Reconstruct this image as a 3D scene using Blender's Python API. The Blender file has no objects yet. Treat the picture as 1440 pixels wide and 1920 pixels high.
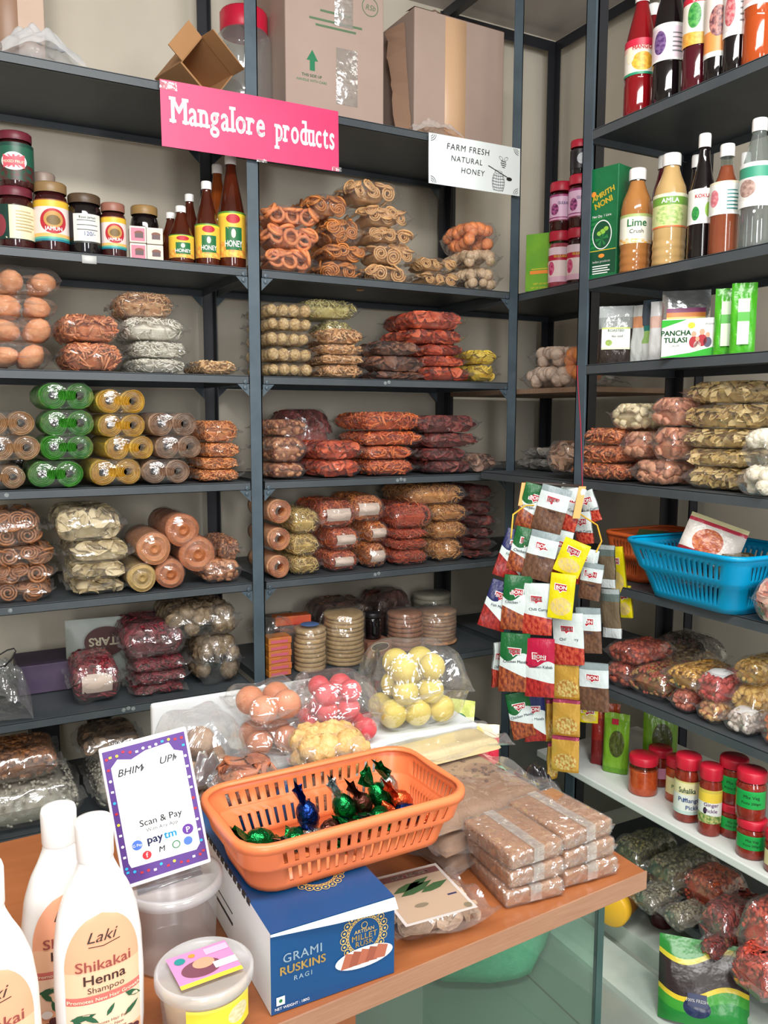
import bpy, bmesh, math, random
import numpy as np
from mathutils import Matrix, Vector, Euler

SC = bpy.context.scene
COL = SC.collection
PI = math.pi
R = math.radians

# ------------------------------------------------------------------ camera
EYE = 1.35
cam = bpy.data.cameras.new('camera')
cam.sensor_fit = 'VERTICAL'; cam.sensor_height = 24.0; cam.lens = 24.0*1551.0/1920.0
cam.clip_start = 0.02
camo = bpy.data.objects.new('camera', cam); COL.objects.link(camo)
def cam_basis(yaw, pitch, roll):
    fw = Vector((math.sin(yaw), math.cos(yaw), 0)); rt = Vector((math.cos(yaw), -math.sin(yaw), 0)); up = Vector((0, 0, 1))
    f2 = fw*math.cos(pitch)-up*math.sin(pitch); u2 = up*math.cos(pitch)+fw*math.sin(pitch)
    r3 = rt*math.cos(roll)+u2*math.sin(roll); u3 = u2*math.cos(roll)-rt*math.sin(roll)
    return r3, u3, f2
_r, _u, _f = cam_basis(R(28.348), R(6.533), R(0.159))
camo.matrix_world = Matrix(((_r.x, _u.x, -_f.x, 0), (_r.y, _u.y, -_f.y, 0), (_r.z, _u.z, -_f.z, EYE), (0, 0, 0, 1)))
SC.camera = camo

# ------------------------------------------------------------------ world, lights, exposure
W = bpy.data.worlds.new('world'); SC.world = W; W.use_nodes = True
W.node_tree.nodes['Background'].inputs[0].default_value = (0.80, 0.88, 1.0, 1)
W.node_tree.nodes['Background'].inputs[1].default_value = 0.3
SC.view_settings.view_transform = 'Standard'
SC.view_settings.look = 'None'
SC.view_settings.exposure = 0.95
SC.view_settings.gamma = 1.0
SC.view_settings.use_curve_mapping = False
def area(name, loc, target, sx, sy, power, color):
    l = bpy.data.lights.new(name, 'AREA'); l.shape = 'RECTANGLE'; l.size = sx; l.size_y = sy; l.energy = power; l.color = color
    o = bpy.data.objects.new(name, l); COL.objects.link(o); o.location = loc
    o.rotation_euler = (Vector(target)-Vector(loc)).to_track_quat('-Z', 'Y').to_euler()
    return o
# daylight through the open shop front behind the photographer
area('shopfront_daylight', (-0.75, -2.2, 1.85), (0.7, 2.3, 1.0), 0.5, 1.9, 34, (1.0, 0.97, 0.95))
area('shop_window_daylight', (1.2, -2.2, 2.05), (1.2, 2.3, 1.1), 0.4, 1.3, 21, (0.97, 0.98, 1.0))
# ceiling tube lamps above the aisle
area('ceiling_lamp_light', (0.35, 0.15, 2.83), (0.75, 1.25, 0.4), 1.8, 0.35, 45, (1.0, 0.98, 0.95))

# ------------------------------------------------------------------ helpers
def lin(c):
    out = []
    for v in c[:3]:
        v = v/255.0
        out.append(v/12.92 if v <= 0.04045 else ((v+0.055)/1.055)**2.4)
    return (*out, 1.0)

class G:
    """collects vertices and faces into one mesh"""
    def __init__(s): s.v = []; s.f = []; s.uv = []; s.n = 0; s.hasuv = False
    def add(s, V, F, m=0, M=None, uv=None):
        V = np.asarray(V, float)
        if M is not None:
            A = np.array(M); V = V @ A[:3, :3].T + A[:3, 3]
        if not isinstance(F, list): F = [F]
        for b in F:
            b = np.asarray(b, dtype=np.int64)
            if b.size: s.f.append((b+s.n, m))
        if uv is not None: s.hasuv = True; s.uv.append(np.asarray(uv, float))
        else: s.uv.append(np.zeros((len(V), 2)))
        s.v.append(V); s.n += len(V)
        return s
    def mesh(s, name, mats, smooth=True):
        V = np.concatenate(s.v); me = bpy.data.meshes.new(name)
        me.vertices.add(len(V)); me.vertices.foreach_set('co', V.ravel())
        idx = np.concatenate([b.ravel() for b, m in s.f])
        tot = np.concatenate([np.full(len(b), b.shape[1]) for b, m in s.f])
        st = np.concatenate([[0], np.cumsum(tot)[:-1]])
        me.loops.add(len(idx)); me.loops.foreach_set('vertex_index', idx.astype(np.int32))
        me.polygons.add(len(tot)); me.polygons.foreach_set('loop_start', st.astype(np.int32)); me.polygons.foreach_set('loop_total', tot.astype(np.int32))
        me.polygons.foreach_set('material_index', np.concatenate([np.full(len(b), m) for b, m in s.f]).astype(np.int32))
        if s.hasuv:
            l = me.uv_layers.new(name='UVMap'); l.data.foreach_set('uv', np.concatenate(s.uv)[idx].ravel())
        for m in (mats if isinstance(mats, (list, tuple)) else [mats]): me.materials.append(m)
        me.polygons.foreach_set('use_smooth', np.full(len(tot), bool(smooth)))
        me.update(); me.validate()
        return me

def link(name, me, parent=None, loc=(0, 0, 0), rot=(0, 0, 0), scale=None):
    o = bpy.data.objects.new(name, me); COL.objects.link(o)
    o.location = loc; o.rotation_euler = rot
    if scale: o.scale = scale
    if parent is not None: o.parent = parent
    return o
def obj(name, g, mats, parent=None, loc=(0, 0, 0), rot=(0, 0, 0), smooth=True):
    return link(name, g.mesh(name, mats, smooth), parent, loc, rot)
def tag(o, label, cat, group=None, kind=None):
    if label: o['label'] = label
    if cat: o['category'] = cat
    if group: o['group'] = group
    if kind: o['kind'] = kind
    return o
def thing(name, label, cat, loc=(0, 0, 0), rot=(0, 0, 0), group=None):
    o = bpy.data.objects.new(name, None); COL.objects.link(o); o.empty_display_size = 0.03
    o.location = loc; o.rotation_euler = rot
    return tag(o, label, cat, group)
def struct(name, g, mats, smooth=False):
    o = obj(name, g, mats, None, smooth=smooth); o['kind'] = 'structure'; return o
def T(x, y, z): return np.array(Matrix.Translation((x, y, z)))
def RT(rx, ry, rz, loc=(0, 0, 0), s=1.0):
    m = Matrix.Translation(loc) @ Euler((rx, ry, rz)).to_matrix().to_4x4()
    if isinstance(s, (tuple, list)): m = m @ Matrix.Diagonal((*s, 1))
    elif s != 1.0: m = m @ Matrix.Scale(s, 4)
    return np.array(m)
def frame_from_normal(n, spin, loc, s=1.0):
    n = np.asarray(n, float); n = n/max(np.linalg.norm(n), 1e-9)
    a = np.array([1., 0, 0]) if abs(n[0]) < .8 else np.array([0, 1., 0])
    x = np.cross(a, n); x /= np.linalg.norm(x); y = np.cross(n, x)
    c, si = math.cos(spin), math.sin(spin)
    M = np.eye(4); M[:3, 0] = (x*c+y*si)*s; M[:3, 1] = (-x*si+y*c)*s; M[:3, 2] = n*s; M[:3, 3] = loc
    return M

# ---- primitive shapes (vertices, faces)
def gridf(nu, nv, close_u=False, off=0):
    I = []
    for j in range(nv-1):
        for i in range(nu if close_u else nu-1):
            a = j*nu+i; b = j*nu+(i+1) % nu
            I.append((a, b, b+nu, a+nu))
    return np.array(I)+off
_cache = {}
def lathe(profile, seg=24, uv=False):
    P = np.array(profile, float); n = len(P); t = np.linspace(0, 2*PI, seg, endpoint=False)
    V = np.zeros((n, seg, 3)); V[:, :, 0] = P[:, 0:1]*np.cos(t); V[:, :, 1] = P[:, 0:1]*np.sin(t); V[:, :, 2] = P[:, 1:2]
    return V.reshape(-1, 3), gridf(seg, n, True)
def sphere(seg=12, rings=8):
    k = ('s', seg, rings)
    if k not in _cache:
        a = np.linspace(-PI/2, PI/2, rings+1)
        _cache[k] = lathe([(max(math.cos(x), 1e-4), math.sin(x)) for x in a], seg)
    return _cache[k]
def torus(Rr, r, n=16, m=6):
    u = np.linspace(0, 2*PI, n, endpoint=False); v = np.linspace(0, 2*PI, m, endpoint=False)
    V = np.zeros((n, m, 3)); q = Rr+r*np.cos(v)
    V[:, :, 0] = np.cos(u)[:, None]*q; V[:, :, 1] = np.sin(u)[:, None]*q; V[:, :, 2] = r*np.sin(v)
    F = []
    for i in range(n):
        for j in range(m):
            F.append((i*m+j, ((i+1) % n)*m+j, ((i+1) % n)*m+(j+1) % m, i*m+(j+1) % m))
    return V.reshape(-1, 3), np.array(F)
def tube(path, r, sides=5):
    P = np.asarray(path, float); n = len(P)
    rr = np.full(n, r) if np.isscalar(r) else np.asarray(r)
    D = np.gradient(P, axis=0); D /= np.maximum(np.linalg.norm(D, axis=1, keepdims=True), 1e-9)
    ref = np.array([0, 0, 1.]) if abs(D[:, 2]).mean() < .8 else np.array([1., 0, 0])
    X = np.cross(D, ref); X /= np.maximum(np.linalg.norm(X, axis=1, keepdims=True), 1e-9); Y = np.cross(D, X)
    t = np.linspace(0, 2*PI, sides, endpoint=False)
    V = P[:, None]+rr[:, None, None]*(X[:, None]*np.cos(t)[None, :, None]+Y[:, None]*np.sin(t)[None, :, None])
    F = [gridf(sides, n, True), np.array([list(range(sides))[::-1], [(n-1)*sides+i for i in range(sides)]])]
    return V.reshape(-1, 3), F
def box(x0, x1, y0, y1, z0, z1):
    V = [(x, y, z) for z in (z0, z1) for y in (y0, y1) for x in (x0, x1)]
    return V, np.array([(0, 2, 3, 1), (4, 5, 7, 6), (0, 1, 5, 4), (2, 6, 7, 3), (0, 4, 6, 2), (1, 3, 7, 5)])
def rbox(w, d, h, b=.004, seg=2):
    """bevelled block, base at z=0, centred in x and y"""
    k = ('rb', round(w, 5), round(d, 5), round(h, 5), b, seg)
    if k not in _cache:
        bm = bmesh.new(); bmesh.ops.create_cube(bm, size=1)
        for v in bm.verts: v.co = Vector((v.co.x*w, v.co.y*d, (v.co.z+.5)*h))
        bmesh.ops.bevel(bm, geom=bm.edges[:], offset=b, segments=seg, affect='EDGES', profile=.5)
        bm.verts.index_update(); V = np.array([v.co[:] for v in bm.verts]); by = {}
        for f in bm.faces: by.setdefault(len(f.verts), []).append([v.index for v in f.verts])
        bm.free(); _cache[k] = (V, [np.array(x) for x in by.values()])
    return _cache[k]
def poly(pts, z=0.0):
    return np.array([(p[0], p[1], z) for p in pts]), np.array([list(range(len(pts)))])
def ellipse(cx, cy, rx, ry, n=28):
    return [(cx+rx*math.cos(2*PI*i/n), cy+ry*math.sin(2*PI*i/n)) for i in range(n)]
def rect(x0, x1, y0, y1): return [(x0, y0), (x1, y0), (x1, y1), (x0, y1)]
_txt = {}
def text(s, size=1.0, bold=0.0, shear=0.0, res=3, align='CENTER', sp=1.0):
    """flat lettering in the xy plane, baseline at y = 0"""
    k = (s, shear, res, align, sp)
    if k not in _txt:
        c = bpy.data.curves.new('lettering', 'FONT'); c.body = s; c.size = 1.0; c.shear = shear; c.resolution_u = res; c.align_x = align; c.space_character = sp
        o = bpy.data.objects.new('lettering', c); COL.objects.link(o)
        bpy.context.view_layer.update()
        me = o.evaluated_get(bpy.context.evaluated_depsgraph_get()).to_mesh()
        V = np.array([v.co[:] for v in me.vertices]).reshape(-1, 3); by = {}
        for p in me.polygons: by.setdefault(len(p.vertices), []).append(list(p.vertices))
        o.to_mesh_clear(); bpy.data.objects.remove(o); bpy.data.curves.remove(c)
        _txt[k] = (V, [np.array(x) for x in by.values()])
    V, F = _txt[k]
    if bold and len(V):      # heavier strokes: the glyphs repeated with small shifts
        n = len(V); W_ = [V+np.array(o_)*bold for o_ in ((-1, 0, 0), (1, 0, 0), (0, .7, 0), (0, -.7, 0))]
        return np.concatenate(W_)*size, [np.concatenate([f+n*i for i in range(4)]) for f in F]
    return V*size, F
def add_text(g, s, x, y, size, m, bold=0.0, z=0.0, rot=0.0, **kw):
    V, F = text(s, size, bold, **kw)
    if len(V): g.add(V, F, m, RT(0, 0, rot, (x, y, z)))
def add_poly(g, pts, m, z=0.0):
    V, F = poly(pts, z); g.add(V, F, m)

def wrap(V, r, extra=0.0):
    """wrap flat xy artwork round a vertical cylinder facing local -Y (x along the arc)"""
    V = np.asarray(V, float); a = V[:, 0]/r - PI/2; q = r+V[:, 2]+extra
    return np.stack([q*np.cos(a), q*np.sin(a), V[:, 1]], 1)
def strip(r, half, z0, z1, n=20, face=0.0):
    """curved label sheet centred on local -Y with uv"""
    u = np.linspace(-half, half, n); V = []; U = []
    for j, z in enumerate((z0, z1)):
        for i, a in enumerate(u):
            t = a+face-PI/2; V.append((r*math.cos(t), r*math.sin(t), z)); U.append((i/(n-1), j))
    return np.array(V), gridf(n, 2), np.array(U)

# ------------------------------------------------------------------ materials
_mats = {}
def _new(key):
    m = bpy.data.materials.new(str(key[0])); m.use_nodes = True; nt = m.node_tree; nt.nodes.clear()
    out = nt.nodes.new('ShaderNodeOutputMaterial'); return m, nt, out
def _n(nt, typ, **kw):
    n = nt.nodes.new(typ)
    for k, v in kw.items():
        if k == 'inp':
            for i, x in v.items(): n.inputs[i].default_value = x
        else: setattr(n, k, v)
    return n
def mat(name, col, rough=.5, col2=None, vs=40.0, metal=0.0, bump=0.0, bs=120.0, trans=0.0, spec=.5, coat=0.0, emit=0.0, sss=0.0, stretch=None, alpha=1.0, contrast=.2):
    key = (name, col, rough, col2, vs, metal, bump, bs, trans, spec, coat, emit, sss, stretch, alpha, contrast)
    if key in _mats: return _mats[key]
    m, nt, out = _new(key); L = nt.links.new
    p = _n(nt, 'ShaderNodeBsdfPrincipled'); L(p.outputs[0], out.inputs[0])
    p.inputs['Base Color'].default_value = lin(col); p.inputs['Roughness'].default_value = rough; p.inputs['Metallic'].default_value = metal
    p.inputs['Specular IOR Level'].default_value = spec; p.inputs['Transmission Weight'].default_value = trans; p.inputs['Coat Weight'].default_value = coat
    p.inputs['Alpha'].default_value = alpha
    if sss: p.inputs['Subsurface Weight'].default_value = sss; p.inputs['Subsurface Radius'].default_value = (.01, .006, .004)
    if emit: p.inputs['Emission Color'].default_value = lin(col); p.inputs['Emission Strength'].default_value = emit
    tc = _n(nt, 'ShaderNodeTexCoord'); src = tc.outputs['Object']
    if stretch:
        mp = _n(nt, 'ShaderNodeMapping'); mp.inputs['Scale'].default_value = stretch; L(src, mp.inputs[0]); src = mp.outputs[0]
    if col2:
        nz = _n(nt, 'ShaderNodeTexNoise', inp={'Scale': vs, 'Detail': 4.0, 'Roughness': .6}); L(src, nz.inputs['Vector'])
        rp = _n(nt, 'ShaderNodeValToRGB'); rp.color_ramp.elements[0].position = .5-contrast; rp.color_ramp.elements[1].position = .5+contrast
        rp.color_ramp.elements[0].color = lin(col); rp.color_ramp.elements[1].color = lin(col2)
        L(nz.outputs[0], rp.inputs[0]); L(rp.outputs[0], p.inputs['Base Color'])
    if bump:
        nb = _n(nt, 'ShaderNodeTexNoise', inp={'Scale': bs, 'Detail': 3.0}); L(src, nb.inputs['Vector'])
        b = _n(nt, 'ShaderNodeBump', inp={'Strength': bump, 'Distance': .004}); L(nb.outputs[0], b.inputs['Height']); L(b.outputs[0], p.inputs['Normal'])
    _mats[key] = m; return m
def film(tint=(255, 255, 255), base=.12, rough=.09, milky=.035, crinkle=1.0, scale=34.0):
    """clear plastic film: mostly see-through with sharp crinkled reflections"""
    key = ('film', tint, base, rough, milky, crinkle, scale)
    if key in _mats: return _mats[key]
    m, nt, out = _new(('clear_plastic_film',)); L = nt.links.new
    tc = _n(nt, 'ShaderNodeTexCoord')
    vo = _n(nt, 'ShaderNodeTexVoronoi', inp={'Scale': scale}); nz = _n(nt, 'ShaderNodeTexNoise', inp={'Scale': scale*.6, 'Detail': 3.0, 'Distortion': 1.2})
    L(tc.outputs['Object'], nz.inputs['Vector']); L(tc.outputs['Object'], vo.inputs['Vector'])
    ad = _n(nt, 'ShaderNodeMath', operation='ADD'); L(vo.outputs['Distance'], ad.inputs[0]); L(nz.outputs[0], ad.inputs[1])
    b = _n(nt, 'ShaderNodeBump', inp={'Strength': crinkle, 'Distance': .006}); L(ad.outputs[0], b.inputs['Height'])
    tr = _n(nt, 'ShaderNodeBsdfTransparent'); tr.inputs[0].default_value = lin(tint)
    gl = _n(nt, 'ShaderNodeBsdfGlossy', inp={'Roughness': rough}); gl.inputs[0].default_value = (1, 1, 1, 1); L(b.outputs[0], gl.inputs['Normal'])
    df = _n(nt, 'ShaderNodeBsdfDiffuse'); df.inputs[0].default_value = (.85, .85, .85, 1)
    lw = _n(nt, 'ShaderNodeLayerWeight', inp={'Blend': .25}); L(b.outputs[0], lw.inputs['Normal'])
    mr = _n(nt, 'ShaderNodeMapRange', inp={1: 0.0, 2: 1.0, 3: base, 4: .34}); L(lw.outputs['Facing'], mr.inputs[0])
    mx = _n(nt, 'ShaderNodeMixShader'); L(mr.outputs[0], mx.inputs[0]); L(tr.outputs[0], mx.inputs[1]); L(gl.outputs[0], mx.inputs[2])
    m2 = _n(nt, 'ShaderNodeMixShader', inp={0: milky}); L(mx.outputs[0], m2.inputs[1]); L(df.outputs[0], m2.inputs[2]); L(m2.outputs[0], out.inputs[0])
    _mats[key] = m; return m
def glassy(name, tint, base=.06, rough=.03, milky=0.0):
    key = ('glassy', name, tint, base, rough, milky)
    if key in _mats: return _mats[key]
    m, nt, out = _new((name,)); L = nt.links.new
    tr = _n(nt, 'ShaderNodeBsdfTransparent'); tr.inputs[0].default_value = lin(tint)
    gl = _n(nt, 'ShaderNodeBsdfGlossy', inp={'Roughness': rough}); gl.inputs[0].default_value = (1, 1, 1, 1)
    df = _n(nt, 'ShaderNodeBsdfDiffuse'); df.inputs[0].default_value = lin(tint)
    lw = _n(nt, 'ShaderNodeLayerWeight', inp={'Blend': .5}); pw = _n(nt, 'ShaderNodeMath', operation='POWER', inp={1: 4.0}); L(lw.outputs['Facing'], pw.inputs[0]); mr = _n(nt, 'ShaderNodeMapRange', inp={1: 0.0, 2: 1.0, 3: base*.5, 4: .8}); L(pw.outputs[0], mr.inputs[0])
    mx = _n(nt, 'ShaderNodeMixShader'); L(mr.outputs[0], mx.inputs[0]); L(tr.outputs[0], mx.inputs[1]); L(gl.outputs[0], mx.inputs[2])
    m2 = _n(nt, 'ShaderNodeMixShader', inp={0: milky}); L(mx.outputs[0], m2.inputs[1]); L(df.outputs[0], m2.inputs[2]); L(m2.outputs[0], out.inputs[0])
    _mats[key] = m; return m
def printed(name, bands, blob=None, wave=0.0, food=None, rough=.4, metal=0.0, bump=0.0):
    """printed sheet in uv: bands = [(v_from, colour), ...] upward, blob = (cu, cv, ru, rv, colour, colour2), food = (v_below, colour, colour2)"""
    key = ('pr', name, tuple(bands), blob, wave, food, rough, metal, bump)
    if key in _mats: return _mats[key]
    m, nt, out = _new((name,)); L = nt.links.new
    p = _n(nt, 'ShaderNodeBsdfPrincipled', inp={'Roughness': rough, 'Metallic': metal}); L(p.outputs[0], out.inputs[0])
    uv = _n(nt, 'ShaderNodeUVMap'); sp = _n(nt, 'ShaderNodeSeparateXYZ'); L(uv.outputs[0], sp.inputs[0])
    def mth(op, a, b):
        n = _n(nt, 'ShaderNodeMath', operation=op)
        for i, x in enumerate((a, b)):
            if isinstance(x, (int, float)): n.inputs[i].default_value = x
            else: L(x, n.inputs[i])
        return n.outputs[0]
    v = sp.outputs['Y']
    if wave: v = mth('ADD', v, mth('MULTIPLY', mth('SINE', mth('MULTIPLY', sp.outputs['X'], 6.0), 0.0), wave))
    rp = _n(nt, 'ShaderNodeValToRGB'); cr = rp.color_ramp; cr.interpolation = 'CONSTANT'
    cr.elements[0].position = 0; cr.elements[0].color = lin(bands[0][1])
    cr.elements.remove(cr.elements[1])
    for pos, c in bands[1:]:
        e = cr.elements.new(pos); e.color = lin(c)
    L(v, rp.inputs[0]); colr = rp.outputs[0]
    def mixin(fac, c, c2, sc):
        nonlocal colr
        nz = _n(nt, 'ShaderNodeTexNoise', inp={'Scale': sc, 'Detail': 3.0}); L(uv.outputs[0], nz.inputs['Vector'])
        r2 = _n(nt, 'ShaderNodeValToRGB'); r2.color_ramp.elements[0].position = .4; r2.color_ramp.elements[1].position = .6
        r2.color_ramp.elements[0].color = lin(c); r2.color_ramp.elements[1].color = lin(c2); L(nz.outputs[0], r2.inputs[0])
        mx = _n(nt, 'ShaderNodeMix', data_type='RGBA'); L(fac, mx.inputs[0]); L(colr, mx.inputs[6]); L(r2.outputs[0], mx.inputs[7]); colr = mx.outputs[2]
    if food:
        w2 = mth('ADD', sp.outputs['Y'], mth('MULTIPLY', sp.outputs['X'], food[3] if len(food) > 3 else .12))
        mixin(mth('LESS_THAN', w2, food[0]), food[1], food[2], 9.0)
    if blob:
        du = mth('DIVIDE', mth('SUBTRACT', sp.outputs['X'], blob[0]), blob[2]); dv = mth('DIVIDE', mth('SUBTRACT', sp.outputs['Y'], blob[1]), blob[3])
        mixin(mth('LESS_THAN', mth('ADD', mth('MULTIPLY', du, du), mth('MULTIPLY', dv, dv)), 1.0), blob[4], blob[5], 12.0)
    L(colr, p.inputs['Base Color'])
    if bump:
        nb = _n(nt, 'ShaderNodeTexNoise', inp={'Scale': 9.0, 'Detail': 2.0}); L(uv.outputs[0], nb.inputs['Vector'])
        b = _n(nt, 'ShaderNodeBump', inp={'Strength': bump, 'Distance': .004}); L(nb.outputs[0], b.inputs['Height']); L(b.outputs[0], p.inputs['Normal'])
    _mats[key] = m; return m
WHITE = (238, 238, 236); BLACK = (18, 18, 20)
INK = mat('black_ink', (28, 26, 28), .5)
PAPER = mat('white_paper', (236, 238, 238), .55)
FILM = film(); FILM_SOFT = film(milky=.045, crinkle=.7, scale=24.0); FILM_GREY = film(tint=(232, 236, 236), milky=.08, crinkle=1.0, base=.12)
STEEL_D = mat('dark_shaded_steel', (40, 42, 48), .45)  # rear and corner posts, rails: dark paint plus some shade put into the colour
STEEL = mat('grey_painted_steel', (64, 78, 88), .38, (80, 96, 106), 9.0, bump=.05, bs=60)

# ------------------------------------------------------------------ the room
XW, YW, ZC = 2.30, 2.80, 2.87
wall_m = mat('cream_wall_paint', (212, 204, 187), .85, (200, 192, 175), 2.2, bump=.08, bs=90)
struct('wall_back', G().add(*box(-2.6, XW+.12, YW, YW+.12, 0, ZC)), wall_m)
struct('wall_right', G().add(*box(XW, XW+.12, -2.6, YW, 0, ZC)), wall_m)
struct('wall_left', G().add(*box(-2.72, -2.6, -2.6, YW+.12, 0, ZC)), wall_m)
struct('ceiling', G().add(*box(-2.72, XW+.12, -2.6, YW+.12, ZC, ZC+.1)), mat('ceiling_paint', (196, 190, 186), .9))
tile = mat('floor_tile', (146, 152, 144), .25, (132, 140, 132), 3.0)
struct('floor', G().add(*box(-2.72, XW+.12, -2.6, YW+.12, -.1, 0)), tile)
gr = G()
for x in np.arange(-2.4, 2.3, .6): gr.add(*box(x-.002, x+.002, -2.6, YW, 0, .0008))
for y in np.arange(-2.4, 2.8, .6): gr.add(*box(-2.6, XW, y-.002, y+.002, 0, .0008))
struct('trim_1', gr, mat('tile_grout', (92, 92, 86), .9))
# marble ledge that the lower right shelving stands on
marble = mat('green_white_marble', (206, 214, 206), .3, (160, 176, 168), 5.0)
struct('trim_2', G().add(*box(1.345, 1.46, -.2, 1.95, 0, .014)).add(*box(1.49, XW, -.2, 1.95, 0, .05)), marble)

# ------------------------------------------------------------------ shelving racks
def post(x, y, z1, sx, sy, w=.036, t=.003):
    """slotted angle upright, corner at (x, y), flanges towards sx and sy"""
    g = G()
    a, b = sorted((x, x+sx*w)); c, d = sorted((y, y+sy*t)); g.add(*box(a, b, c, d, 0, z1))
    a, b = sorted((x, x+sx*t)); c, d = sorted((y, y+sy*w)); g.add(*box(a, b, c, d, 0, z1))
    return g
def bolts(g, x, y, z, ax):
    for dz in (-.018, -.034):
        V, F = lathe([(1e-4, 0), (.006, 0), (.006, .004), (1e-4, .005)], 8)
        g.add(V, F, 0, RT(PI/2, 0, 0, (x, y, z+dz)) if ax == 'y' else RT(0, -PI/2, 0, (x, y, z+dz)))
def gusset(g, x, y, z, sx, ax='x', s=.035):
    p = [(0, 0), (s*sx, 0), (0, -s)]
    for k in (0, .002):
        V = [(x+a, y+k, z+b) if ax == 'x' else (x+k, y+a, z+b) for a, b in p]; g.add(V, np.array([(0, 1, 2)]))
def tray(x0, x1, y0, y1, z, lip=.024):
    g = G(); t = .0015
    g.add(*box(x0, x1, y0, y1, z-.003, z-.0015))
    for a in ((x0, x1, y0, y0+t), (x0, x1, y1-t, y1), (x0, x0+t, y0, y1), (x1-t, x1, y0, y1)): g.add(*box(*a, z-lip, z))
    for a in ((x0, x1, y0, y0+.012), (x0, x1, y1-.012, y1)): g.add(*box(*a, z-lip, z-lip+t))
    return g
DARK = mat('grey_painted_steel_shelf', (62, 70, 76), .45, (76, 82, 86), 7.0, bump=.05, bs=50)
ZA, ZB, ZCs, ZD, ZE, ZF, ZG = 2.228, 1.769, 1.468, 1.162, .863, .550, .24
ZL = (ZA, ZB, ZCs, ZD, ZE, ZF, ZG)
YF, YB = 2.30, 2.757
rack = thing('shelving_rack', 'tall grey steel two-bay shelving rack along the cream back wall, full of snack packets', 'shelf', (0, 0, 0))
XS = (-.080, .838, 1.754)
for i, x in enumerate(XS):
    s = 1 if i == 0 else -1
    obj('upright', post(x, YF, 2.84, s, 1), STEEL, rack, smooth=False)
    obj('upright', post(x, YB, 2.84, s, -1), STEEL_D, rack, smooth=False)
BAYS = ((-.078, .800), (.842, 1.718))
for z in ZL:
    for (a, b) in BAYS:
        sh = obj('shelf_board', tray(a, b, YF+.001, YB-.002, z), DARK, rack, smooth=False)
        for x, s in ((a, 1), (b, -1)):
            for yy in (YF+.002, YB-.004):
                bg = G(); gusset(bg, x, yy, z-.024, s); obj('bracket', bg, STEEL, sh, smooth=False)
            bg = G(); bolts(bg, x+.012*s, YF+.001, z, 'y'); obj('bolts', bg, STEEL, sh, smooth=False)['kind'] = 'stuff'
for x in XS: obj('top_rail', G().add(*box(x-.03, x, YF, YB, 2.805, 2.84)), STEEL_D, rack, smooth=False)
# chalk and sticker marks left on the shelf edges
for X_, z, n in ((.17, ZB, 0), (1.245, ZCs, 2), (1.29, ZD, 3), (1.21, ZE, 2), (.145, ZE, 1), (.42, ZF, 3), (.15, ZD, 1), (.13, ZCs, 1)):
    for i in range(n):
        o = obj('sticker_mark', G().add(*lathe([(1e-4, 0), (.0058, 0), (.005, .0006), (1e-4, .0007)], 12), 0, RT(PI/2, 0, 0, (X_+i*.013, YF+.0008, z-.012+.003*(i % 2)))), mat('worn_sticker', (150, 158, 156), .6, (96, 106, 110), 200.0), rack, smooth=False)
# corner rack between the two walls
crn = thing('corner_rack', 'short grey steel rack filling the room corner with a bare wooden middle board', 'shelf')
for x, y, sx, sy in ((1.757, 1.95, 1, 1), (2.26, 1.95, -1, 1), (2.26, YB, -1, -1), (1.757, YB, 1, -1)):
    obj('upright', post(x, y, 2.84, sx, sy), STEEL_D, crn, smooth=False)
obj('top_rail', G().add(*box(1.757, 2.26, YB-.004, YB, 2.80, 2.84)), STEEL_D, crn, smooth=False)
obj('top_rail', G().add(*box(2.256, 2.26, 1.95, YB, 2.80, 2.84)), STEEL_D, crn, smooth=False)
for z in (1.766, 1.172, .86, .55):
    obj('shelf_board', tray(1.758, 2.258, 1.953, YB-.002, z), DARK, crn, smooth=False)
wood_b = mat('bare_wood_board', (150, 122, 100), .7, (128, 102, 82), 12.0, stretch=(1, 8, 1))
obj('wooden_board', G().add(*box(1.758, 2.258, 1.953, YB-.002, 1.43, 1.446)), wood_b, crn, smooth=False)
# rack along the right wall
XF, XBk, YN, YFar = 1.53, 1.90, .83, 1.745
rr = thing('shelving_rack', 'grey steel shelving rack facing the counter, holding syrup bottles and chips', 'shelf')
for x, y, sx, sy in ((XF, YFar, 1, -1), (XBk, YFar, -1, -1), (XF, YN, 1, 1), (XBk, YN, -1, 1)):
    g = G(); w, t = .036, .003
    a, b = sorted((x, x+sx*t)); c, d = sorted((y, y+sy*w)); g.add(*box(a, b, c, d, 0, 2.84))
    a, b = sorted((x, x+sx*w)); c, d = sorted((y, y+sy*t)); g.add(*box(a, b, c, d, 0, 2.84))
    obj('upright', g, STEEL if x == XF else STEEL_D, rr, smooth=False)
ZR = (2.088, 1.711, 1.490, 1.184, .919, .640, .385)
for i, z in enumerate(ZR):
    far = YFar-.003 if i != 3 else 2.27
    m = mat('white_laminate', (222, 228, 224), .35) if i == 6 else DARK
    if i == 3:
        obj('shelf_board', tray(XF+.001, XBk, YN+.003, YFar-.003, z), m, rr, smooth=False)
        obj('shelf_board', tray(XF+.06, 1.752, YFar+.002, 2.27, z-.012), m, rr, smooth=False)
    elif i == 6:
        obj('shelf_board', G().add(*rbox(XBk-1.50, YFar-YN+.1, .020, .003), 0, T((1.50+XBk)/2, (YN+YFar)/2+.04, z-.020)), m, rr, smooth=False)
    else:
        obj('shelf_board', tray(XF+.001, XBk, YN+.003, YFar-.003, z), m, rr, smooth=False)
for y in (YN, YFar-.004): obj('top_rail', G().add(*box(XF, XBk, y, y+.004, 2.80, 2.84)), STEEL, rr, smooth=False)
"""low shelf under the white one"""
obj('shelf_board', tray(XF+.001, XBk, YN+.003, YFar-.003, .14), DARK, rr, smooth=False)

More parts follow.
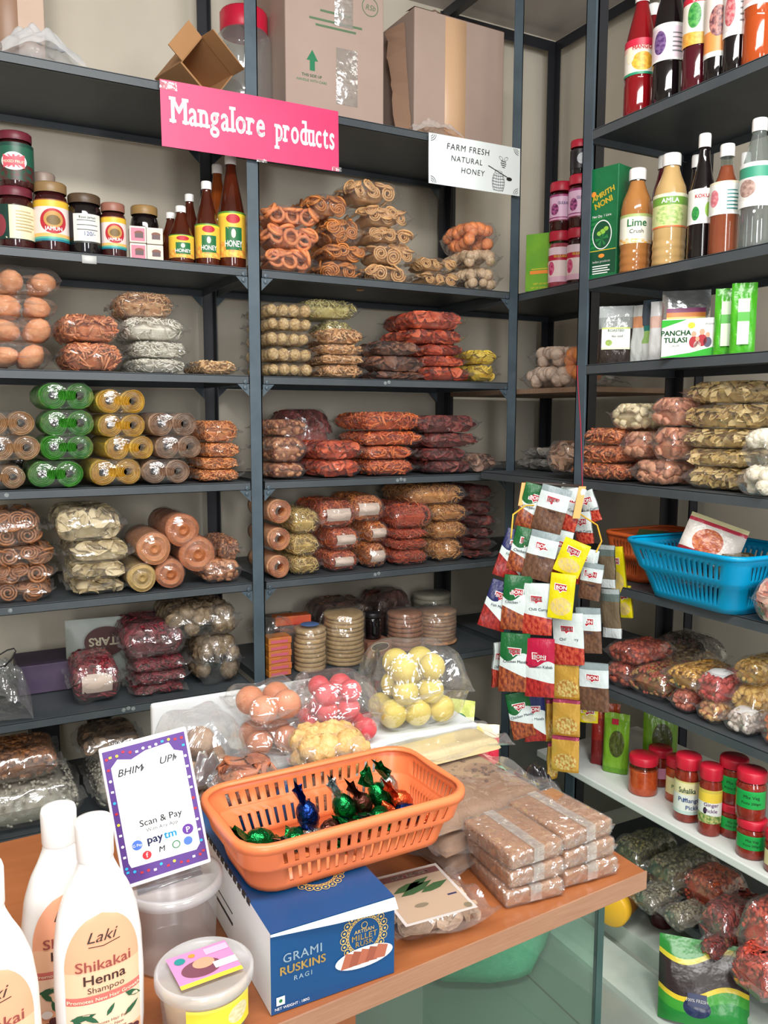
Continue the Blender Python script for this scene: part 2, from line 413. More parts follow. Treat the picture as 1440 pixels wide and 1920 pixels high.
# ------------------------------------------------------------------ packets
def pill(u, v, p=5.0):
    return np.sqrt(np.clip(1-np.abs(u)**p, 0, 1))*np.sqrt(np.clip(1-np.abs(v)**(p+4), 0, 1))
def film_mesh(w, d, h, fx, fy, rng, wr=.0035, nu=30, nv=22):
    """two-sheet pillow pouch with crimped flat ends of length fx, fy; base at z=0"""
    ex, ey = (w/2+fx), (d/2+fy)
    us = np.linspace(-ex, ex, nu); vs = np.linspace(-ey, ey, nv); X, Y = np.meshgrid(us, vs)
    u = np.clip(X/(w/2), -1, 1); v = np.clip(Y/(d/2), -1, 1); t = pill(u, v)*h/2*(1+.10*np.sin(u*2.2+rng.random()*6)*np.cos(v*1.7+rng.random()*6))
    nx = np.zeros_like(X)
    for _ in range(7):
        a = rng.random()*2*PI; k = rng.uniform(40, 150); nx += np.sin((X*math.cos(a)+Y*math.sin(a))*k+rng.random()*6.3)*rng.uniform(.3, 1)
    nx *= wr/2.2
    ax = np.clip((np.abs(X)-w/2)/max(fx, 1e-4), 0, 1) if fx > 0 else np.zeros_like(X)
    ay = np.clip((np.abs(Y)-d/2)/max(fy, 1e-4), 0, 1) if fy > 0 else np.zeros_like(X)
    fl = np.maximum(ax, ay)
    sgn = rng.uniform(-.5, 1, 4); droop = np.where(X > 0, sgn[0], sgn[1])*ax*fx*.5+np.where(Y > 0, sgn[2], sgn[3])*ay*fy*.5
    wave = fl*.006*np.sin(Y*rng.uniform(60, 120)+X*50+rng.random()*6)
    zc = h*.5+droop+wave
    edge = 1-.03*ax+.03*np.sin(Y*40+rng.random()*6)*ax
    g = G()
    for s in (1, -1):
        Z = zc+s*(t+.0006)+nx*(1 if s > 0 else .4)*(.35+.65*np.minimum(1, t/(h*.3+1e-6)))
        V = np.stack([X*edge, Y, np.clip(Z, .0012, h-.0006)], -1).reshape(-1, 3)
        F = gridf(nu, nv); g.add(V, F if s > 0 else F[:, ::-1])
    return g
def surf(w, d, h, rng, n, low=-.5):
    """points and normals on a pillow surface"""
    P = []; N = []
    while len(P) < n:
        u, v = rng.uniform(-.97, .97, 2)
        if rng.random() < .45: # sides get their share
            if rng.random() < d/(w+d): u = math.copysign(rng.uniform(.8, .99), u)
            else: v = math.copysign(rng.uniform(.8, .99), v)
        s = 1 if rng.random() < .72 else -1
        t = float(pill(u, v)); z = h/2+s*t*h/2
        if s < 0 and t > .8: continue
        e = 1e-2; tx = (float(pill(u+e, v))-t)/e if abs(u) < .98 else -3*math.copysign(1, u); ty = (float(pill(u, v+e))-t)/e if abs(v) < .98 else -3*math.copysign(1, v)
        nrm = np.array([-tx*h/w*s*s, -ty*h/d*s*s, s]); nrm /= np.linalg.norm(nrm)
        P.append((u*w/2, v*d/2, z)); N.append(nrm)
    return np.array(P), np.array(N)
def core(w, d, h, sc=.86, n=16):
    u = np.linspace(-1, 1, n); U, Vv = np.meshgrid(u, u); t = pill(U, Vv)*h/2*sc; g = G()
    for s in (1, -1):
        V = np.stack([U*w/2*sc, Vv*d/2*sc, h/2+s*t], -1).reshape(-1, 3); F = gridf(n, n); g.add(V, F if s > 0 else F[:, ::-1])
    return g
def piece(kind, s, rng):
    if kind == 'ring': return torus(s*.92, s*.25, 18, 7)
    if kind == 'chakli':
        th = np.linspace(0, 2*PI*2.6, 34); r = s*(.22+.78*th/th[-1]); return tube(np.stack([r*np.cos(th), r*np.sin(th), .04*s*np.sin(th*3)], 1), s*.13, 5)
    if kind == 'chip':
        a = rng.uniform(.2, .5); n = 12; V = [(0, 0, 0)]+[(s*math.cos(2*PI*i/n)*rng.uniform(.85, 1.1), s*math.sin(2*PI*i/n)*rng.uniform(.85, 1.1), a*s*math.cos(4*PI*i/n)) for i in range(n)]
        return np.array(V), np.array([(0, i+1, (i+1) % n+1) for i in range(n)])
    if kind == 'disc': return lathe([(1e-4, 0), (s*.9, 0), (s, s*.08), (s*.9, s*.16), (1e-4, s*.18)], 14)
    if kind in ('stick', 'sev', 'curl'):
        n = 5 if kind == 'stick' else 7; k = {'stick': .15, 'sev': .5, 'curl': .9}[kind]; t = np.linspace(-1, 1, n)
        p = np.stack([t*s, k*s*np.cos(t*1.8*rng.uniform(.6, 1.4))-k*s*.5, .15*s*np.sin(t*3+rng.random()*6)], 1)
        return tube(p, s*{'stick': .13, 'sev': .075, 'curl': .12}[kind], 4)
    if kind == 'flake':
        n = 6; t = np.linspace(-1, 1, n); V = []
        for i, x in enumerate(t):
            a = .5*x*rng.uniform(.4, 1.5); V += [(x*s, -.28*s*math.cos(a), -.28*s*math.sin(a)+.12*s*math.sin(3*x)), (x*s, .28*s*math.cos(a), .28*s*math.sin(a)+.12*s*math.sin(3*x))]
        return np.array(V), np.array([(2*i, 2*i+2, 2*i+3, 2*i+1) for i in range(n-1)])
    if kind in ('ball', 'grain', 'bun', 'nut'):
        V, F = sphere(10, 6) if kind != 'grain' else sphere(7, 4); f = {'ball': (1, 1, .95), 'grain': (1, .62, .55), 'bun': (1.15, .9, .72), 'nut': (1, .75, .7)}[kind]
        return V*np.array(f)*s, F
    if kind == 'cluster':
        V, F = sphere(14, 9); q = 1+.18*np.sin(V[:, 0]*7+rng.random()*6)*np.sin(V[:, 1]*8)*np.cos(V[:, 2]*7)+rng.uniform(-.09, .09, len(V)); return V*q[:, None]*s, F
    if kind == 'cube': return rbox(s*1.3, s*1.3, s*1.1, s*.2, 1)
    raise KeyError(kind)
SIZES = dict(ring=.021, chakli=.024, chip=.025, disc=.03, stick=.030, sev=.018, curl=.014, flake=.03, ball=.016, grain=.0065, bun=.033, nut=.009, cluster=.024, cube=.011)
COVER = dict(ring=1.9, chakli=1.7, chip=2.4, disc=1.8, stick=1.1, sev=1.5, curl=1.4, flake=1.5, ball=1.3, grain=1.1, bun=1.0, nut=1.2, cluster=1.3, cube=1.2)
AREA = dict(stick=.28, sev=.26, curl=.3, flake=.5, grain=2.0, chip=3.0, ring=3.1, chakli=3.1, disc=3.1, ball=3.1, bun=3.4, nut=2.2, cluster=3.2, cube=1.7)
FILL_NAME = dict(ring='murukku_ring', chakli='chakli', chip='crisps', disc='biscuits', stick='sticks', sev='sev', curl='curls', flake='banana_crisps', ball='puffed_ball', grain='grain', bun='bun', nut='nuts', cluster='cluster', cube='cubes')
BIG = ('ring', 'chakli', 'ball', 'bun', 'cluster')
_seed = [1]
SLIP = mat('translucent_slip', (206, 186, 172), .35)
def colmat(kind, c, c2):
    return mat('snack_'+kind, c, .5, c2, 170.0 if kind == 'ball' else 55.0, bump=.35, bs=260, spec=.4, contrast=.16)
def packet(name, label, cat, group, loc, rz, w, d, h, kind, c, c2, size=None, flange='x', paper=None, filmm=None, tilt=(0, 0), n=None, cover=1.0, corec=None):
    """clear pouch of snacks lying on its base: plastic_film part, filling part(s), optional paper slip"""
    _seed[0] += 1; rng = np.random.default_rng(_seed[0])
    t = thing(name, label, cat, loc, (tilt[0], tilt[1], rz), group)
    fx = .032 if 'x' in flange else .006; fy = .03 if 'y' in flange else .006
    w2 = w-(fx*1.0 if 'x' in flange else 0); d2 = d-(fy*1.4 if 'y' in flange else 0)
    obj('plastic_film', film_mesh(w2, d2, h, fx*.5, fy*.5, rng), filmm or FILM, t)
    s = size or SIZES[kind]; s = min(s, h*.62) if kind in ('ball', 'cluster', 'bun') else s
    m = colmat(kind, c, c2); iw, idp, ih = w2*.95, d2*.95, h*.93
    area_ = 2*(iw*idp)*.8+2*(iw+idp)*ih*.8
    k = n or int(COVER[kind]*cover*area_/(AREA[kind]*s*s)); k = max(4, min(k, 420))
    vs = [piece(kind, s, rng) for _ in range(3)]
    rs = s*(.6 if kind in ('ball', 'bun', 'cluster', 'cube', 'nut') else .25)
    if kind in ('ball', 'bun', 'cluster') and h < 2.6*s:      # one layer of big pieces on a grid
        nx, ny = max(1, int(iw/(1.85*s))), max(1, int(idp/(1.85*s))); P = []; N = []
        for i in range(nx):
            for j in range(ny):
                P.append(((i+.5)/nx*iw-iw/2+rng.normal()*s*.12, (j+.5)/ny*idp-idp/2+rng.normal()*s*.12, ih/2+h*.02)); N.append((rng.normal()*.4, rng.normal()*.4, 1))
        P = np.array(P); N = np.array(N)
    else:
        P, N = surf(max(iw-2*rs, iw*.4), max(idp-2*rs, idp*.4), max(ih-2*rs, ih*.35), rng, min(k, 26 if kind in ('ring', 'chakli') else 60) if kind in BIG else k); P[:, 2] += (h-max(ih-2*rs, ih*.35))/2
        if kind in BIG: P[:, 2] = np.clip(P[:, 2], min(s*.55, h*.45), h-min(s*.45, h*.45))
    cc = colmat(kind, corec, corec) if corec else m
    if kind in BIG:
        if kind in ('ring', 'chakli'): obj('filling', core(iw, idp, ih, .62), cc, t)['kind'] = 'stuff'
        mes = [G().add(*v).mesh(FILL_NAME[kind], m) for v in vs]
        if kind in ('ring', 'chakli'):      # the row that shows stands on edge towards the aisle
            nx = max(2, int(iw*.92/(1.8*s))); nz = max(1, int(ih/(1.7*s))); FP = []; FN = []
            for a_ in range(nx):
                for b_ in range(nz):
                    FP.append(((a_+.5)/nx*iw*.92-iw*.46, -idp/2*.86+rng.normal()*.003, s+.003+(h-2*s-.006)*(b_/(nz-1) if nz > 1 else .5))); FN.append((rng.normal()*.12, -1, rng.uniform(.1, .45)))
            P = np.vstack([FP, P]); N = np.vstack([np.array(FN)*3, N])
        for i in range(len(P)):
            nn = N[i]+rng.normal(size=3)*.25
            o = link(FILL_NAME[kind], mes[i % 3], t); o.matrix_local = Matrix(frame_from_normal(nn, rng.random()*6.3, P[i], rng.uniform(.88, 1.08)).tolist())
    else:
        g = core(iw, idp, ih, .86)
        for i in range(len(P)):
            jit = {'stick': .35, 'sev': .5, 'curl': .6, 'chip': .55, 'flake': .45}.get(kind, .5)
            g.add(*vs[i % 3], int(rng.integers(0, 3)), frame_from_normal(N[i]+rng.normal(size=3)*jit, rng.random()*6.3 if kind != 'flake' else rng.normal()*.35, P[i], rng.uniform(.75, 1.15)))
        A = np.concatenate(g.v); bx = np.clip(A[:, 0], -iw/2*.99, iw/2*.99); by = np.clip(A[:, 1], -idp/2*.99, idp/2*.99)
        tt = pill(bx/(iw/2), by/(idp/2), 4.0)*h*.485+.001; dz = A[:, 2]-h/2
        over = np.clip(np.abs(dz)-tt, 0, None); bz = h/2+np.sign(dz)*np.minimum(np.abs(dz), tt+np.minimum(over*.42, .006)); g.v = [np.stack([bx, by, np.clip(bz, .002, h*.985)], 1)]
        cm = tuple(int(c[j]*.72) for j in range(3)); cl = tuple(min(255, int(c2[j]*1.06)) for j in range(3))
        o = obj(FILL_NAME[kind], g, [m, colmat(kind, cl, c2), colmat(kind, cm, c)], t); o['kind'] = 'stuff'
    if paper:
        g = G(); pw, pd = min(.085, w*.5), min(.05, d*.45); n_ = 6; us = np.linspace(-1, 1, n_); U, Vv = np.meshgrid(us, us)
        if paper == 'front':
            V = np.stack([U*pw/2, np.full_like(U, -d2/2-.006)+.004*U*U+.012*np.abs(Vv), h*.5+Vv*h*.22], -1)
        else:
            V = np.stack([U*pw/2, -d2*.2+Vv*pd/2, h+.0035-.004*U*U+.002*np.sin(3*Vv)-np.clip(-Vv-.5, 0, 1)*.02], -1)
        g.add(V.reshape(-1, 3), gridf(n_, n_)); obj('paper_slip', g, SLIP if paper == 'front' else PAPER, t)
    return t
def roll_mesh(Rr, L, hole, rng, ridges=4):
    """coiled or stacked roll, axis along local y, front face at y=-L/2"""
    pr = []
    for i in range(ridges*2+1):
        r = Rr*(hole+(1-hole)*i/(ridges*2)); pr.append((max(r, 1e-4), L/2+(.007 if i % 2 else -.004)))
    ys = np.linspace(L/2, -L/2, 10); side = [(Rr*(1+.012*(-1)**i), y) for i, y in enumerate(ys)]
    back = [(Rr*hole if hole else 1e-4, -L/2)]
    prof = pr+side+back+([(Rr*hole, L/2)] if hole else [])
    V, F = lathe(prof, 26); V = V*np.stack([1+.025*np.sin(3*np.arctan2(V[:, 1], V[:, 0])+rng.random()*6)]*2+[np.ones(len(V))], 1)
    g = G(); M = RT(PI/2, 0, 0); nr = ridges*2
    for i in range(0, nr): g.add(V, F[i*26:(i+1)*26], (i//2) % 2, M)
    g.add(V, F[nr*26:], 0, M); return g
def roll_packet(name, label, group, loc, rz, Rr, L, n, c, c2, hole=.32, fm=None, gap=1.0, ridges=5):
    """n rolls side by side in one clear sleeve, ends facing the aisle"""
    _seed[0] += 1; rng = np.random.default_rng(_seed[0])
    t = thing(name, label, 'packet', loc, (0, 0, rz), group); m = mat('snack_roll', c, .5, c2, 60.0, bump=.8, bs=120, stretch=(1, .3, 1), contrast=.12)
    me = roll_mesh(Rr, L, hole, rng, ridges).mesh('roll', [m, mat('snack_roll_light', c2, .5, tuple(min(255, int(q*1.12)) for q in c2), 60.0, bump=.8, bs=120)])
    for i in range(n):
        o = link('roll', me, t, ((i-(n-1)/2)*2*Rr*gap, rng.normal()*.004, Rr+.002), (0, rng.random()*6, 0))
    # sleeve: stadium section swept along y with gathered ends
    k = 36; a = np.linspace(0, 2*PI, k, endpoint=False); hw = (n-1)*Rr*gap
    sx = np.where(np.cos(a) >= 0, hw, -hw)+np.cos(a)*Rr*1.045; sz = np.sin(a)*Rr*1.045
    rows = []; ys = [-L/2-.018, -L/2-.012, -L/2-.005, -L/2+.01, -L*.2, L*.2, L/2-.01, L/2+.008, L/2+.03]; sc = [.35, .72, .97, 1, 1, 1, 1, .8, .3]
    for y, q in zip(ys, sc):
        w = 1+.022*np.sin(a*9+y*60+rng.random()*6)+.015*np.sin(a*17+rng.random()*6); rows.append(np.stack([sx*q*w, np.full(k, y), Rr+.003+sz*q*w], 1))
    V = np.concatenate(rows); V[:, 2] = np.maximum(V[:, 2], .0012)
    g = G().add(V, gridf(k, len(ys), True)); obj('plastic_film', g, fm or FILM, t)
    return t
def stack_packet(name, label, group, loc, rz, Rr, h, n, c, c2, fm=None, bag=1.0, tilt=0.0, piece_name='puri'):
    """a pile of flat round pieces (papads, puris) in a close wrapper"""
    _seed[0] += 1; rng = np.random.default_rng(_seed[0])
    t = thing(name, label, 'packet', loc, (tilt, 0, rz), group); m = mat('snack_disc', c, .6, c2, 45.0, bump=.4, bs=200)
    th = h/n; me = G().add(*lathe([(1e-4, 0), (Rr*.96, 0), (Rr, th*.3), (Rr*.99, th*.75), (Rr*.93, th*.95), (1e-4, th*.9)], 26)).mesh(piece_name, m)
    for i in range(n): link(piece_name, me, t, (rng.normal()*.0016, rng.normal()*.0016, i*th+.0015), (rng.normal()*.012, rng.normal()*.012, rng.random()*6))
    k = 30; a = np.linspace(0, 2*PI, k, endpoint=False); rows = []
    for z, q in ((.001, .6), (.0012, 1.0), (.01, 1.05), (h*.5, 1.06), (h, 1.04), (h+.006, .9), (h+.010, .4), (h+.009, .02)):
        w = q*(1+.03*np.sin(a*7+z*80+rng.random()*6)+.02*np.sin(a*13+rng.random()*6)); rows.append(np.stack([Rr*w*np.cos(a), Rr*w*np.sin(a), np.full(k, z)+.002*np.sin(a*5)*(z > .005)], 1))
    V = np.concatenate(rows); V[:, 2] = np.maximum(V[:, 2], .0008); obj('plastic_film', G().add(V, gridf(k, len(rows), True)), fm or FILM, t)
    return t
def loose_film(name, label, group, loc, rot, w, d, h, fm, seed, cat='bag'):
    """an empty crumpled bag"""
    rng = np.random.default_rng(seed); n = 34; u = np.linspace(-1, 1, n); X, Y = np.meshgrid(u, u); Z = np.zeros_like(X)
    for k in range(14):
        a = rng.random()*2*PI; f = rng.uniform(2, 9); Z += np.abs(np.sin((X*math.cos(a)+Y*math.sin(a))*f+rng.random()*6))*rng.uniform(.2, 1)/(f**.5)
    Z = Z/Z.max(); r2 = np.clip(1-(X**2+Y**2)*.5, 0, 1)
    top = np.stack([X*w/2*(1-.12*Z), Y*d/2*(1-.1*Z), h*Z*r2+.002], -1).reshape(-1, 3); bot = np.stack([X*w/2*.93, Y*d/2*.93, .001+h*.12*Z*r2], -1).reshape(-1, 3)
    g = G().add(top, gridf(n, n)).add(bot, gridf(n, n)[:, ::-1])
    o = obj(name, g, fm, None, loc, rot); return tag(o, label, cat, group)

# ------------------------------------------------------------------ bottles and jars
def patch(pts, rings=5):
    """convex outline filled with concentric rings, so it can follow a curved surface"""
    Q = []
    for i in range(len(pts)):
        a, b = np.array(pts[i]), np.array(pts[(i+1) % len(pts)]); k = 4 if len(pts) < 8 else 1
        Q += [a+(b-a)*j/k for j in range(k)]
    Q = np.array(Q); c = Q.mean(0); n = len(Q); V = [c+(Q-c)*max(i/rings, 1e-3) for i in range(rings+1)]
    V = np.concatenate(V); return np.column_stack([V, np.zeros(len(V))]), gridf(n, rings+1, True)
PROF = {
 'honey': [(.46, 0), (.5, .03), (.5, .30), (.5, .44), (.47, .52), (.36, .66), (.26, .78), (.20, .86), (.18, .90), (.18, .94)],
 'squash': [(.46, 0), (.5, .02), (.5, .26), (.48, .30), (.5, .33), (.5, .56), (.45, .64), (.32, .78), (.22, .88), (.19, .93)],
 'pulpy': [(.45, 0), (.5, .02), (.48, .07), (.5, .10), (.48, .15), (.5, .18), (.48, .23), (.5, .27), (.5, .52), (.5, .62), (.44, .72), (.30, .82), (.24, .88), (.23, .92)],
 'wine': [(.47, 0), (.5, .02), (.5, .48), (.47, .56), (.34, .68), (.22, .80), (.19, .92)],
 'square': [(.48, 0), (.5, .02), (.5, .55), (.44, .62), (.26, .74), (.2, .82), (.2, .92)],
 'jar': [(.47, 0), (.5, .04), (.5, .72), (.46, .82), (.40, .86), (.40, .90)],
 'pet': [(.46, 0), (.5, .03), (.5, .62), (.5, .70), (.45, .78), (.42, .82), (.42, .86)],
}
def bottle(name, label, cat, group, loc, rz, dia, h, prof, liquid, cap=(240, 240, 238), lab=None, fill=1.0, glass=None, capr=None, caph=None, tilt=(0, 0), body_rough=.06, neck_clear=None):
    """lathe bottle: body (glass and contents), cap, wrapped label; lab = dict(z0,z1,half,mat,texts,polys)"""
    t = thing(name, label, cat, loc, (tilt[0], tilt[1], rz), group)
    P = [(max(a*dia, 1e-4), b*h) for a, b in PROF[prof]]; top = P[-1]
    P = [(1e-4, 0)]+P
    # smooth the outline
    Q = []
    for i in range(len(P)-1):
        for k in range(3): Q.append(tuple(np.array(P[i])*(1-k/3)+np.array(P[i+1])*k/3))
    Q.append(P[-1])
    zc = fill*h
    g = G(); low = [q for q in Q if q[1] <= zc]; up = [q for q in Q if q[1] >= zc-1e-6]
    g.add(*lathe(low+[(1e-4, low[-1][1])], 28), 0)
    mats = [liquid]
    if len(up) > 1 and fill < .97:
        g.add(*lathe([low[-1]]+up, 28), 1); mats.append(glass or glassy('clear_glass', (225, 232, 230), .1))
    obj('body', g, mats, t)
    cr = capr or top[0]*1.18; ch = caph or (h-top[1]+.004)
    cg = G(); pr = [(cr*.98, top[1]-.004), (cr, top[1]), (cr, top[1]+ch*.82), (cr*.93, top[1]+ch), (1e-4, top[1]+ch)]
    V, F = lathe(pr, 30); a = np.arctan2(V[:, 1], V[:, 0]); k = 1+.012*np.sign(np.sin(a*15)); V[:, 0] *= k; V[:, 1] *= k; cg.add(V, F)
    obj('cap' if prof not in ('jar', 'pet') else 'lid', cg, cap if not isinstance(cap, tuple) else mat('plastic_cap', cap, .4), t)
    if lab:
        r = dia*.5+.0009; g = G(); V, F, U = strip(r, lab.get('half', 1.5), lab['z0']*h, lab['z1']*h, 26, lab.get('face', 0)); g.add(V, F, 0, uv=U); mats = [lab['mat']]
        lay = 0; hh = (lab['z1']-lab['z0'])*h; zm = (lab['z0']+lab['z1'])/2*h; rots = RT(0, 0, lab.get('face', 0))
        for (pts, mm) in lab.get('polys', []):
            V, F = patch([(x*r, y*hh+zm) for x, y in pts]); lay = lay+1; V = wrap(V, r, .0003+.00022*lay); mats.append(mm); g.add(V, F, len(mats)-1, rots)
        for (s, x, y, size, mm, bold) in lab.get('texts', []):
            V, F = text(s, size*hh, bold)
            if len(V):
                k = min(1.0, 1.25*r/max(1e-6, np.ptp(V[:, 0]))); mats.append(mm); V = V*np.array([k, max(k, .75), 1]); V = wrap(V+np.array([x*r, y*hh+zm, 0]), r, .0006+.00022*(lay+1)); g.add(V, F, len(mats)-1, rots)
        obj('label', g, mats, t)
    return t
def carton(name, label, cat, group, loc, rz, w, d, h, m, art=None, tilt=(0, 0), bevel=.002, mats=()):
    """closed printed box; art(g) draws on the front face in (x, z) metres with material slots 0.."""
    t = thing(name, label, cat, loc, (tilt[0], tilt[1], rz), group)
    obj('box_body', G().add(*rbox(w, d, h, bevel)), m, t, smooth=False)
    if art:
        g = G(); art(g); o = obj('print', g, list(mats), t, (0, -d/2-.0006, 0), (PI/2, 0, 0), smooth=False)
    return t

# ------------------------------------------------------------------ contents, labels and prints
LQ_JAM = mat('dark_jam', (44, 16, 18), .08, (66, 24, 24), 20, spec=.6); LQ_BLACK = mat('black_syrup', (20, 14, 16), .06, spec=.6)
LQ_HONEY = mat('dark_honey', (62, 22, 12), .06, (88, 36, 18), 8, spec=.6); LQ_HONEY2 = mat('amber_honey', (128, 62, 22), .06, spec=.6)
LQ_RED = mat('red_syrup', (138, 16, 24), .08, (120, 14, 22), 6, spec=.6); LQ_WINE = mat('wine_syrup', (78, 16, 28), .07, spec=.6)
LQ_ORANGE = mat('orange_syrup', (172, 72, 26), .08, spec=.6); LQ_LIME = mat('lime_juice', (176, 122, 66), .1, (158, 98, 52), 7, spec=.6)
LQ_AMLA = mat('amla_juice', (196, 164, 110), .1, (182, 146, 92), 7, spec=.6); LQ_TEA = mat('brown_syrup', (122, 62, 40), .07, (138, 74, 48), 7, spec=.6)
LQ_CLEAR = glassy('clear_syrup', (206, 214, 212), .14, .04, .12); LQ_PICKLE = mat('orange_pickle', (160, 58, 26), .12, (190, 84, 40), 60, spec=.6)
LQ_PICKLE2 = mat('red_pickle', (116, 30, 22), .12, (146, 52, 34), 60, spec=.6); LQ_PINKJ = mat('rose_preserve', (150, 40, 56), .12, (190, 96, 110), 40, spec=.6)
def ink(c): return mat('printing_ink', c, .5)
I_K, I_W, I_R, I_G, I_B, I_Y, I_P = ink((30, 28, 30)), ink((240, 240, 238)), ink((190, 32, 44)), ink((24, 110, 60)), ink((40, 60, 150)), ink((240, 206, 60)), ink((196, 60, 120))
I_GREY = ink((120, 120, 122)); I_GOLD = ink((214, 176, 92)); I_CREAM = ink((240, 232, 204)); I_BR = ink((120, 66, 44)); I_MAR = ink((120, 30, 40)); I_LG = ink((140, 190, 70)); I_OR = ink((236, 140, 50)); I_TEAL = ink((20, 130, 130)); I_PINK = ink((238, 178, 196))
def lines(x0, x1, y0, n, dy, m, t=.02): return [(rect(x0, x1 if i % 3 else x1*.8, y0-i*dy, y0-i*dy+t), m) for i in range(n)]
LAB_HONEY = dict(z0=.10, z1=.50, half=1.45, mat=printed('honey_label', [(0, (140, 190, 70)), (.06, (244, 214, 110)), (.14, (246, 200, 70)), (.9, (250, 222, 60)), (.96, (90, 150, 60))], food=(.42, (240, 150, 70), (246, 208, 90), .3)),
    polys=[(rect(-.45, .75, -.34, .16), I_G), (ellipse(.12, .02, .16, .1), I_CREAM), (ellipse(.12, .34, .5, .1), I_R)], texts=[('HONEY', .12, -.27, .26, I_W, .03)])
LAB_CREAM = dict(z0=.16, z1=.72, half=1.5, mat=printed('jam_label_cream', [(0, (30, 50, 40)), (.02, (236, 226, 190)), (.98, (30, 50, 40))]), polys=[(rect(-1.5, -.35, -.5, .5), ink((24, 60, 52))), (ellipse(-.9, -.1, .38, .32), ink((150, 60, 70)))]+lines(0, 1.1, .3, 7, .09, ink((206, 186, 140)), .03))
LAB_PINKBOX = dict(z0=.1, z1=.8, half=1.5, mat=printed('jam_label_green', [(0, (70, 34, 36)), (.24, (40, 96, 76)), (.9, (28, 70, 58))], food=(.5, (90, 36, 40), (30, 80, 64), .1)), polys=[(ellipse(-.1, .0, .72, .24), I_W), (rect(-.7, .5, -.17, .17), ink((222, 96, 110)))], texts=[('MIXED FRUIT', -.1, -.05, .13, I_CREAM, .02)])
LAB_OVAL = dict(z0=.16, z1=.76, half=1.5, mat=printed('jam_label_oval', [(0, (30, 130, 150)), (.05, (90, 180, 160)), (.1, (246, 190, 110)), (.18, (240, 222, 216)), (.82, (236, 190, 60)), (.97, (150, 90, 50))]), polys=[(ellipse(.12, -.02, .78, .3), ink((186, 40, 52))), (ellipse(.12, .02, .56, .2), ink((196, 150, 80))), (ellipse(.12, .0, .4, .12), ink((120, 96, 50)))], texts=[('JAMUN', .12, -.25, .13, I_W, .03)])
LAB_WHITE = dict(z0=.2, z1=.68, half=.85, mat=printed('hand_label', [(0, (60, 64, 60)), (.06, (226, 228, 222))]), face=.15, polys=lines(-.6, .6, .26, 3, .16, I_GREY, .03), texts=[('Rose Jamun', .0, .34, .12, I_K, .0), ('120/-', .1, -.25, .2, ink((60, 80, 140)), .0)])
LAB_GOLD = dict(z0=.3, z1=.62, half=1.5, mat=printed('gold_label', [(0, (206, 170, 84)), (.8, (222, 190, 100))]))
LAB_MANGO = dict(z0=.32, z1=.6, half=1.5, mat=printed('mango_label', [(0, (40, 150, 110)), (.07, (240, 236, 224)), (.66, (246, 200, 190)), (.8, (214, 40, 70))], blob=(.55, .36, .24, .26, (248, 196, 70), (238, 160, 50))), polys=[(ellipse(-.7, .05, .3, .22), I_CREAM)], texts=[('MANGO', .1, .2, .16, I_R, .02)])
LAB_GRAPE = dict(z0=.3, z1=.56, half=1.5, mat=printed('grape_label', [(0, (240, 240, 236)), (.06, (232, 214, 224)), (.9, (240, 240, 236))], blob=(.3, .5, .14, .32, (84, 50, 110), (130, 100, 150))), polys=lines(.2, 1.0, .2, 5, .12, I_GREY, .03))
LAB_LEAF = dict(z0=.3, z1=.62, half=1.5, mat=printed('leaf_label', [(0, (40, 60, 140)), (.04, (246, 226, 190)), (.2, (244, 238, 226)), (.86, (206, 40, 60))], blob=(.4, .6, .15, .26, (40, 130, 60), (90, 170, 80)), food=(.3, (236, 160, 60), (244, 190, 90), .1)), texts=[('SYRUP', .1, .38, .12, I_W, .02)])
LAB_FRUIT = dict(z0=.16, z1=.58, half=1.5, mat=printed('fruit_label', [(0, (240, 240, 236)), (.08, (236, 150, 80)), (.4, (236, 222, 214)), (.94, (240, 240, 236))], blob=(.5, .55, .24, .24, (100, 60, 70), (190, 130, 120))))
LAB_BERRY = dict(z0=.24, z1=.56, half=1.5, mat=printed('berry_label', [(0, (238, 240, 236)), (.1, (226, 220, 218)), (.92, (238, 240, 236))], blob=(.3, .5, .16, .3, (190, 80, 90), (220, 150, 150))), polys=lines(.2, 1.1, .24, 5, .12, I_GREY, .03))
LAB_PINK = dict(z0=.36, z1=.64, half=1.5, mat=printed('pink_label', [(0, (240, 238, 236)), (.08, (240, 200, 196)), (.92, (240, 238, 236))], blob=(.4, .5, .2, .3, (240, 170, 90), (230, 120, 90))))
LAB_LIME = dict(z0=.28, z1=.56, half=1.5, mat=printed('lime_label', [(0, (150, 40, 50)), (.03, (236, 236, 220)), (.9, (170, 190, 120))], food=(.2, (240, 180, 70), (236, 236, 220), .1)), texts=[('Lime', .05, .08, .36, I_G, .02), ('Crush', .05, -.16, .2, I_K, .0)])
LAB_AMLA = dict(z0=.34, z1=.64, half=1.5, mat=printed('amla_label', [(0, (226, 120, 70)), (.05, (206, 214, 150)), (.66, (110, 160, 60)), (.9, (230, 230, 200))], blob=(.5, .36, .3, .3, (160, 190, 110), (206, 220, 150))), texts=[('AMLA', .0, .22, .2, I_W, .02)])
LAB_KOKUM = dict(z0=.28, z1=.56, half=1.5, mat=printed('kokum_label', [(0, (240, 242, 238)), (.08, (232, 234, 226)), (.92, (240, 242, 238))], blob=(.34, .3, .1, .2, (30, 120, 60), (60, 150, 70))), polys=[(ellipse(.5, -.1, .3, .22), I_LG)], texts=[('KOKUM', .1, .24, .18, I_R, .02)])
LAB_ROSE = dict(z0=.36, z1=.66, half=1.5, mat=printed('rose_label', [(0, (240, 242, 240)), (.07, (232, 236, 230)), (.93, (236, 226, 196))], blob=(.24, .5, .12, .26, (226, 150, 160), (206, 110, 120))), polys=lines(.1, 1.0, .2, 6, .11, I_TEAL, .03))
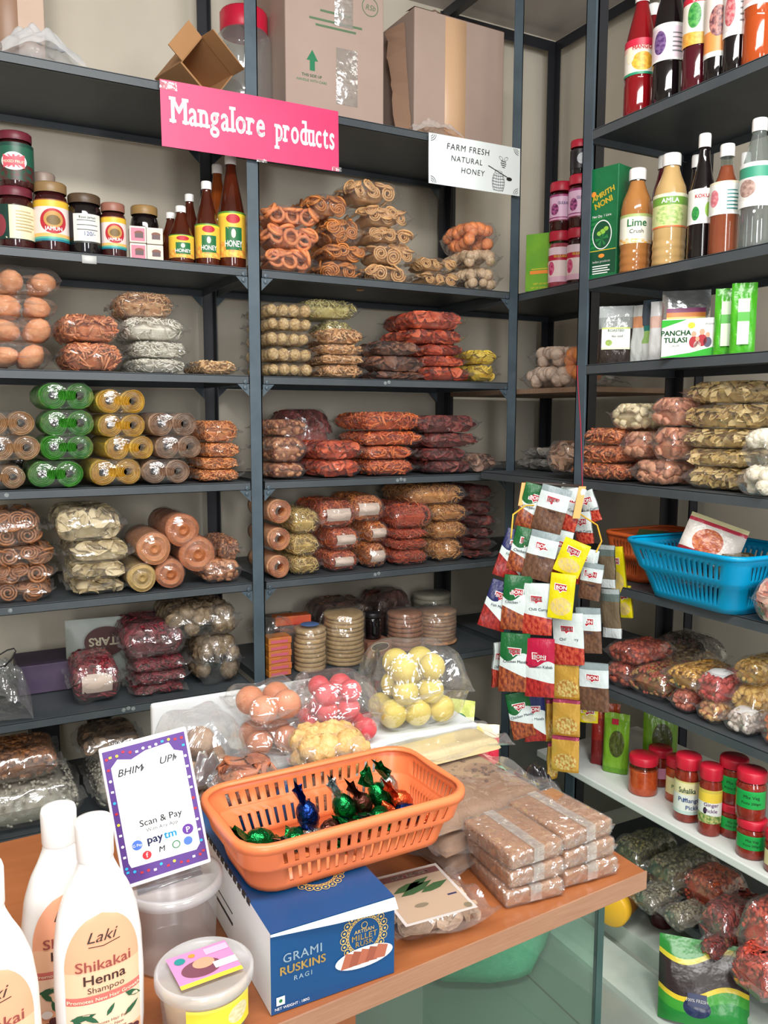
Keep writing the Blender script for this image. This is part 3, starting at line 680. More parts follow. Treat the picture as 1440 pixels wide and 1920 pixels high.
LAB_GREENBAND = dict(z0=.32, z1=.66, half=1.5, mat=printed('green_band_label', [(0, (238, 240, 238)), (.16, (226, 226, 220)), (.66, (60, 150, 120)), (.9, (236, 238, 236))], blob=(.3, .42, .18, .2, (150, 120, 110), (190, 160, 150))))
LAB_SPINK = dict(z0=.25, z1=.55, half=.8, mat=printed('small_pink_label', [(0, (222, 150, 180)), (.9, (226, 160, 186))]))
LAB_SCREAM = dict(z0=.2, z1=.6, half=1.2, mat=printed('cream_label', [(0, (226, 214, 160)), (.8, (230, 218, 170))]), texts=[('Pickle', .0, -.1, .3, I_G, .0)])
LAB_MANGOP = dict(z0=.14, z1=.66, half=1.4, mat=printed('mango_pickle_label', [(0, (190, 214, 206)), (.1, (226, 232, 222)), (.6, (232, 226, 176)), (.95, (210, 200, 120))]), texts=[('Suhalika', .0, .16, .3, ink((24, 70, 50)), .02), ('Puli', -.3, -.12, .2, ink((30, 70, 130)), .01), ('Mango', .35, -.12, .2, ink((30, 70, 130)), .01), ('Pickle', .45, -.34, .18, ink((30, 70, 130)), .01)])
LAB_YELLOWP = dict(z0=.2, z1=.7, half=1.3, mat=printed('yellow_pickle_label', [(0, (226, 230, 224)), (.3, (232, 236, 230)), (.62, (236, 206, 70)), (.9, (210, 190, 80))], food=(.3, (90, 130, 60), (190, 190, 120), .1)), polys=[(ellipse(-.4, -.12, .16, .1), I_K)], texts=[('Ginger', .1, .02, .15, ink((110, 60, 120)), .01), ('Pickle', .1, -.16, .15, ink((110, 60, 120)), .01)])
LAB_GREENP = dict(z0=.28, z1=.66, half=1.15, mat=printed('green_hand_label', [(0, (22, 160, 70)), (.9, (30, 170, 80))]), texts=[('Mix Veg', .05, .08, .26, I_K, .0), ('Pickle 200gm', .05, -.24, .22, I_K, .0)])
LAB_ROSEJ = dict(z0=.1, z1=.72, half=1.5, mat=printed('rose_jar_label', [(0, (238, 190, 212)), (.16, (244, 222, 220)), (.62, (196, 30, 66)), (.78, (240, 214, 226))], blob=(.22, .4, .12, .2, (196, 40, 100), (226, 110, 150))), texts=[('GULKAND', .1, .2, .13, I_Y, .03)])
LAB_LILAC = dict(z0=.2, z1=.75, half=1.5, mat=printed('lilac_jar_label', [(0, (110, 30, 50)), (.05, (228, 170, 206)), (.12, (150, 50, 110)), (.16, (232, 190, 220)), (.92, (170, 60, 120))], blob=(.3, .45, .13, .22, (90, 30, 80), (190, 90, 150))), texts=[('GULKAND', .35, .12, .2, ink((80, 70, 130)), .02)])
LAB_DARKJ = dict(z0=.2, z1=.75, half=1.5, mat=printed('dark_jar_label', [(0, (30, 26, 32)), (.9, (50, 40, 46))], blob=(.6, .5, .2, .3, (210, 214, 220), (180, 186, 196))))

P_NAVY = printed('navy_sachet', [(0, (30, 30, 84)), (.05, (206, 216, 214)), (.62, (26, 30, 84))], wave=.06, food=(.46, (120, 20, 22), (160, 44, 34), .34), rough=.3, bump=.3)
P_GREEN = printed('green_sachet', [(0, (206, 216, 214)), (.6, (16, 92, 42))], wave=.07, food=(.44, (104, 40, 28), (166, 88, 46), .2), rough=.3, bump=.3)
P_PEPPER = printed('brown_sachet', [(0, (206, 214, 214)), (.07, (206, 216, 216)), (.86, (136, 150, 152))], food=(.5, (88, 60, 46), (112, 80, 60), .0), rough=.3, bump=.3)
P_RED = printed('red_sachet', [(0, (60, 30, 60)), (.05, (206, 216, 214)), (.9, (206, 216, 214))], food=(.42, (150, 32, 30), (196, 84, 60), .1), rough=.3, bump=.3)
P_PINK = printed('crimson_sachet', [(0, (206, 216, 214)), (.56, (176, 20, 60))], wave=.06, food=(.34, (136, 24, 30), (180, 52, 46), .1), rough=.3, bump=.3)
P_YEL = printed('yellow_sachet', [(0, (222, 206, 20)), (.9, (230, 214, 30))], blob=(.5, .28, .42, .2, (206, 186, 130), (230, 200, 90)), rough=.3, bump=.3)
P_GOLD = printed('gold_sachet', [(0, (190, 140, 50)), (.06, (206, 160, 70)), (.92, (160, 60, 90))], blob=(.5, .3, .42, .24, (226, 206, 130), (190, 130, 60)), rough=.25, metal=.3, bump=.3)
P_CLEAR = printed('grey_sachet', [(0, (206, 214, 214)), (.2, (110, 96, 76)), (.75, (96, 110, 106)), (.9, (160, 170, 170))], rough=.2, bump=.4)

# ------------------------------------------------------------------ more builders
def sachet_mesh(w, h, m, seed=0):
    n, k = 9, 13; u = np.linspace(-1, 1, n); v = np.linspace(-1, 1, k); U, V = np.meshgrid(u, v); rng = np.random.default_rng(seed)
    t = pill(U*.98, V*.95)*.006; wv = .0018*np.sin(V*5+rng.random()*6)*np.cos(U*3+rng.random()*6)
    g = G(); uv = np.stack([(U+1)/2, (V+1)/2], -1).reshape(-1, 2)
    g.add(np.stack([U*w/2, -t+wv, V*h/2], -1).reshape(-1, 3), gridf(n, k), 0, uv=uv)
    g.add(np.stack([U*w/2, t+wv+.0006, V*h/2], -1).reshape(-1, 3), gridf(n, k)[:, ::-1], 0, uv=uv)
    return g.mesh('sachet', m)
_sm = {}
SAYS = {'navy_sachet': 'Fish Masala', 'green_sachet': 'Chicken Masala', 'crimson_sachet': 'Chicken Kabab', 'red_sachet': 'Chilli Curry', 'brown_sachet': 'Pepper', 'yellow_sachet': ''}
def logo_mesh(nm):
    if nm not in _sm:
        g = G(); s = .014
        add_poly(g, [(-1.25*s, .75*s), (1.25*s, .6*s), (1.2*s, -.6*s), (.3*s, -.55*s), (-.2*s, -1.0*s), (-.45*s, -.5*s), (-1.2*s, -.5*s)], 1, -.0002)
        add_poly(g, [(-1.1*s, .62*s), (1.1*s, .5*s), (1.06*s, -.48*s), (.25*s, -.45*s), (-.18*s, -.8*s), (-.4*s, -.4*s), (-1.05*s, -.4*s)], 0)
        add_text(g, 'BON', 0, -.28*s, .9*s, 1, .03, .0003)
        if SAYS.get(nm): add_text(g, SAYS[nm], .004, -.029, .0098 if nm != 'brown_sachet' else .0075, 2, .01, .0003)
        _sm[nm] = g.mesh('logo', [ink((170, 24, 40)), I_W, ink((50, 60, 80))])
    return _sm[nm]
def sachet_strip(label, design, items, hanger=None):
    """items = [(x, y, z, w, h, yaw, roll)] from the top down"""
    x, y, z = items[0][:3]
    t = thing('sachet_strip', label, 'sachet strip', (x, y, z), (0, 0, 0), 'spice sachet strips on the hanging display')
    for i, (sx, sy, sz, w, h, yaw, roll) in enumerate(items):
        k = (design.name, round(w, 3), round(h, 3))
        if k not in _sm: _sm[k] = sachet_mesh(w, h, design, len(_sm))
        o = link('sachet', _sm[k], t, (sx-x, sy-y, sz-z), (0, 0, 0)); o.rotation_mode = 'XYZ'
        o.rotation_euler = (Matrix.Rotation(yaw, 3, 'Z') @ Matrix.Rotation(roll, 3, 'Y')).to_euler()
        if design not in (P_GOLD, P_CLEAR): link('logo', logo_mesh(design.name), o, (-.002, -.0068, h*.2), (PI/2, 0, 0))
    return t
def basket(name, label, loc, rz, w, d, h, m, flare=.02, ns=(14, 9), rx=0.0, cr=.03):
    t = thing(name, label, 'basket', loc, (rx, 0, rz)); zs = [0, .10, .14, .44, .52, .56, .60, .84, .90, 1.0]
    def ring(W, D, rad):
        P = []; K = []
        for (cx, cy, a0, n, L) in ((W/2-rad, -D/2+rad, -90, ns[1], D), (W/2-rad, D/2-rad, 0, ns[0], W), (-W/2+rad, D/2-rad, 90, ns[1], D), (-W/2+rad, -D/2+rad, 180, ns[0], W)):
            for i in range(5):
                a = R(a0+i*18); P.append((cx+rad*math.cos(a), cy+rad*math.sin(a))); K.append(0)
            a = R(a0+90); e = np.array((cx+rad*math.cos(a), cy+rad*math.sin(a))); dr = np.array((math.cos(a+PI/2), math.sin(a+PI/2))); LL = L-2*rad
            for i in range(n):
                for f, kk in ((0, 0), (.62, 1)):
                    q = e+dr*LL*((i+f)/n); P.append(tuple(q)); K.append(kk)
        return np.array(P), K
    rows = []
    for q in zs:
        step = .0 if q < .5 else .006
        P, K = ring(w-2*flare*(1-q)-.012+step*2, d-2*flare*(1-q)-.012+step*2, cr)
        rows.append(np.column_stack([P, np.full(len(P), q*h)]))
    n = len(K); V = np.concatenate(rows); F = []
    for j in range(len(zs)-1):
        slot = (j in (2, 6))
        for i in range(n):
            if slot and K[i] == 1: continue
            F.append((j*n+i, j*n+(i+1) % n, (j+1)*n+(i+1) % n, (j+1)*n+i))
    g = G().add(V, np.array(F)); body = obj('basket_wall', g, m, t, smooth=True)
    md = body.modifiers.new('thickness', 'SOLIDIFY'); md.thickness = .0022; md.offset = 0
    P, K = ring(w, d, cr+.004)
    prof = [(-.006, 0), (-.006, .002), (0, .004), (.004, .001), (.004, -.007), (.002, -.007)]; V = []
    c = np.array(P); nrm = c/np.linalg.norm(c/np.array([w, d]), axis=1, keepdims=True)/np.array([w, d])**2; nrm /= np.linalg.norm(nrm, axis=1, keepdims=True)
    for (o_, z_) in prof: V.append(np.column_stack([c+nrm*o_, np.full(n, h+z_)]))
    obj('rim', G().add(np.concatenate(V), gridf(n, len(prof), True)), m, t)
    P, K = ring(w-2*flare-.012, d-2*flare-.012, cr); fl = G()
    V = np.column_stack([P, np.full(n, .001)]); fl.add(np.vstack([V, [[0, 0, .001]]]), np.array([(i, (i+1) % n, n) for i in range(n)]))
    fo = obj('basket_floor', fl, m, t); md = fo.modifiers.new('thickness', 'SOLIDIFY'); md.thickness = .002; md.offset = 1
    return t
def toffee(label, loc, rot, body_m, end_m, s=1.0):
    t = thing('wrapped_toffee', label, 'toffee', loc, rot, 'foil wrapped toffees in the orange basket')
    V, F = sphere(14, 10); V = V*np.array([.016, .010, .010]); V = V*(1+.06*np.sin(V[:, 0:1]*900)*np.sign(V[:, 1:2])); obj('sweet', G().add(V*s, F), body_m, t)
    for sd in (-1, 1):
        n = 10; g = G(); P = []
        for r_, q in ((.003, 0), (.007, .006), (.012, .016)):
            for i in range(n):
                a = 2*PI*i/n; k = 1+.35*(-1)**i*(q > 0); P.append((sd*(.014+q), r_*k*math.cos(a), r_*.45*k*math.sin(a+.6)))
        g.add(np.array(P)*s, gridf(n, 3, True)); obj('twist', g, end_m, t, smooth=False)
    return t
def ladoo_bag(name, label, loc, rz, w, d, h, r, c, c2, fm=None, n=None, rough=.6, lump=0.0, rows_=None, group='bags of round sweets on the counter'):
    """clear bag of round sweets heaped in layers; every sweet is its own part"""
    _seed[0] += 1; rng = np.random.default_rng(_seed[0]); t = thing(name, label, 'sweet packet', loc, (0, 0, rz), group)
    m = mat('sweet_ball', c, rough, c2, 40.0, bump=.5 if lump else .12, bs=180, sss=.05)
    V, F = sphere(20, 14)
    if lump: V = V*(1+lump*np.sin(V[:, 0:1]*9)*np.sin(V[:, 1:2]*8+1)*np.sin(V[:, 2:3]*10))
    me = G().add(V*r, F).mesh('ladoo', m); lay = 0; z = r+.002; pts = []
    while z < h-r*.4 and lay < 6:
        f = 1-.16*lay; nx = max(1, int(round((w*f)/(2*r*1.02)))); ny = max(1, int(round((d*f)/(2*r*1.05))))
        if lay % 2 and nx > 2: nx -= 1
        for i in range(nx):
            for j in range(ny):
                pts.append(((i-(nx-1)/2)*2*r*1.01+rng.normal()*r*.07, (j-(ny-1)/2)*2*r*1.02+rng.normal()*r*.07, z+rng.normal()*r*.05))
        z += r*1.62; lay += 1
    for q in pts: link('ladoo', me, t, q, (rng.random()*6, rng.random()*6, rng.random()*6), (rng.uniform(.94, 1.05),)*3)
    obj('plastic_film', film_mesh(w*1.05, d*1.05, h*1.04, .010, .012, rng, wr=.004), fm or FILM, t)
    return t

# ------------------------------------------------------------------ top shelf
KRAFT = mat('brown_cardboard', (176, 154, 142), .8, (168, 146, 134), 5.0); KRAFT2 = mat('tan_cardboard', (178, 132, 88), .8, (166, 122, 80), 5.0); KDARK = mat('cardboard_edge', (150, 118, 96), .85)
TAPE = film(tint=(250, 248, 244), base=.22, rough=.16, milky=.12, crinkle=.5, scale=60.0)
g0 = 'things stored on the top shelf'
t = thing('cardboard_box', 'tall cardboard carton with green printing and a green arrow, patched with tape', 'box', (1.106, 2.50, ZA+.001), (0, 0, R(-1.5)), 'cardboard cartons on the top shelf')
obj('box_body', G().add(*rbox(.318, .30, .52, .004)), KRAFT, t, smooth=False)
g = G(); gi = ink((90, 120, 90)); ga = ink((30, 120, 80))
for i, wd in enumerate((.11, .10, .12, .09)): g.add(*poly(rect(-.13, -.13+wd, .372-i*.013, .378-i*.013)), 0)
for i, wd in enumerate((.10, .17, .13)): g.add(*poly(rect(.01-wd/2-.01, .01+wd/2-.01, .30-i*.016-(.01 if i else 0), .306-i*.016-(.01 if i else 0))), 0)
add_text(g, 'PRODUCT CONTENTS', -.07, .386, .013, 0, .01); add_text(g, 'THIS SIDE UP', -.078, .112, .011, 1, .01); add_text(g, 'HANDLE WITH CARE', -.078, .098, .010, 1, .0)
add_poly(g, [(-.084, .13), (-.068, .13), (-.068, .158), (-.058, .158), (-.076, .188), (-.094, .158), (-.084, .158)], 1)
V, F = torus(.026, .0012, 28, 4); g.add(V*np.array([1, 1, .1]), F, 0, T(.112, .345, 0)); add_text(g, 'RSb', .112, .336, .022, 0, .0, shear=.3)
obj('print', g, [gi, ga], t, (0, -.1508, 0), (PI/2, 0, 0), smooth=False)
for (a, b, c, d) in ((.0, .07, .05, .21), (-.005, .055, .27, .50)):
    g = G().add(*rbox(b-a, .0006, d-c, .0002, 1)); obj('tape', g, TAPE, t, ((a+b)/2, -.1512, c))
t = thing('cardboard_box', 'large plain brown carton with a tan tape band, beside the corner upright', 'box', (1.572, 2.565, ZA+.001), (0, 0, R(1.2)), 'cardboard cartons on the top shelf')
obj('box_body', G().add(*rbox(.355, .33, .41, .004)), KRAFT, t, smooth=False)
obj('tape', G().add(*rbox(.082, .0008, .40, .0002, 1)), mat('tan_parcel_tape', (206, 168, 132), .35), t, (-.02, -.1655, .005))
g = G(); rng = np.random.default_rng(3)
for x0, x1 in ((-.178, .0), (.0, .178)):
    n = 8; V = []
    for i in range(n):
        x = x0+(x1-x0)*i/(n-1); V += [(x, -.165, .41), (x, -.12+rng.normal()*.006, .425+rng.normal()*.004)]
    g.add(V, np.array([(2*i, 2*i+2, 2*i+3, 2*i+1) for i in range(n-1)]))
obj('flap', g, KDARK, t, smooth=False)
g = G(); V = []
for i in range(14): V += [(-.179-.004, -.16+i*.004+rng.normal()*.002, .02+i*.028), (-.179-.03-rng.random()*.012, -.12+i*.006, .02+i*.028+rng.normal()*.008)]
g.add(V, np.array([(2*i, 2*i+2, 2*i+3, 2*i+1) for i in range(13)])); obj('torn_flap', g, KDARK, t, smooth=False)
# small open box, tipped on its edge
t = thing('cardboard_box', 'small tan box tipped over with its open end towards the aisle', 'box', (.668, 2.44, ZA+.043), (0, R(38), R(14)), 'cardboard cartons on the top shelf')
g = G(); w, d, h, k = .125, .15, .11, .003
for b in ((-w/2, w/2, -d/2, d/2, -.002, k), (-w/2, w/2, -d/2, d/2, h-k, h), (-w/2, -w/2+k, -d/2, d/2, 0, h), (w/2-k, w/2, -d/2, d/2, 0, h), (-w/2, w/2, d/2-k, d/2, 0, h)): g.add(*box(*b))
obj('box_body', g, KRAFT2, t, smooth=False)
g = G().add(*box(-w/2, w/2, -d/2-.06, -d/2, h-.004, h-.001), 0); g.add(*box(-w/2-.05, -w/2, -d/2-.002, -d/2+.001, .004, h-.004), 0); obj('flap', g, KRAFT2, t, smooth=False)
t = thing('cardboard_box', 'carton with a darker side, against the back wall at the end of the top shelf', 'box', (.17, 2.62, ZA+.001), (0, 0, R(-4)), 'cardboard cartons on the top shelf')
obj('box_body', G().add(*rbox(.30, .24, .40, .004)), mat('pinkish_cardboard', (196, 170, 152), .8, (206, 182, 164), 4.0), t, smooth=False)
obj('tape', G().add(*rbox(.05, .241, .402, .001, 1)), mat('brown_side_band', (150, 116, 92), .4), t, (.06, 0, 0))  # darker brown band, drawn for the carton's darker side
# big clear jar with red lid
t = thing('storage_jar', 'big clear plastic jar with a red screw lid, beside the taped carton', 'jar', (.876, 2.52, ZA+.001))
pr = [(1e-4, 0), (.07, 0), (.084, .01), (.087, .05), (.085, .06), (.087, .07), (.087, .12), (.085, .13), (.087, .14), (.087, .21), (.084, .24), (.07, .262), (.064, .268), (.064, .285)]
obj('body', G().add(*lathe(pr, 36)), film(tint=(236, 240, 240), base=.16, rough=.06, milky=.1, crinkle=.15, scale=14.0), t)
V, F = lathe([(.069, .262), (.071, .266), (.071, .315), (.066, .322), (1e-4, .324)], 48); a = np.arctan2(V[:, 1], V[:, 0]); V[:, :2] *= (1+.008*np.sign(np.sin(a*24)))[:, None]
obj('lid', G().add(V, F), mat('red_plastic_lid', (206, 28, 62), .35), t)
loose_film('plastic_bag', 'thin white plastic bag lying crumpled at the end of the top shelf', None, (.285, 2.385, ZA+.002), (0, 0, .1), .22, .13, .115, film(tint=(246, 250, 255), base=.08, milky=.42, crinkle=.7), 11)
loose_film('plastic_bag', 'crumpled clear bag with peach paper in front of the plain carton', None, (1.445, 2.345, ZA+.002), (0, 0, -.1), .19, .08, .062, film(tint=(246, 226, 206), base=.12, milky=.34, crinkle=.9), 12)
# ------------------------------------------------------------------ signs taped to the top shelf
def sheet(name, label, cat, c, w, h, roll, m, art=None, mats=(), curl=.01, parts=()):
    t = thing(name, label, cat, c, (0, roll, 0)); n = 20; U, V = np.meshgrid(np.linspace(-1, 1, n), np.linspace(-1, 1, 10))
    def bend(x, z): return -curl*(.3*np.cos(x*9/w*.35)+.5*np.sin(z/h*2.2+x/w*3))
    Y = bend(U*w/2, V*h/2); g = G()
    for o_ in (0, .0006): g.add(np.stack([U*w/2, Y+o_, V*h/2], -1).reshape(-1, 3), gridf(n, 10))
    obj('sheet', g, m, t)
    if art:
        g = G(); art(g); Vv = np.concatenate(g.v); P = np.stack([Vv[:, 0], bend(Vv[:, 0], Vv[:, 1])-.0009-Vv[:, 2], Vv[:, 1]], 1); g.v = [P]; obj('lettering', g, list(mats), t, smooth=False)
    return t
SERIF = {'M': [(0, 0), (1, 0), (0, 1), (1, 1)], 'n': [(0, 0), (1, 0), (0, 1)], 'a': [(1, 0)], 'l': [(.5, 0), (.2, 1)], 'r': [(0, 0), (0, 1)], 'p': [(0, 0), (0, 1)], 'd': [(1, 0), (.7, 1)], 'u': [(1, 0), (0, 1), (.7, 1)], 't': [], 'o': [], 'e': [], 'g': [], 'c': [], 's': []}
def slab(g, s, x0, y, size, m, width):
    """heavy slab lettering: bold glyphs with square serifs, condensed to the given width"""
    x = 0.0; pieces = []
    for ch in s:
        if ch == ' ': x += .30; continue
        V, F = text(ch, 1.0, .026); V = V*np.array([1.12 if ch == 'M' else 1, 1, 1]); a, b = V[:, 0].min(), V[:, 0].max(); V = V-np.array([a, 0, 0]); wd = b-a
        pieces.append((V+np.array([x, 0, 0]), F)); top, bot = V[:, 1].max(), V[:, 1].min()
        for (fx, fy) in SERIF.get(ch, []):
            base = (bot if ch == 'p' and fx == 0 and fy == 0 else 0.0); yy = base+.045 if fy == 0 else top-.045
            cx = x+.075+fx*(wd-.15); V2, F2 = poly(rect(cx-.16, cx+.16, yy-.045, yy+.045)); pieces.append((V2, F2))
        x += wd+.085
    k = width/x
    for V, F in pieces: V = V.copy(); V[:, 0] = (V[:, 0]*k)+x0; V[:, 1] = V[:, 1]*size+y; g.add(V, F, m)
def art_pink(g):
    for q, m_, dz in ((1, 1, 0.0),):
        slab(g, 'Mangalore', -.230, -.020, .092, 0, .265); slab(g, 'products', .062, -.024, .092, 0, .185)
    for (x, y, w, h) in ((-.235, .07, .045, .02), (.25, -.078, .03, .012), (.02, -.085, .03, .008)): g.add(*poly(rect(x-w/2, x+w/2, y-h/2, y+h/2), .0004), 1)
pinkm = mat('pink_paper', (222, 68, 118), .4, (214, 60, 110), 7.0)
sheet('paper_sign', 'pink paper sign reading Mangalore products, taped to the top shelf', 'sign', (.820, 2.283, 2.146), .514, .168, R(-.5), pinkm, art_pink, (mat('white_lettering', (246, 238, 240), .5), TAPE), .004)
def art_white(g):
    add_text(g, 'FARM FRESH', -.03, .035, .026, 0, .0, shear=.1, sp=1.15); add_text(g, 'NATURAL', -.035, .002, .024, 0, .0, shear=.1, sp=1.15); add_text(g, 'HONEY', -.012, -.03, .024, 0, .0, shear=.1, sp=1.15)
    cx, cy = .088, -.04
    for i in range(6):
        y = cy-.026+i*.009; w = .016+.008*math.sin((i+.5)/6*PI)
        g.add(*tube([(cx-w, y, 0), (cx, y-.002, 0), (cx+w, y, 0)], .0007, 4), 0)
        for k in range(-2, 3): g.add(*tube([(cx+k*w/2.6, y, 0), (cx+k*w/2.5, y+.008, 0)], .0005, 4), 0)
    for s in (-1, 1): g.add(*tube([(cx+s*(.016+.008*math.sin((i+.5)/8*PI)), cy-.028+i*.0075, 0) for i in range(8)], .0008, 4), 0)
    V, F = torus(.014, .0009, 20, 4); g.add(V*np.array([1, .35, .1]), F, 0, T(cx, cy+.03, 0))
    g.add(*tube([(cx-.04, cy+.045, 0), (cx+.035, cy+.018, 0)], .0014, 4), 0); add_poly(g, ellipse(cx+.043, cy+.013, .011, .006), 0, .0001)
    bx, by = .107, .026
    for i, w in enumerate((.009, .011, .009, .005)): g.add(*tube([(bx-w, by-i*.006, 0), (bx+w, by-i*.006-.002, 0)], .0012, 4), 0)
    for s in (-1, 1):
        V, F = torus(.008, .0007, 16, 4); g.add(V*np.array([1, .6, .1]), F, 0, RT(0, 0, s*.6, (bx+s*.010, by+.008, 0)))
    for sx in (-1, 1):
        for sy in (-1, 1):
            for r_ in (.007, .013, .019):
                V, F = torus(r_, .0008, 20, 4); k = (V[:, 0]*-sx > -1e-6) & (V[:, 1]*-sy > -1e-6)
                ok = [f for f in F if all(k[i] for i in f)]
                if ok: g.add(V*np.array([1, 1, .1]), np.array(ok), 0, T(sx*.168, sy*.072, 0))
sheet('paper_sign', 'white paper sign with handwritten farm fresh natural honey and a beehive drawing', 'sign', (1.561, 2.283, 2.150), .350, .150, R(-.5), mat('white_sign_paper', (232, 240, 240), .5), art_white, (I_K,), .003)
# price stubs and tape marks on shelf edges
for i, (x, z) in enumerate(((.372, ZB),)): tag(obj('shelf_ticket', G().add(*box(x-.018, x+.018, YF-.0016, YF-.0002, z-.026, z-.006)), mat('torn_label', (206, 208, 206), .6)), 'torn white ticket stuck on the honey shelf edge', 'ticket')
# ------------------------------------------------------------------ small printed boxes among the jars
for i, (x, z, yy) in enumerate(((.508, 0, 2.356), (.553, 0, 2.356), (.508, .045, 2.356), (.553, .045, 2.356))):
    m = mat('cream_card', (226, 218, 206), .5)
    def art_j(g, i=i):
        g.add(*poly(rect(-.018, .018, .004, .038)), 0 if i % 2 == 0 else 1); g.add(*poly(rect(-.008, .014, .012, .024), .0003), 2); g.add(*poly(ellipse(.003, .025, .012, .006), .0002), 3)
    carton('small_carton', ('pink printed small box, ' if i % 2 == 0 else 'cream printed small box, ')+('upper' if z else 'lower')+' one of its pair beside the honey bottles', 'box', 'little printed boxes on the honey shelf', (x, yy, ZB+.001+z), R(-8), .043, .05, .043, m, art_j, mats=(ink((206, 120, 140)), ink((222, 206, 190)), ink((90, 66, 70)), I_BR))
# ------------------------------------------------------------------ corner and second shelf cartons
def art_noni(g):
    W2, H = .0425, .245
    g.add(*poly(rect(-W2, W2, .012, .07)), 3)
    for i in range(7): g.add(*poly([(-W2+.006, .075+i*.012), (-W2+.03+.006*i, .08+i*.012), (-W2+.012, .084+i*.012)], .0001), 2)
    add_text(g, 'AMRITH', .002, .206, .019, 0, .03, .0003, rot=.32, shear=.1); add_text(g, 'NONI', .004, .184, .021, 0, .03, .0003, rot=.32)
    add_text(g, 'Net Qty. 1 Litre', -.002, .155, .0085, 1, .0, .0003)
    g.add(*poly(ellipse(-.028, .215, .007, .007), .0002), 4)
    g.add(*poly(ellipse(0, .11, .029, .037), .0002), 1); g.add(*poly(ellipse(0, .11, .0265, .0345), .0003), 3); 
    for (x, y, r_) in ((.002, .118, .008), (.012, .124, .007), (-.008, .114, .007)): g.add(*poly(ellipse(x, y, r_, r_*.8), .0005), 5)
    for k in range(6): g.add(*poly([(0, .1), (.02*math.cos(k), .1+.018*math.sin(k)), (.018*math.cos(k+.5), .1+.02*math.sin(k+.5))], .0004), 2)
    g.add(*poly(rect(-W2, W2, .070, .0715), .0003), 0); g.add(*poly(ellipse(0, .057, .009, .005), .0003), 4); add_text(g, 'indian products', 0, .04, .0085, 1, .01, .0003)
    for i in range(4): g.add(*poly(rect(-.026, .026-.006*(i % 2), .03-i*.006, .0325-i*.006), .0003), 1)
_n1 = carton('tall_carton', 'tall dark green juice carton standing against the corner post', 'box', None, (1.584, 1.690, 1.712), R(-76), .088, .075, .280, mat('green_card', (16, 92, 56), .3, (24, 110, 64), 20), art_noni, mats=(I_Y, I_W, ink((30, 120, 60)), ink((10, 72, 46)), I_OR, I_LG))
def art_side(g): add_text(g, 'AMRITH', 0, .2, .016, 0, .03, .0003, rot=.3); add_text(g, 'NONI', .004, .18, .016, 0, .03, .0003, rot=.3)
g = G(); art_side(g); obj('side_print', g, [I_Y], _n1, (.0431, 0, 0), (PI/2, 0, PI/2), smooth=False)
def art_packet(g):
    g.add(*poly(rect(-.045, .045, .055, .066), .0002), 0); g.add(*poly(ellipse(.022, .082, .008, .007), .0002), 0); g.add(*poly(rect(-.04, .04, .07, .072), .0002), 1)
    g.add(*poly(rect(.028, .04, .112, .122), .0002), 2); add_text(g, 'GIFT OF NATURE', 0, .02, .0085, 3, .0, .0003); add_text(g, 'GIFT OF GOOD HEALTH', 0, .008, .0075, 3, .0, .0003)
carton('flat_packet', 'lime green health drink packet standing beside the rose jars', 'packet', None, (1.800, 2.222, 1.767), R(-58), .122, .03, .185, printed('lime_card', [(0, (70, 150, 50))]) if 0 else mat('lime_card', (122, 176, 44), .35, (86, 150, 50), 9.0), art_packet, mats=(I_OR, I_Y, I_W, I_Y))
LILAC = dict(cat='jar')
bottle('gulkand_jar', 'lilac labelled jar stacked on the lower rose jar', 'jar', 'jars on the corner rack', (1.811, 2.16, 1.944), -.70, .0717, .150, 'pet', LQ_JAM, lab=LAB_LILAC, cap=(190, 36, 60), fill=.66)
bottle('gulkand_jar', 'lilac labelled jar stacked beside the post, half hidden', 'jar', 'jars on the corner rack', (1.83, 2.093, 1.943), -.72, .0704, .160, 'pet', LQ_JAM, lab=LAB_LILAC, cap=(190, 36, 60), fill=.66)
bottle('gulkand_jar', 'dark jar with a white label, highest of the jar pile by the post', 'jar', 'jars on the corner rack', (1.832, 2.10, 2.105), -.72, .060, .105, 'pet', LQ_BLACK, lab=LAB_DARKJ, cap=(190, 36, 60), fill=.8)
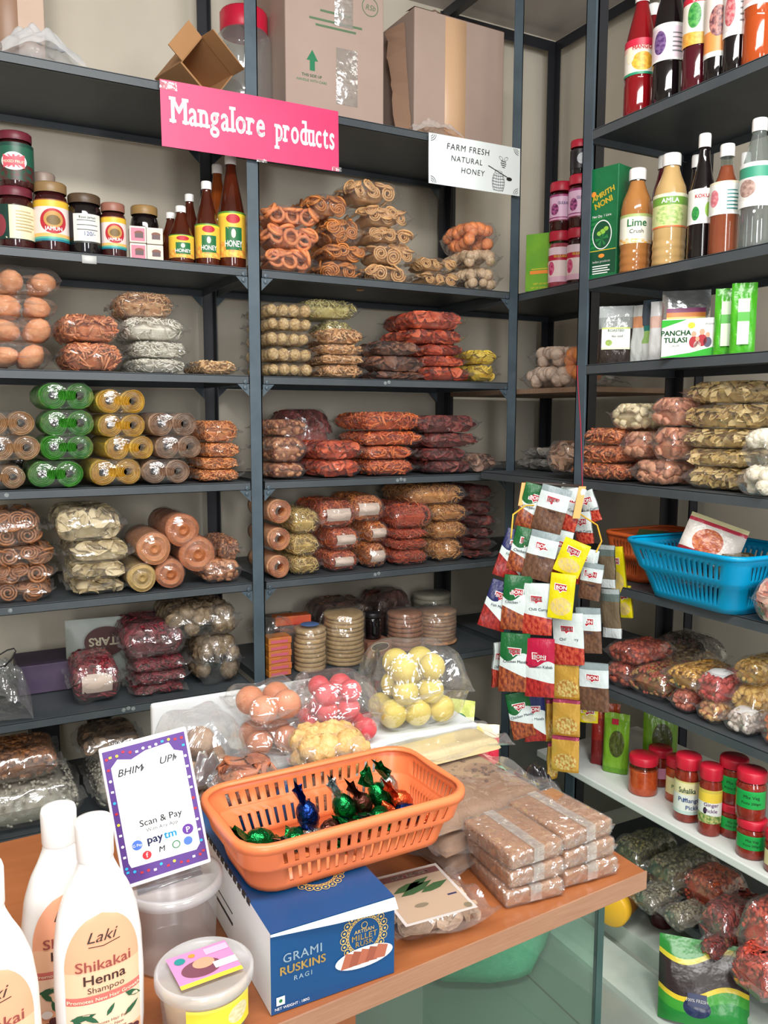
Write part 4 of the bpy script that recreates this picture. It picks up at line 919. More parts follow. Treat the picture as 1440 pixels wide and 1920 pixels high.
# pouches on the third shelf
def pouch(name, label, loc, rz, w, h, d, m, lab=None, lean=.06, group='pouches on the pouch shelf', foil=None):
    _seed[0] += 1; rng = np.random.default_rng(_seed[0]); t = thing(name, label, 'pouch', loc, (-lean, 0, rz), group)
    n, k = 15, 19; U, V = np.meshgrid(np.linspace(-1, 1, n), np.linspace(0, 1, k)); th = d/2*np.sqrt(np.clip(1-U**4, 0, 1))*np.clip(1-V**2.2, 0, 1)*np.clip(.55+V*3, 0, 1)
    wr = .0016*np.sin(U*9+V*6+rng.random()*6)*np.sin(V*11+rng.random()*6)
    g = G(); uv = np.stack([(U+1)/2, V], -1).reshape(-1, 2)
    for s in (-1, 1): g.add(np.stack([U*w/2, s*(th+.0008)+wr, V*h], -1).reshape(-1, 3), gridf(n, k) if s < 0 else gridf(n, k)[:, ::-1], 0, uv=uv)
    obj('pouch_body', g, m, t)
    if lab:
        (x0, x1, z0, z1, lm, txt) = lab; nn = 9; A, B = np.meshgrid(np.linspace(x0, x1, nn), np.linspace(z0, z1, nn)); u = A*2/w; v = B/h
        yy = -(d/2*np.sqrt(np.clip(1-u**4, 0, 1))*np.clip(1-v**2.2, 0, 1)*np.clip(.55+v*3, 0, 1))-.0042
        g = G().add(np.stack([A, yy, B], -1).reshape(-1, 3), gridf(nn, nn), 0, uv=np.stack([(A-x0)/(x1-x0), (B-z0)/(z1-z0)], -1).reshape(-1, 2)); ms = [lm]
        for (s, x, z, size, mm) in txt:
            V2, F2 = text(s, size, .01); ms.append(mm); g.add(np.stack([V2[:, 0]+x, np.full(len(V2), yy.min()-.0008), V2[:, 1]+z], 1), F2, len(ms)-1)
        obj('label', g, ms, t)
    return t
CLR = film(tint=(236, 240, 238), base=.2, rough=.1, milky=.22, crinkle=.7); SILV = mat('silver_foil', (206, 208, 210), .22, metal=.85, bump=.6, bs=40); GREENF = mat('green_foil', (84, 186, 40), .25, (60, 160, 34), 14, bump=.5, bs=50)
BEANS = printed('clear_pouch_of_beans', [(0, (54, 46, 42)), (.22, (60, 50, 46)), (.6, (150, 156, 154)), (.8, (180, 186, 186))], rough=.18, bump=.5)
pouch('stand_up_pouch', 'clear zip pouch of dark beans with a white and green label, nearest the post', (1.590, 1.663, 1.491), R(-44), .088, .152, .04, BEANS, (-.036, .036, .036, .094, printed('bean_label', [(0, (214, 222, 190)), (.08, (232, 236, 230)), (.92, (190, 206, 110))], blob=(.26, .3, .12, .14, (150, 180, 60), (120, 150, 50))), [('ROASTED', 0, .082, .0095, I_G), ('flax seed', .004, .068, .008, I_GREY)]))
pouch('stand_up_pouch', 'narrow pouch seen edge on with an orange strip, behind the bean pouch', (1.620, 1.597, 1.491), R(-78), .07, .150, .03, printed('edge_pouch', [(0, (200, 206, 204)), (.6, (214, 150, 110)), (.8, (206, 210, 208))], rough=.25, bump=.4))
pouch('stand_up_pouch', 'slim pouch with a green label between two silver pouches', (1.628, 1.565, 1.491), R(-70), .075, .160, .03, printed('green_edge_pouch', [(0, (210, 214, 212)), (.3, (150, 190, 110)), (.5, (40, 120, 110)), (.58, (70, 84, 96))], rough=.2, bump=.5))
pouch('stand_up_pouch', 'white pouch with a peach band beside the silver zip pouch', (1.612, 1.520, 1.491), R(-66), .075, .150, .03, printed('white_edge_pouch', [(0, (226, 228, 230)), (.55, (226, 190, 176)), (.75, (222, 224, 226))], rough=.25, bump=.4))
pouch('stand_up_pouch', 'silver zip pouch with a yellow and orange label behind the white and green carton', (1.630, 1.468, 1.491), R(-46), .112, .170, .045, SILV, (-.045, .045, .045, .125, printed('silver_label', [(0, (240, 226, 120)), (.72, (230, 140, 60)), (.86, (140, 60, 110))]), []))
def art_tulsi(g):
    W2, H = .066, .086
    for i in range(12): pass
    g.add(*poly([(-W2, 0), (W2, 0), (W2, .026), (.0, .010), (-W2, .0012)]), 0); g.add(*poly([(-W2, H), (-.01, H), (-W2, H-.018)]), 0)
    add_text(g, 'PANCHA', -.034, .05, .0165, 1, .035, .0002); add_text(g, 'TULASI', -.034, .034, .0165, 1, .035, .0002); add_text(g, 'DROPS', -.034, .024, .006, 2, .0, .0002)
    g.add(*poly(ellipse(.0, .072, .008, .007), .0002), 3); add_text(g, 'Wellness', .042, .072, .007, 2, .0, .0002)
    for (x, y, s, c) in ((.006, .046, 1, 4), (.024, .05, 1.05, 4), (.014, .036, .8, 5), (.036, .044, .9, 6)):
        g.add(*poly(ellipse(x, y+.006*s, .0055*s, .0065*s), .0003), 7); g.add(*poly(ellipse(x, y-.012*s, .010*s, .013*s), .0002), c)
carton('flat_carton', 'white and green herbal carton with a family picture', 'box', None, (1.568, 1.390, 1.491), R(-56), .132, .045, .088, mat('white_card', (236, 238, 236), .35), art_tulsi, mats=(ink((40, 170, 40)), ink((20, 96, 40)), I_GREY, I_Y, ink((170, 40, 50)), ink((230, 200, 190)), ink((90, 90, 110)), ink((214, 160, 130))))
for i, (x, y, zt) in enumerate(((1.585, 1.310, .15), (1.580, 1.262, .155))):
    pouch('upright_packet', ('bright green foil packet beside the tulasi box', 'bright green foil packet at the outer end of the pouch shelf')[i], (x, y, 1.491), R(-50), .052, zt, .026, GREENF, (-.012, .012, .02, .12, printed('green_packet_label', [(0, (210, 230, 200)), (.5, (70, 170, 50)), (.7, (200, 226, 190))]), []), lean=.03)
loose_film('plastic_bag', 'dusty clear bag drooping on the wooden corner board', None, (1.88, 2.02, 1.447), (0, 0, .3), .24, .12, .05, FILM_GREY, 21)
# ------------------------------------------------------------------ lower shelf of the back rack
carton('flat_carton', 'dull purple flat box at the back of the lowest full shelf', 'box', None, (.335, 2.60, ZF+.001), 0, .33, .16, .085, mat('purple_card', (70, 56, 84), .6, (90, 76, 98), 6), None)
def art_stars(g): g.add(*poly(ellipse(0, 0, .06, .045)), 0); add_text(g, 'STARS', 0, -.012, .034, 1, .03, .0004)
t = pouch('upright_packet', 'pale upright packet with an upside down dark oval print, behind the red fryums', (.40, 2.535, ZF+.001), R(-6), .19, .20, .05, mat('pale_packet', (150, 158, 150), .4, bump=.4, bs=30), None, lean=.02, group=None)
g = G(); art_stars(g); obj('print', g, [ink((74, 36, 34)), I_CREAM], t, (.015, -.034, .135), (PI/2, PI, 0), smooth=False)
t = loose_film('plastic_bag', 'clear bag tied with black string at the end of the lowest full shelf', None, (.125, 2.40, ZF+.001), (0, 0, 0), .14, .2, .17, FILM_GREY, 23)
obj('string', G().add(*tube([(.0+.03*math.sin(i*.7), -.09+.004*i, .15+.035*math.sin(i*.55)+.003*i) for i in range(12)], .002, 6)), mat('black_string', (24, 24, 26), .6), t)
# second bay: papad and puri piles
gp = 'round papad and puri piles'
stack_packet('puri_stack', 'pale puri stack with a blue paper on top, beside the orange packets', gp, (1.015, 2.375, ZF+.001), 0, .050, .135, 9, (176, 144, 98), (196, 166, 122))
t = tag(obj('paper_disc', G().add(*lathe([(1e-4, .002), (.026, .002), (.03, .0)], 20)), mat('blue_paper', (80, 110, 160), .6), None, (1.013, 2.372, ZF+.147)), 'blue and white paper disc on the short puri stack', 'paper')
stack_packet('puri_stack', 'tall pale puri stack behind the yellow sweets', gp, (1.145, 2.40, ZF+.001), 0, .066, .165, 12, (166, 136, 90), (188, 158, 112), tilt=.03)
stack_packet('puri_stack', 'short brown papad stack beside the dark labelled box', gp, (1.40, 2.44, ZF+.001), 0, .062, .13, 8, (150, 96, 66), (176, 122, 90), fm=FILM_SOFT, piece_name='papad')
stack_packet('puri_stack', 'orange and cream papad stack near the hanging sachets', gp, (1.545, 2.47, ZF+.001), 0, .072, .115, 9, (180, 116, 72), (206, 160, 116), fm=FILM_GREY, piece_name='papad')
stack_packet('puri_stack', 'white rice papad pile in the dim back beside the corner', gp, (1.62, 2.62, ZF+.001), 0, .07, .14, 7, (190, 184, 160), (206, 200, 180), fm=FILM_SOFT, piece_name='papad')
def brown(label, x, y, z, w, d, h, c, c2, rz=0): packet('snack_packet', label, 'packet', 'papads on the lowest shelf of the second bay', (x, y, ZF+.001+z), rz, w, d, h, 'disc', c, c2, size=.03, filmm=FILM_SOFT)
brown('dark brown papad packet leaning at the back behind the tall puri stack', 1.23, 2.63, .0, .26, .16, .16, (92, 56, 40), (120, 80, 58))
brown('maroon brown papad packet at the back behind the short papad stack', 1.43, 2.65, .0, .2, .14, .17, (86, 42, 34), (112, 66, 52), .2)
brown('greyish papad packet at the back beside the middle upright', 1.02, 2.62, .0, .22, .15, .12, (110, 98, 84), (136, 122, 104))
def art_box(g): g.add(*poly(ellipse(.0, .036, .034, .013)), 0); g.add(*poly(ellipse(.0, .036, .036, .015), -.0001), 1); g.add(*poly(ellipse(-.022, .012, .007, .006)), 1)
carton('small_carton', 'brown box with a dark oval print between two puri stacks', 'box', None, (1.268, 2.42, ZF+.001), R(4), .095, .08, .055, mat('brown_card', (138, 92, 74), .5, (150, 104, 84), 6), art_box, mats=(I_K, I_CREAM))
bottle('small_jar', 'black glass jar standing on the brown oval box', 'jar', None, (1.268, 2.43, ZF+.057), 0, .06, .085, 'jar', LQ_BLACK, cap=(30, 28, 30))
for i in range(6):
    carton('small_carton', ['lowest', 'second', 'third', 'fourth', 'fifth', 'topmost'][i]+' yellow and red soap box in the pile against the middle upright', 'box', 'soap boxes by the middle upright', (.90+.004*(i % 2), 2.375, ZF+.001+i*.0205), R(3*(-1)**i), .075, .06, .02, mat('yellow_soap_card', (214, 150, 40), .4, (196, 96, 70), 12.0), (lambda g: g.add(*poly(rect(-.03, .025, .004, .012)), 0)), mats=(ink((206, 96, 120)),))
carton('small_carton', 'orange soap box lying behind the short puri stack', 'box', 'soap boxes by the middle upright', (.99, 2.47, ZF+.13), R(-6), .12, .05, .03, mat('orange_soap_card', (220, 120, 40), .4, (190, 60, 60), 10.0), None)
carton('small_carton', 'grey box supporting the orange soap box', 'box', 'soap boxes by the middle upright', (.99, 2.48, ZF+.001), 0, .10, .07, .128, mat('grey_card', (110, 100, 92), .6), None)
loose_film('plastic_bag', 'small clear bag of broken clusters resting on the yellow soap boxes', None, (.905, 2.40, ZF+.125), (0, 0, .2), .12, .12, .07, FILM, 31)
# bottom shelf bags, dim
for i, (lb, x, y, z, w, d, h, k, c, c2) in enumerate((
    ('clear sack of white rice at the end of the bottom shelf', .17, 2.42, 0, .30, .24, .125, 'grain', (176, 172, 158), (194, 190, 176)),
    ('second clear sack of white rice nearer the payment stand', .43, 2.42, 0, .22, .24, .13, 'grain', (170, 166, 152), (190, 186, 172)),
    ('brown jaggery packet lying on the white rice sack', .15, 2.43, .127, .24, .2, .08, 'cube', (140, 88, 50), (168, 112, 68)),
    ('tan spice packet lying on the second rice sack', .40, 2.45, .132, .2, .18, .07, 'chip', (110, 86, 62), (136, 108, 80)))):
    packet('grain_packet', lb, 'packet', 'rice and jaggery bags on the bottom shelf', (x, y, ZG+.001+z), 0, w, d, h, k, c, c2, filmm=FILM_SOFT)
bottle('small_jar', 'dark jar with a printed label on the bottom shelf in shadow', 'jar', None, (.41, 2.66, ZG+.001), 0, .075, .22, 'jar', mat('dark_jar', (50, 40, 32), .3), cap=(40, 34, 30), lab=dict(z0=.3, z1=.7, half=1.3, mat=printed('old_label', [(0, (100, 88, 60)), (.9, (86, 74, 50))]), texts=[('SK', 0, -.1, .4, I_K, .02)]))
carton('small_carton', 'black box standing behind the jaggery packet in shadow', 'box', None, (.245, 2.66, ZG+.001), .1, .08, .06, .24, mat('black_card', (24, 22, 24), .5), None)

# ------------------------------------------------------------------ counter
WOOD = mat('orange_brown_laminate', (158, 96, 56), .35, (142, 82, 46), 6.0, stretch=(1.2, 14, 8), contrast=.3); EDGE = mat('counter_edge_band', (150, 108, 82), .4, (164, 124, 98), 20, stretch=(1, 8, 30))
CT = .75
t = thing('shop_counter', 'wooden topped shop counter with a glass front, loaded with sweets and a blue box', 'counter', (0, 0, 0))
c4 = [(-.46, .672), (.802, .750), (.806, 1.262), (-.46, 1.215)]
def slabp(pts, z0, z1):
    n = len(pts); V = [(x, y, z) for z in (z0, z1) for x, y in pts]
    return V, [np.array([list(range(n))[::-1], list(range(n, 2*n))]), np.array([(i, (i+1) % n, n+(i+1) % n, n+i) for i in range(n)])]
obj('counter_top', G().add(*slabp(c4, CT-.024, CT)), WOOD, t, smooth=False)
fe = [(-.46, .6705), (.8035, .7485), (.8035, .7505), (-.46, .6735)]; obj('edge_band', G().add(*slabp(fe, CT-.0245, CT+.0004)), EDGE, t, smooth=False)
GL = glassy('green_tinted_glass', (232, 243, 238), .04, .02, .012)
def wallp(p, q, th, z0, z1, m, nm):
    p = np.array(p); q = np.array(q); d = (q-p)/np.linalg.norm(q-p); n_ = np.array([-d[1], d[0]])*th
    obj(nm, G().add(*slabp([tuple(p), tuple(q), tuple(q+n_), tuple(p+n_)], z0, z1)), m, t, smooth=False)
wallp((.372, .752), (.752, .776), .005, .0, CT-.025, GL, 'glass_front'); wallp((.757, .782), (.760, 1.24), .005, 0, CT-.025, GL, 'glass_side')
wallp((.745, .775), (.757, .776), .006, 0, CT-.025, mat('glass_edge', (40, 74, 70), .15), 'glass_edge')
wallp((-.44, .70), (.372, .752), .018, 0, CT-.025, WOOD, 'wood_panel')
# green woven sack on the floor beyond the glass
g = G(); n, k = 40, 18; a = np.linspace(0, 2*PI, n, endpoint=False); V = []
for j, z in enumerate(np.linspace(0, 1, k)):
    r_ = .21*(min(1, (z*7+.55)))*(1-.5*max(0, z-.7)/.3); w = 1+.05*np.sin(a*3+z*4)+.03*np.sin(a*7-z*9)+.015*np.sin(a*13+z*20); V.append(np.stack([1.1*r_*w*np.cos(a), r_*w*np.sin(a), np.full(n, z*.44)+.01*np.sin(a*5)*z], 1))
g.add(np.concatenate(V), gridf(n, k, True)); V0 = np.concatenate(V); g.add(np.vstack([V0[-n:], [[0, 0, .42]]]), np.array([(i, (i+1) % n, n) for i in range(n)])); g.add(np.vstack([V0[:n], [[0, 0, 0.001]]]), np.array([((i+1) % n, i, n) for i in range(n)]))
tag(obj('woven_sack', g, mat('green_woven_sack', (92, 178, 140), .7, (116, 196, 160), 60, bump=.5, bs=300), None, (1.15, 1.67, .001)), 'green woven sack on the floor, seen through the counter glass', 'sack')
# ------------------------------------------------------------------ shampoo bottles
SH = mat('white_glossy_plastic', (240, 238, 236), .25, coat=.3)
def shampoo(label, loc, rz):
    t = thing('shampoo_bottle', label, 'bottle', loc, (0, 0, rz), 'henna shampoo bottles at the counter edge'); n = 40; a = np.linspace(0, 2*PI, n, endpoint=False); V = []
    prof = [(0, .031, .019), (.004, .0345, .021), (.03, .0365, .022), (.08, .0375, .0225), (.12, .0365, .022), (.15, .033, .021), (.17, .027, .0195), (.186, .0195, .0165), (.197, .0155, .0150), (.203, .0145, .0145)]
    zz = np.linspace(0, .203, 34); px = np.interp(zz, [p[0] for p in prof], [p[1] for p in prof]); py = np.interp(zz, [p[0] for p in prof], [p[2] for p in prof])
    for z, rx_, ry_ in zip(zz, px, py): V.append(np.stack([rx_*np.sign(np.cos(a))*np.abs(np.cos(a))**.9, ry_*np.sin(a), np.full(n, z)], 1))
    g = G().add(np.concatenate(V), gridf(n, len(zz), True)); g.add(np.vstack([V[0], [[0, 0, 0]]]), np.array([((i+1) % n, i, n) for i in range(n)])); obj('body', g, SH, t)
    V, F = lathe([(.0150, .203), (.0155, .205), (.0158, .236), (.0145, .241), (.010, .2425), (1e-4, .2425)], 36); obj('cap', G().add(V, F), SH, t)
    def onf(V):
        x, z, dz = V[:, 0], V[:, 1], V[:, 2]; rx_ = np.interp(z, zz, px); ry_ = np.interp(z, zz, py); return np.stack([x, -ry_*np.sqrt(np.clip(1-(np.clip(np.abs(x)/rx_, 0, .97))**2.2, .02, 1))-.0007-dz, z], 1)
    g = G(); nu, nv = 21, 30; zs = np.linspace(.012, .158, nv); V = []; U = []
    for j, z in enumerate(zs):
        hw = min(.0305, .0305*math.sqrt(max(0.0, 1-max(0, (z-.105)/.053)**2))) if z > .105 else .0305
        hw = max(hw, .0008)
        for i in range(nu): u = -1+2*i/(nu-1); V.append((u*hw, z, 0)); U.append(((u+1)/2, j/(nv-1)))
    ms = [printed('shampoo_label', [(0, (236, 178, 140)), (.16, (240, 206, 178)), (.40, (206, 110, 100)), (.455, (240, 190, 154)), (.62, (238, 168, 132))])]
    g.add(onf(np.array(V)), gridf(nu, nv), 0, uv=np.array(U))
    def put(V, F, m): ms.append(m); g.add(onf(V), F, len(ms)-1)
    for (s, x, z, size, m, b, kw) in (('Laki', -.002, .131, .015, ink((60, 46, 40)), .0, dict(shear=.35)), ('Shikakai', 0, .1035, .0145, ink((150, 74, 66)), .01, {}), ('Henna', 0, .090, .0135, ink((66, 40, 34)), .015, {}), ('Shampoo', .001, .0815, .0082, ink((70, 46, 40)), .0, {}), ('Promotes New Hair Growth', 0, .0727, .0051, I_CREAM, .01, {}), ('Promotes Hair Fall', .002, .0475, .0042, I_BR, .0, {}), ('And adds New', .002, .0425, .0042, I_BR, .0, {}), ('Quality and Shine', .002, .0375, .0042, I_BR, .0, {})):
        V, F = text(s, size, b, **kw); V = V+np.array([x, z, .0006])
        put(V, F, m)
    V = np.array(tube([(-.012, .127, 0), (.0, .1262, 0), (.014, .129, 0)], .0004, 4)[0]); V[:, 2] = .0006; put(V, tube([(-.012, .127, 0), (.0, .1262, 0), (.014, .129, 0)], .0004, 4)[1], ink((60, 46, 40)))
    for (cx, cz, s, r_) in ((-.018, .058, 1.3, .2), (-.022, .052, 1.0, 2.2), (-.012, .055, 1.0, -.7), (.004, .060, .8, 1.0), (.024, .066, 1.1, -.6), (.022, .052, 1.0, .6), (-.016, .040, .9, 1.8)):
        P = [(cx+s*(a_*math.cos(r_)-b_*math.sin(r_)), cz+s*(a_*math.sin(r_)+b_*math.cos(r_))) for a_, b_ in ((-.008, 0), (-.003, .0026), (.003, .002), (.008, 0), (.003, -.002), (-.003, -.0026))]
        V, F = poly(P, .0005); put(V, F, ink((40, 92, 62)))
    for i in range(9):
        V, F = poly(ellipse(-.022+i*.0058, .0185+.006*math.sin(i*1.1)+(.008 if i > 6 else 0), .0045, .004, 12), .0004+.00005*i); put(V, F, ink((84, 44, 50)))
    V, F = poly(ellipse(-.022, .032, .0045, .0045), .0008); put(V, F, I_W)
    obj('label', g, ms, t); t.scale = (1.08, 1.05, .965); return t
shampoo('henna shampoo bottle nearest the payment stand, label fully in view', (.109, .762, CT+.001), R(2))
shampoo('henna shampoo bottle standing behind the other two', (.085, .818, CT+.001), R(8)); bpy.data.objects['shampoo_bottle.001'].scale = (1.05, 1.0, .935)
shampoo('henna shampoo bottle cut off by the edge of the view', (.014, .722, CT+.001), R(4))
# ------------------------------------------------------------------ tubs and payment stand
FROST = film(tint=(236, 238, 240), base=.08, rough=.25, milky=.17, crinkle=.05, scale=8.0)
t = thing('plastic_tub', 'frosted round tub with a lid, carrying the payment stand', 'tub', (.205, .878, CT+.001))
obj('body', G().add(*lathe([(1e-4, 0), (.044, 0), (.047, .004), (.051, .082), (.053, .084)], 40)), FROST, t)
obj('lid', G().add(*lathe([(.054, .079), (.0565, .081), (.0565, .090), (.052, .0915), (.050, .088), (.03, .0885), (1e-4, .0885)], 44)), film(tint=(240, 242, 244), base=.1, rough=.2, milky=.30, crinkle=.05), t)
QX, QY, QZ = .200, .868, CT+.0985
t = thing('payment_stand', 'purple bordered acrylic payment card standing on the frosted tub', 'sign', (QX, QY, QZ), (R(-13), R(-7.5), R(-6)))
obj('card', G().add(*rbox(.095, .006, .153, .002)), mat('clear_acrylic_white', (240, 238, 244), .2), t, smooth=False)
g = G(); W2, H = .0445, .158; 
ms = [ink((84, 50, 128)), I_W, ink((70, 70, 74)), ink((30, 40, 90)), ink((40, 170, 230)), ink((90, 40, 140)), I_G, ink((70, 110, 200)), I_R, I_Y, I_K]
g.add(*poly(rect(-W2, W2, .005, H)), 0)
wp = [(-.038, .028), (-.036, .022), (.034, .02), (.039, .026), (.039, .136), (.030, .140), (.026, .150), (.0, .148), (-.016, .142), (-.030, .146), (-.038, .138)]
g.add(*poly(wp, .0003), 1)
rng = np.random.default_rng(8)
for i in range(46):
    s = i/46*4; e = rng.uniform(.003, .006)
    x, y = ((-W2+.004+s*(W2*2-.008), .010+rng.random()*.008) if s < 1 else (W2-.0035, .01+(s-1)*.145) if s < 2 else (W2-.004-(s-2)*(W2*2-.008), .1525+rng.uniform(-.004, .003)) if s < 3 else (-W2+.0035, .155-(s-3)*.145))
    add_poly(g, ellipse(x, y, .0017, .0017, 8) if i % 2 else rect(x-.0015, x+.0015, y-.001, y+.0015), int(rng.choice([1, 4, 8, 9, 8, 1])), .0006)
add_text(g, 'BHIM', -.020, .126, .0115, 2, .01, .0006, shear=.3); add_text(g, 'UPI', .020, .128, .0115, 2, .01, .0006, shear=.3)
add_poly(g, [(-.007, .126), (-.004, .1295), (-.007, .133)], 2, .0006); add_poly(g, [(.029, .128), (.032, .1315), (.029, .135)], 2, .0006)
add_text(g, 'Scan & Pay', .003, .064, .0105, 2, .012, .0006); add_text(g, 'With Any App', .003, .0565, .0058, 2, .0, .0006)
add_text(g, 'pay', -.007, .043, .0125, 3, .03, .0006); add_text(g, 'tm', .010, .043, .0125, 4, .03, .0006)
add_poly(g, ellipse(.029, .046, .006, .006), 5, .0006); add_text(g, 'P', .029, .0428, .009, 1, .02, .0009); add_poly(g, ellipse(-.026, .045, .0055, .0055), 7, .0006); add_text(g, 'G Pay', -.026, .0435, .0042, 1, .0, .0009)
add_poly(g, ellipse(.014, .033, .0045, .0045), 6, .0006); add_poly(g, ellipse(.014, .033, .0033, .0033), 1, .0008); add_poly(g, ellipse(.027, .033, .0048, .0048), 7, .0006); add_text(g, 'M', -.002, .030, .009, 2, .02, .0006, shear=.2); add_poly(g, ellipse(-.018, .031, .0048, .0048), 8, .0006); add_text(g, 'f', -.018, .0285, .008, 1, .02, .0009)
obj('print', g, ms, t, (0, -.0033, 0), (PI/2, 0, 0), smooth=False).scale = (1, .94, 1)
obj('stand_foot', G().add(*rbox(.07, .035, .003, .001, 1)), glassy('clear_acrylic', (232, 236, 240), .12), t, (0, .005, -.0035), (R(13), 0, 0))
t = thing('plastic_tub', 'small clear sweet tub with a pink and yellow lid label', 'tub', (.207, .757, CT+.001), (0, 0, R(-3)))
obj('body', G().add(*lathe([(1e-4, 0), (.039, 0), (.041, .003), (.0445, .048), (.046, .05)], 40)), FROST, t)
obj('filling', G().add(*lathe([(1e-4, .002), (.037, .002), (.0415, .04), (1e-4, .041)], 30)), mat('brown_sweet', (190, 160, 120), .6, (206, 180, 140), 40), t)['kind'] = 'stuff'
V, F, U = strip(.0448, .8, .012, .042, 16, R(10)); obj('side_label', G().add(V*np.array([1.0, 1.0, 1]), F, 0, uv=U), printed('yellow_side_label', [(0, (236, 214, 60)), (.9, (240, 222, 90))], blob=(.75, .5, .18, .3, (222, 214, 180), (206, 196, 140))), t)
obj('lid', G().add(*lathe([(.046, .045), (.0485, .047), (.0485, .056), (.0455, .0585), (.044, .055), (1e-4, .055)], 44)), film(tint=(244, 246, 248), base=.1, rough=.12, milky=.30, crinkle=.05), t)
g = G(); g.add(*poly(rect(-.031, .031, -.02, .026)), 0); g.add(*poly(rect(-.031, .031, -.026, -.02)), 1); g.add(*poly(ellipse(-.004, -.004, .020, .013), .0002), 2); g.add(*poly(ellipse(.0, .002, .011, .008), .0004), 3); g.add(*poly(rect(.008, .031, -.012, -.002), .0005), 4); g.add(*poly(rect(.006, .03, .012, .022), .0004), 5); g.add(*poly(ellipse(-.020, .015, .0055, .005), .0004), 6); g.add(*poly(ellipse(-.007, .018, .0035, .003), .0004), 7)
obj('lid_label', g, [ink((196, 130, 176)), I_Y, ink((110, 60, 76)), ink((206, 150, 120)), I_W, ink((226, 170, 206)), I_TEAL, I_OR], t, (0, 0, .0594), (0, 0, R(6)), smooth=False)
# ------------------------------------------------------------------ blue rusk box
BL = mat('blue_card', (8, 66, 116), .35, (10, 72, 124), 8.0); bx, by, bw, bd, bh = .338, .893, .141, .326, .088
t = thing('rusk_box', 'blue millet rusk carton with white ends at the counter edge', 'box', (bx, by, CT+.001), (0, 0, R(-.3)))
WC = mat('white_card_end', (232, 236, 238), .5)
g = G(); V, F = box(-bw/2, bw/2, -bd/2, bd/2, 0, bh); g.add(V, F[[0, 1, 2, 3, 5]], 0); g.add(V, F[[4]], 1); obj('box_body', g, [BL, WC], t, smooth=False)
def plate(g, cx, cy, s, mr, mt, full=True):
    for k in range(20):
        a = 2*PI*k/20; V, F = torus(.0042*s, .00042*s, 14, 4); g.add(V*np.array([1, 1, .2]), F, mr, T(cx+.0285*s*math.cos(a), cy+.0285*s*math.sin(a), .0003)); add_poly(g, ellipse(cx+.0285*s*math.cos(a), cy+.0285*s*math.sin(a), .0016*s, .0016*s, 8), mr, .0003)
    for r_ in (.0235, .0215): V, F = torus(r_*s, .0004*s, 40, 4); g.add(V*np.array([1, 1, .2]), F, mr, T(cx, cy, .0003))
    for k in range(36): a = 2*PI*k/36; add_poly(g, ellipse(cx+.0225*s*math.cos(a), cy+.0225*s*math.sin(a), .0007*s, .0007*s, 6), mr, .0003)
    V, F = torus(.004*s, .0004*s, 14, 4); g.add(V*np.array([1, 1, .2]), F, mr, T(cx, cy+.0125*s, .0003))
    add_text(g, 'ARTISAN', cx, cy+.0035*s, .0068*s, mt, .0, .0004); add_text(g, 'MILLET', cx, cy-.0055*s, .0105*s, mt, .01, .0004, sp=1.1); add_text(g, 'RUSK', cx, cy-.0138*s, .0098*s, mt, .01, .0004, sp=1.1)
g = G(); plate(g, .034, .056, .86, 0, 0)
add_text(g, 'GRAMI', -.036, .053, .0135, 1, .005, .0004, sp=1.1); add_text(g, 'RUSKINS', -.036, .0405, .0125, 0, .02, .0004, sp=1.05); add_text(g, 'RAGI', -.036, .031, .0072, 1, .01, .0004, sp=1.4)
g.add(*poly(ellipse(.034, .031, .034, .0115), .0005), 2)
for k in range(5): x = .014+k*.0095; g.add(*poly([(x-.008, .024+.002*k*.2), (x+.006, .024), (x+.010, .037), (x-.002, .041)], .0007+.0001*k), 3+(k % 2))
g.add(*poly(rect(-.065, -.056, .009, .018), .0004), 2); add_poly(g, ellipse(-.0605, .0135, .002, .002, 10), 5, .0006); add_text(g, 'NET WEIGHT : 180G', -.048, .004, .0042, 2, .0, .0004)
obj('front_print', g, [I_GOLD, ink((190, 214, 226)), I_W, ink((170, 96, 72)), ink((150, 80, 60)), I_G], t, (0, -bd/2-.0006, 0), (PI/2, 0, 0), smooth=False)
g = G(); plate(g, .012, -.085, 1.0, 0, 0); obj('top_print', g, [I_GOLD], t, (0, 0, bh+.0005), smooth=False)
V = [(-bw/2, -bd/2-.001, bh-.0005), (bw/2, -bd/2-.001, bh-.0005), (bw/2+.001, -bd/2-.007, bh-.011), (.0, -bd/2-.004, bh-.008), (-bw/2, -bd/2-.0012, bh-.003)]
obj('lid_flap', G().add(V, np.array([(0, 1, 2, 3, 4)])), WC, t, smooth=False)
g = G()
for k in range(17): y = bd/2-.012-k*.0155; g.add(*box(-bw/2-.0008, -bw/2+.0012, y-.005, y+.005, bh-.004, bh+.0008))
g.add(*box(-bw/2-.0006, -bw/2, -.04, .05, .026, .029)); g.add(*box(-bw/2-.0006, -bw/2, -.04, .05, .040, .041)); obj('perforation', g, mat('dark_slots', (40, 36, 38), .7), t, smooth=False)
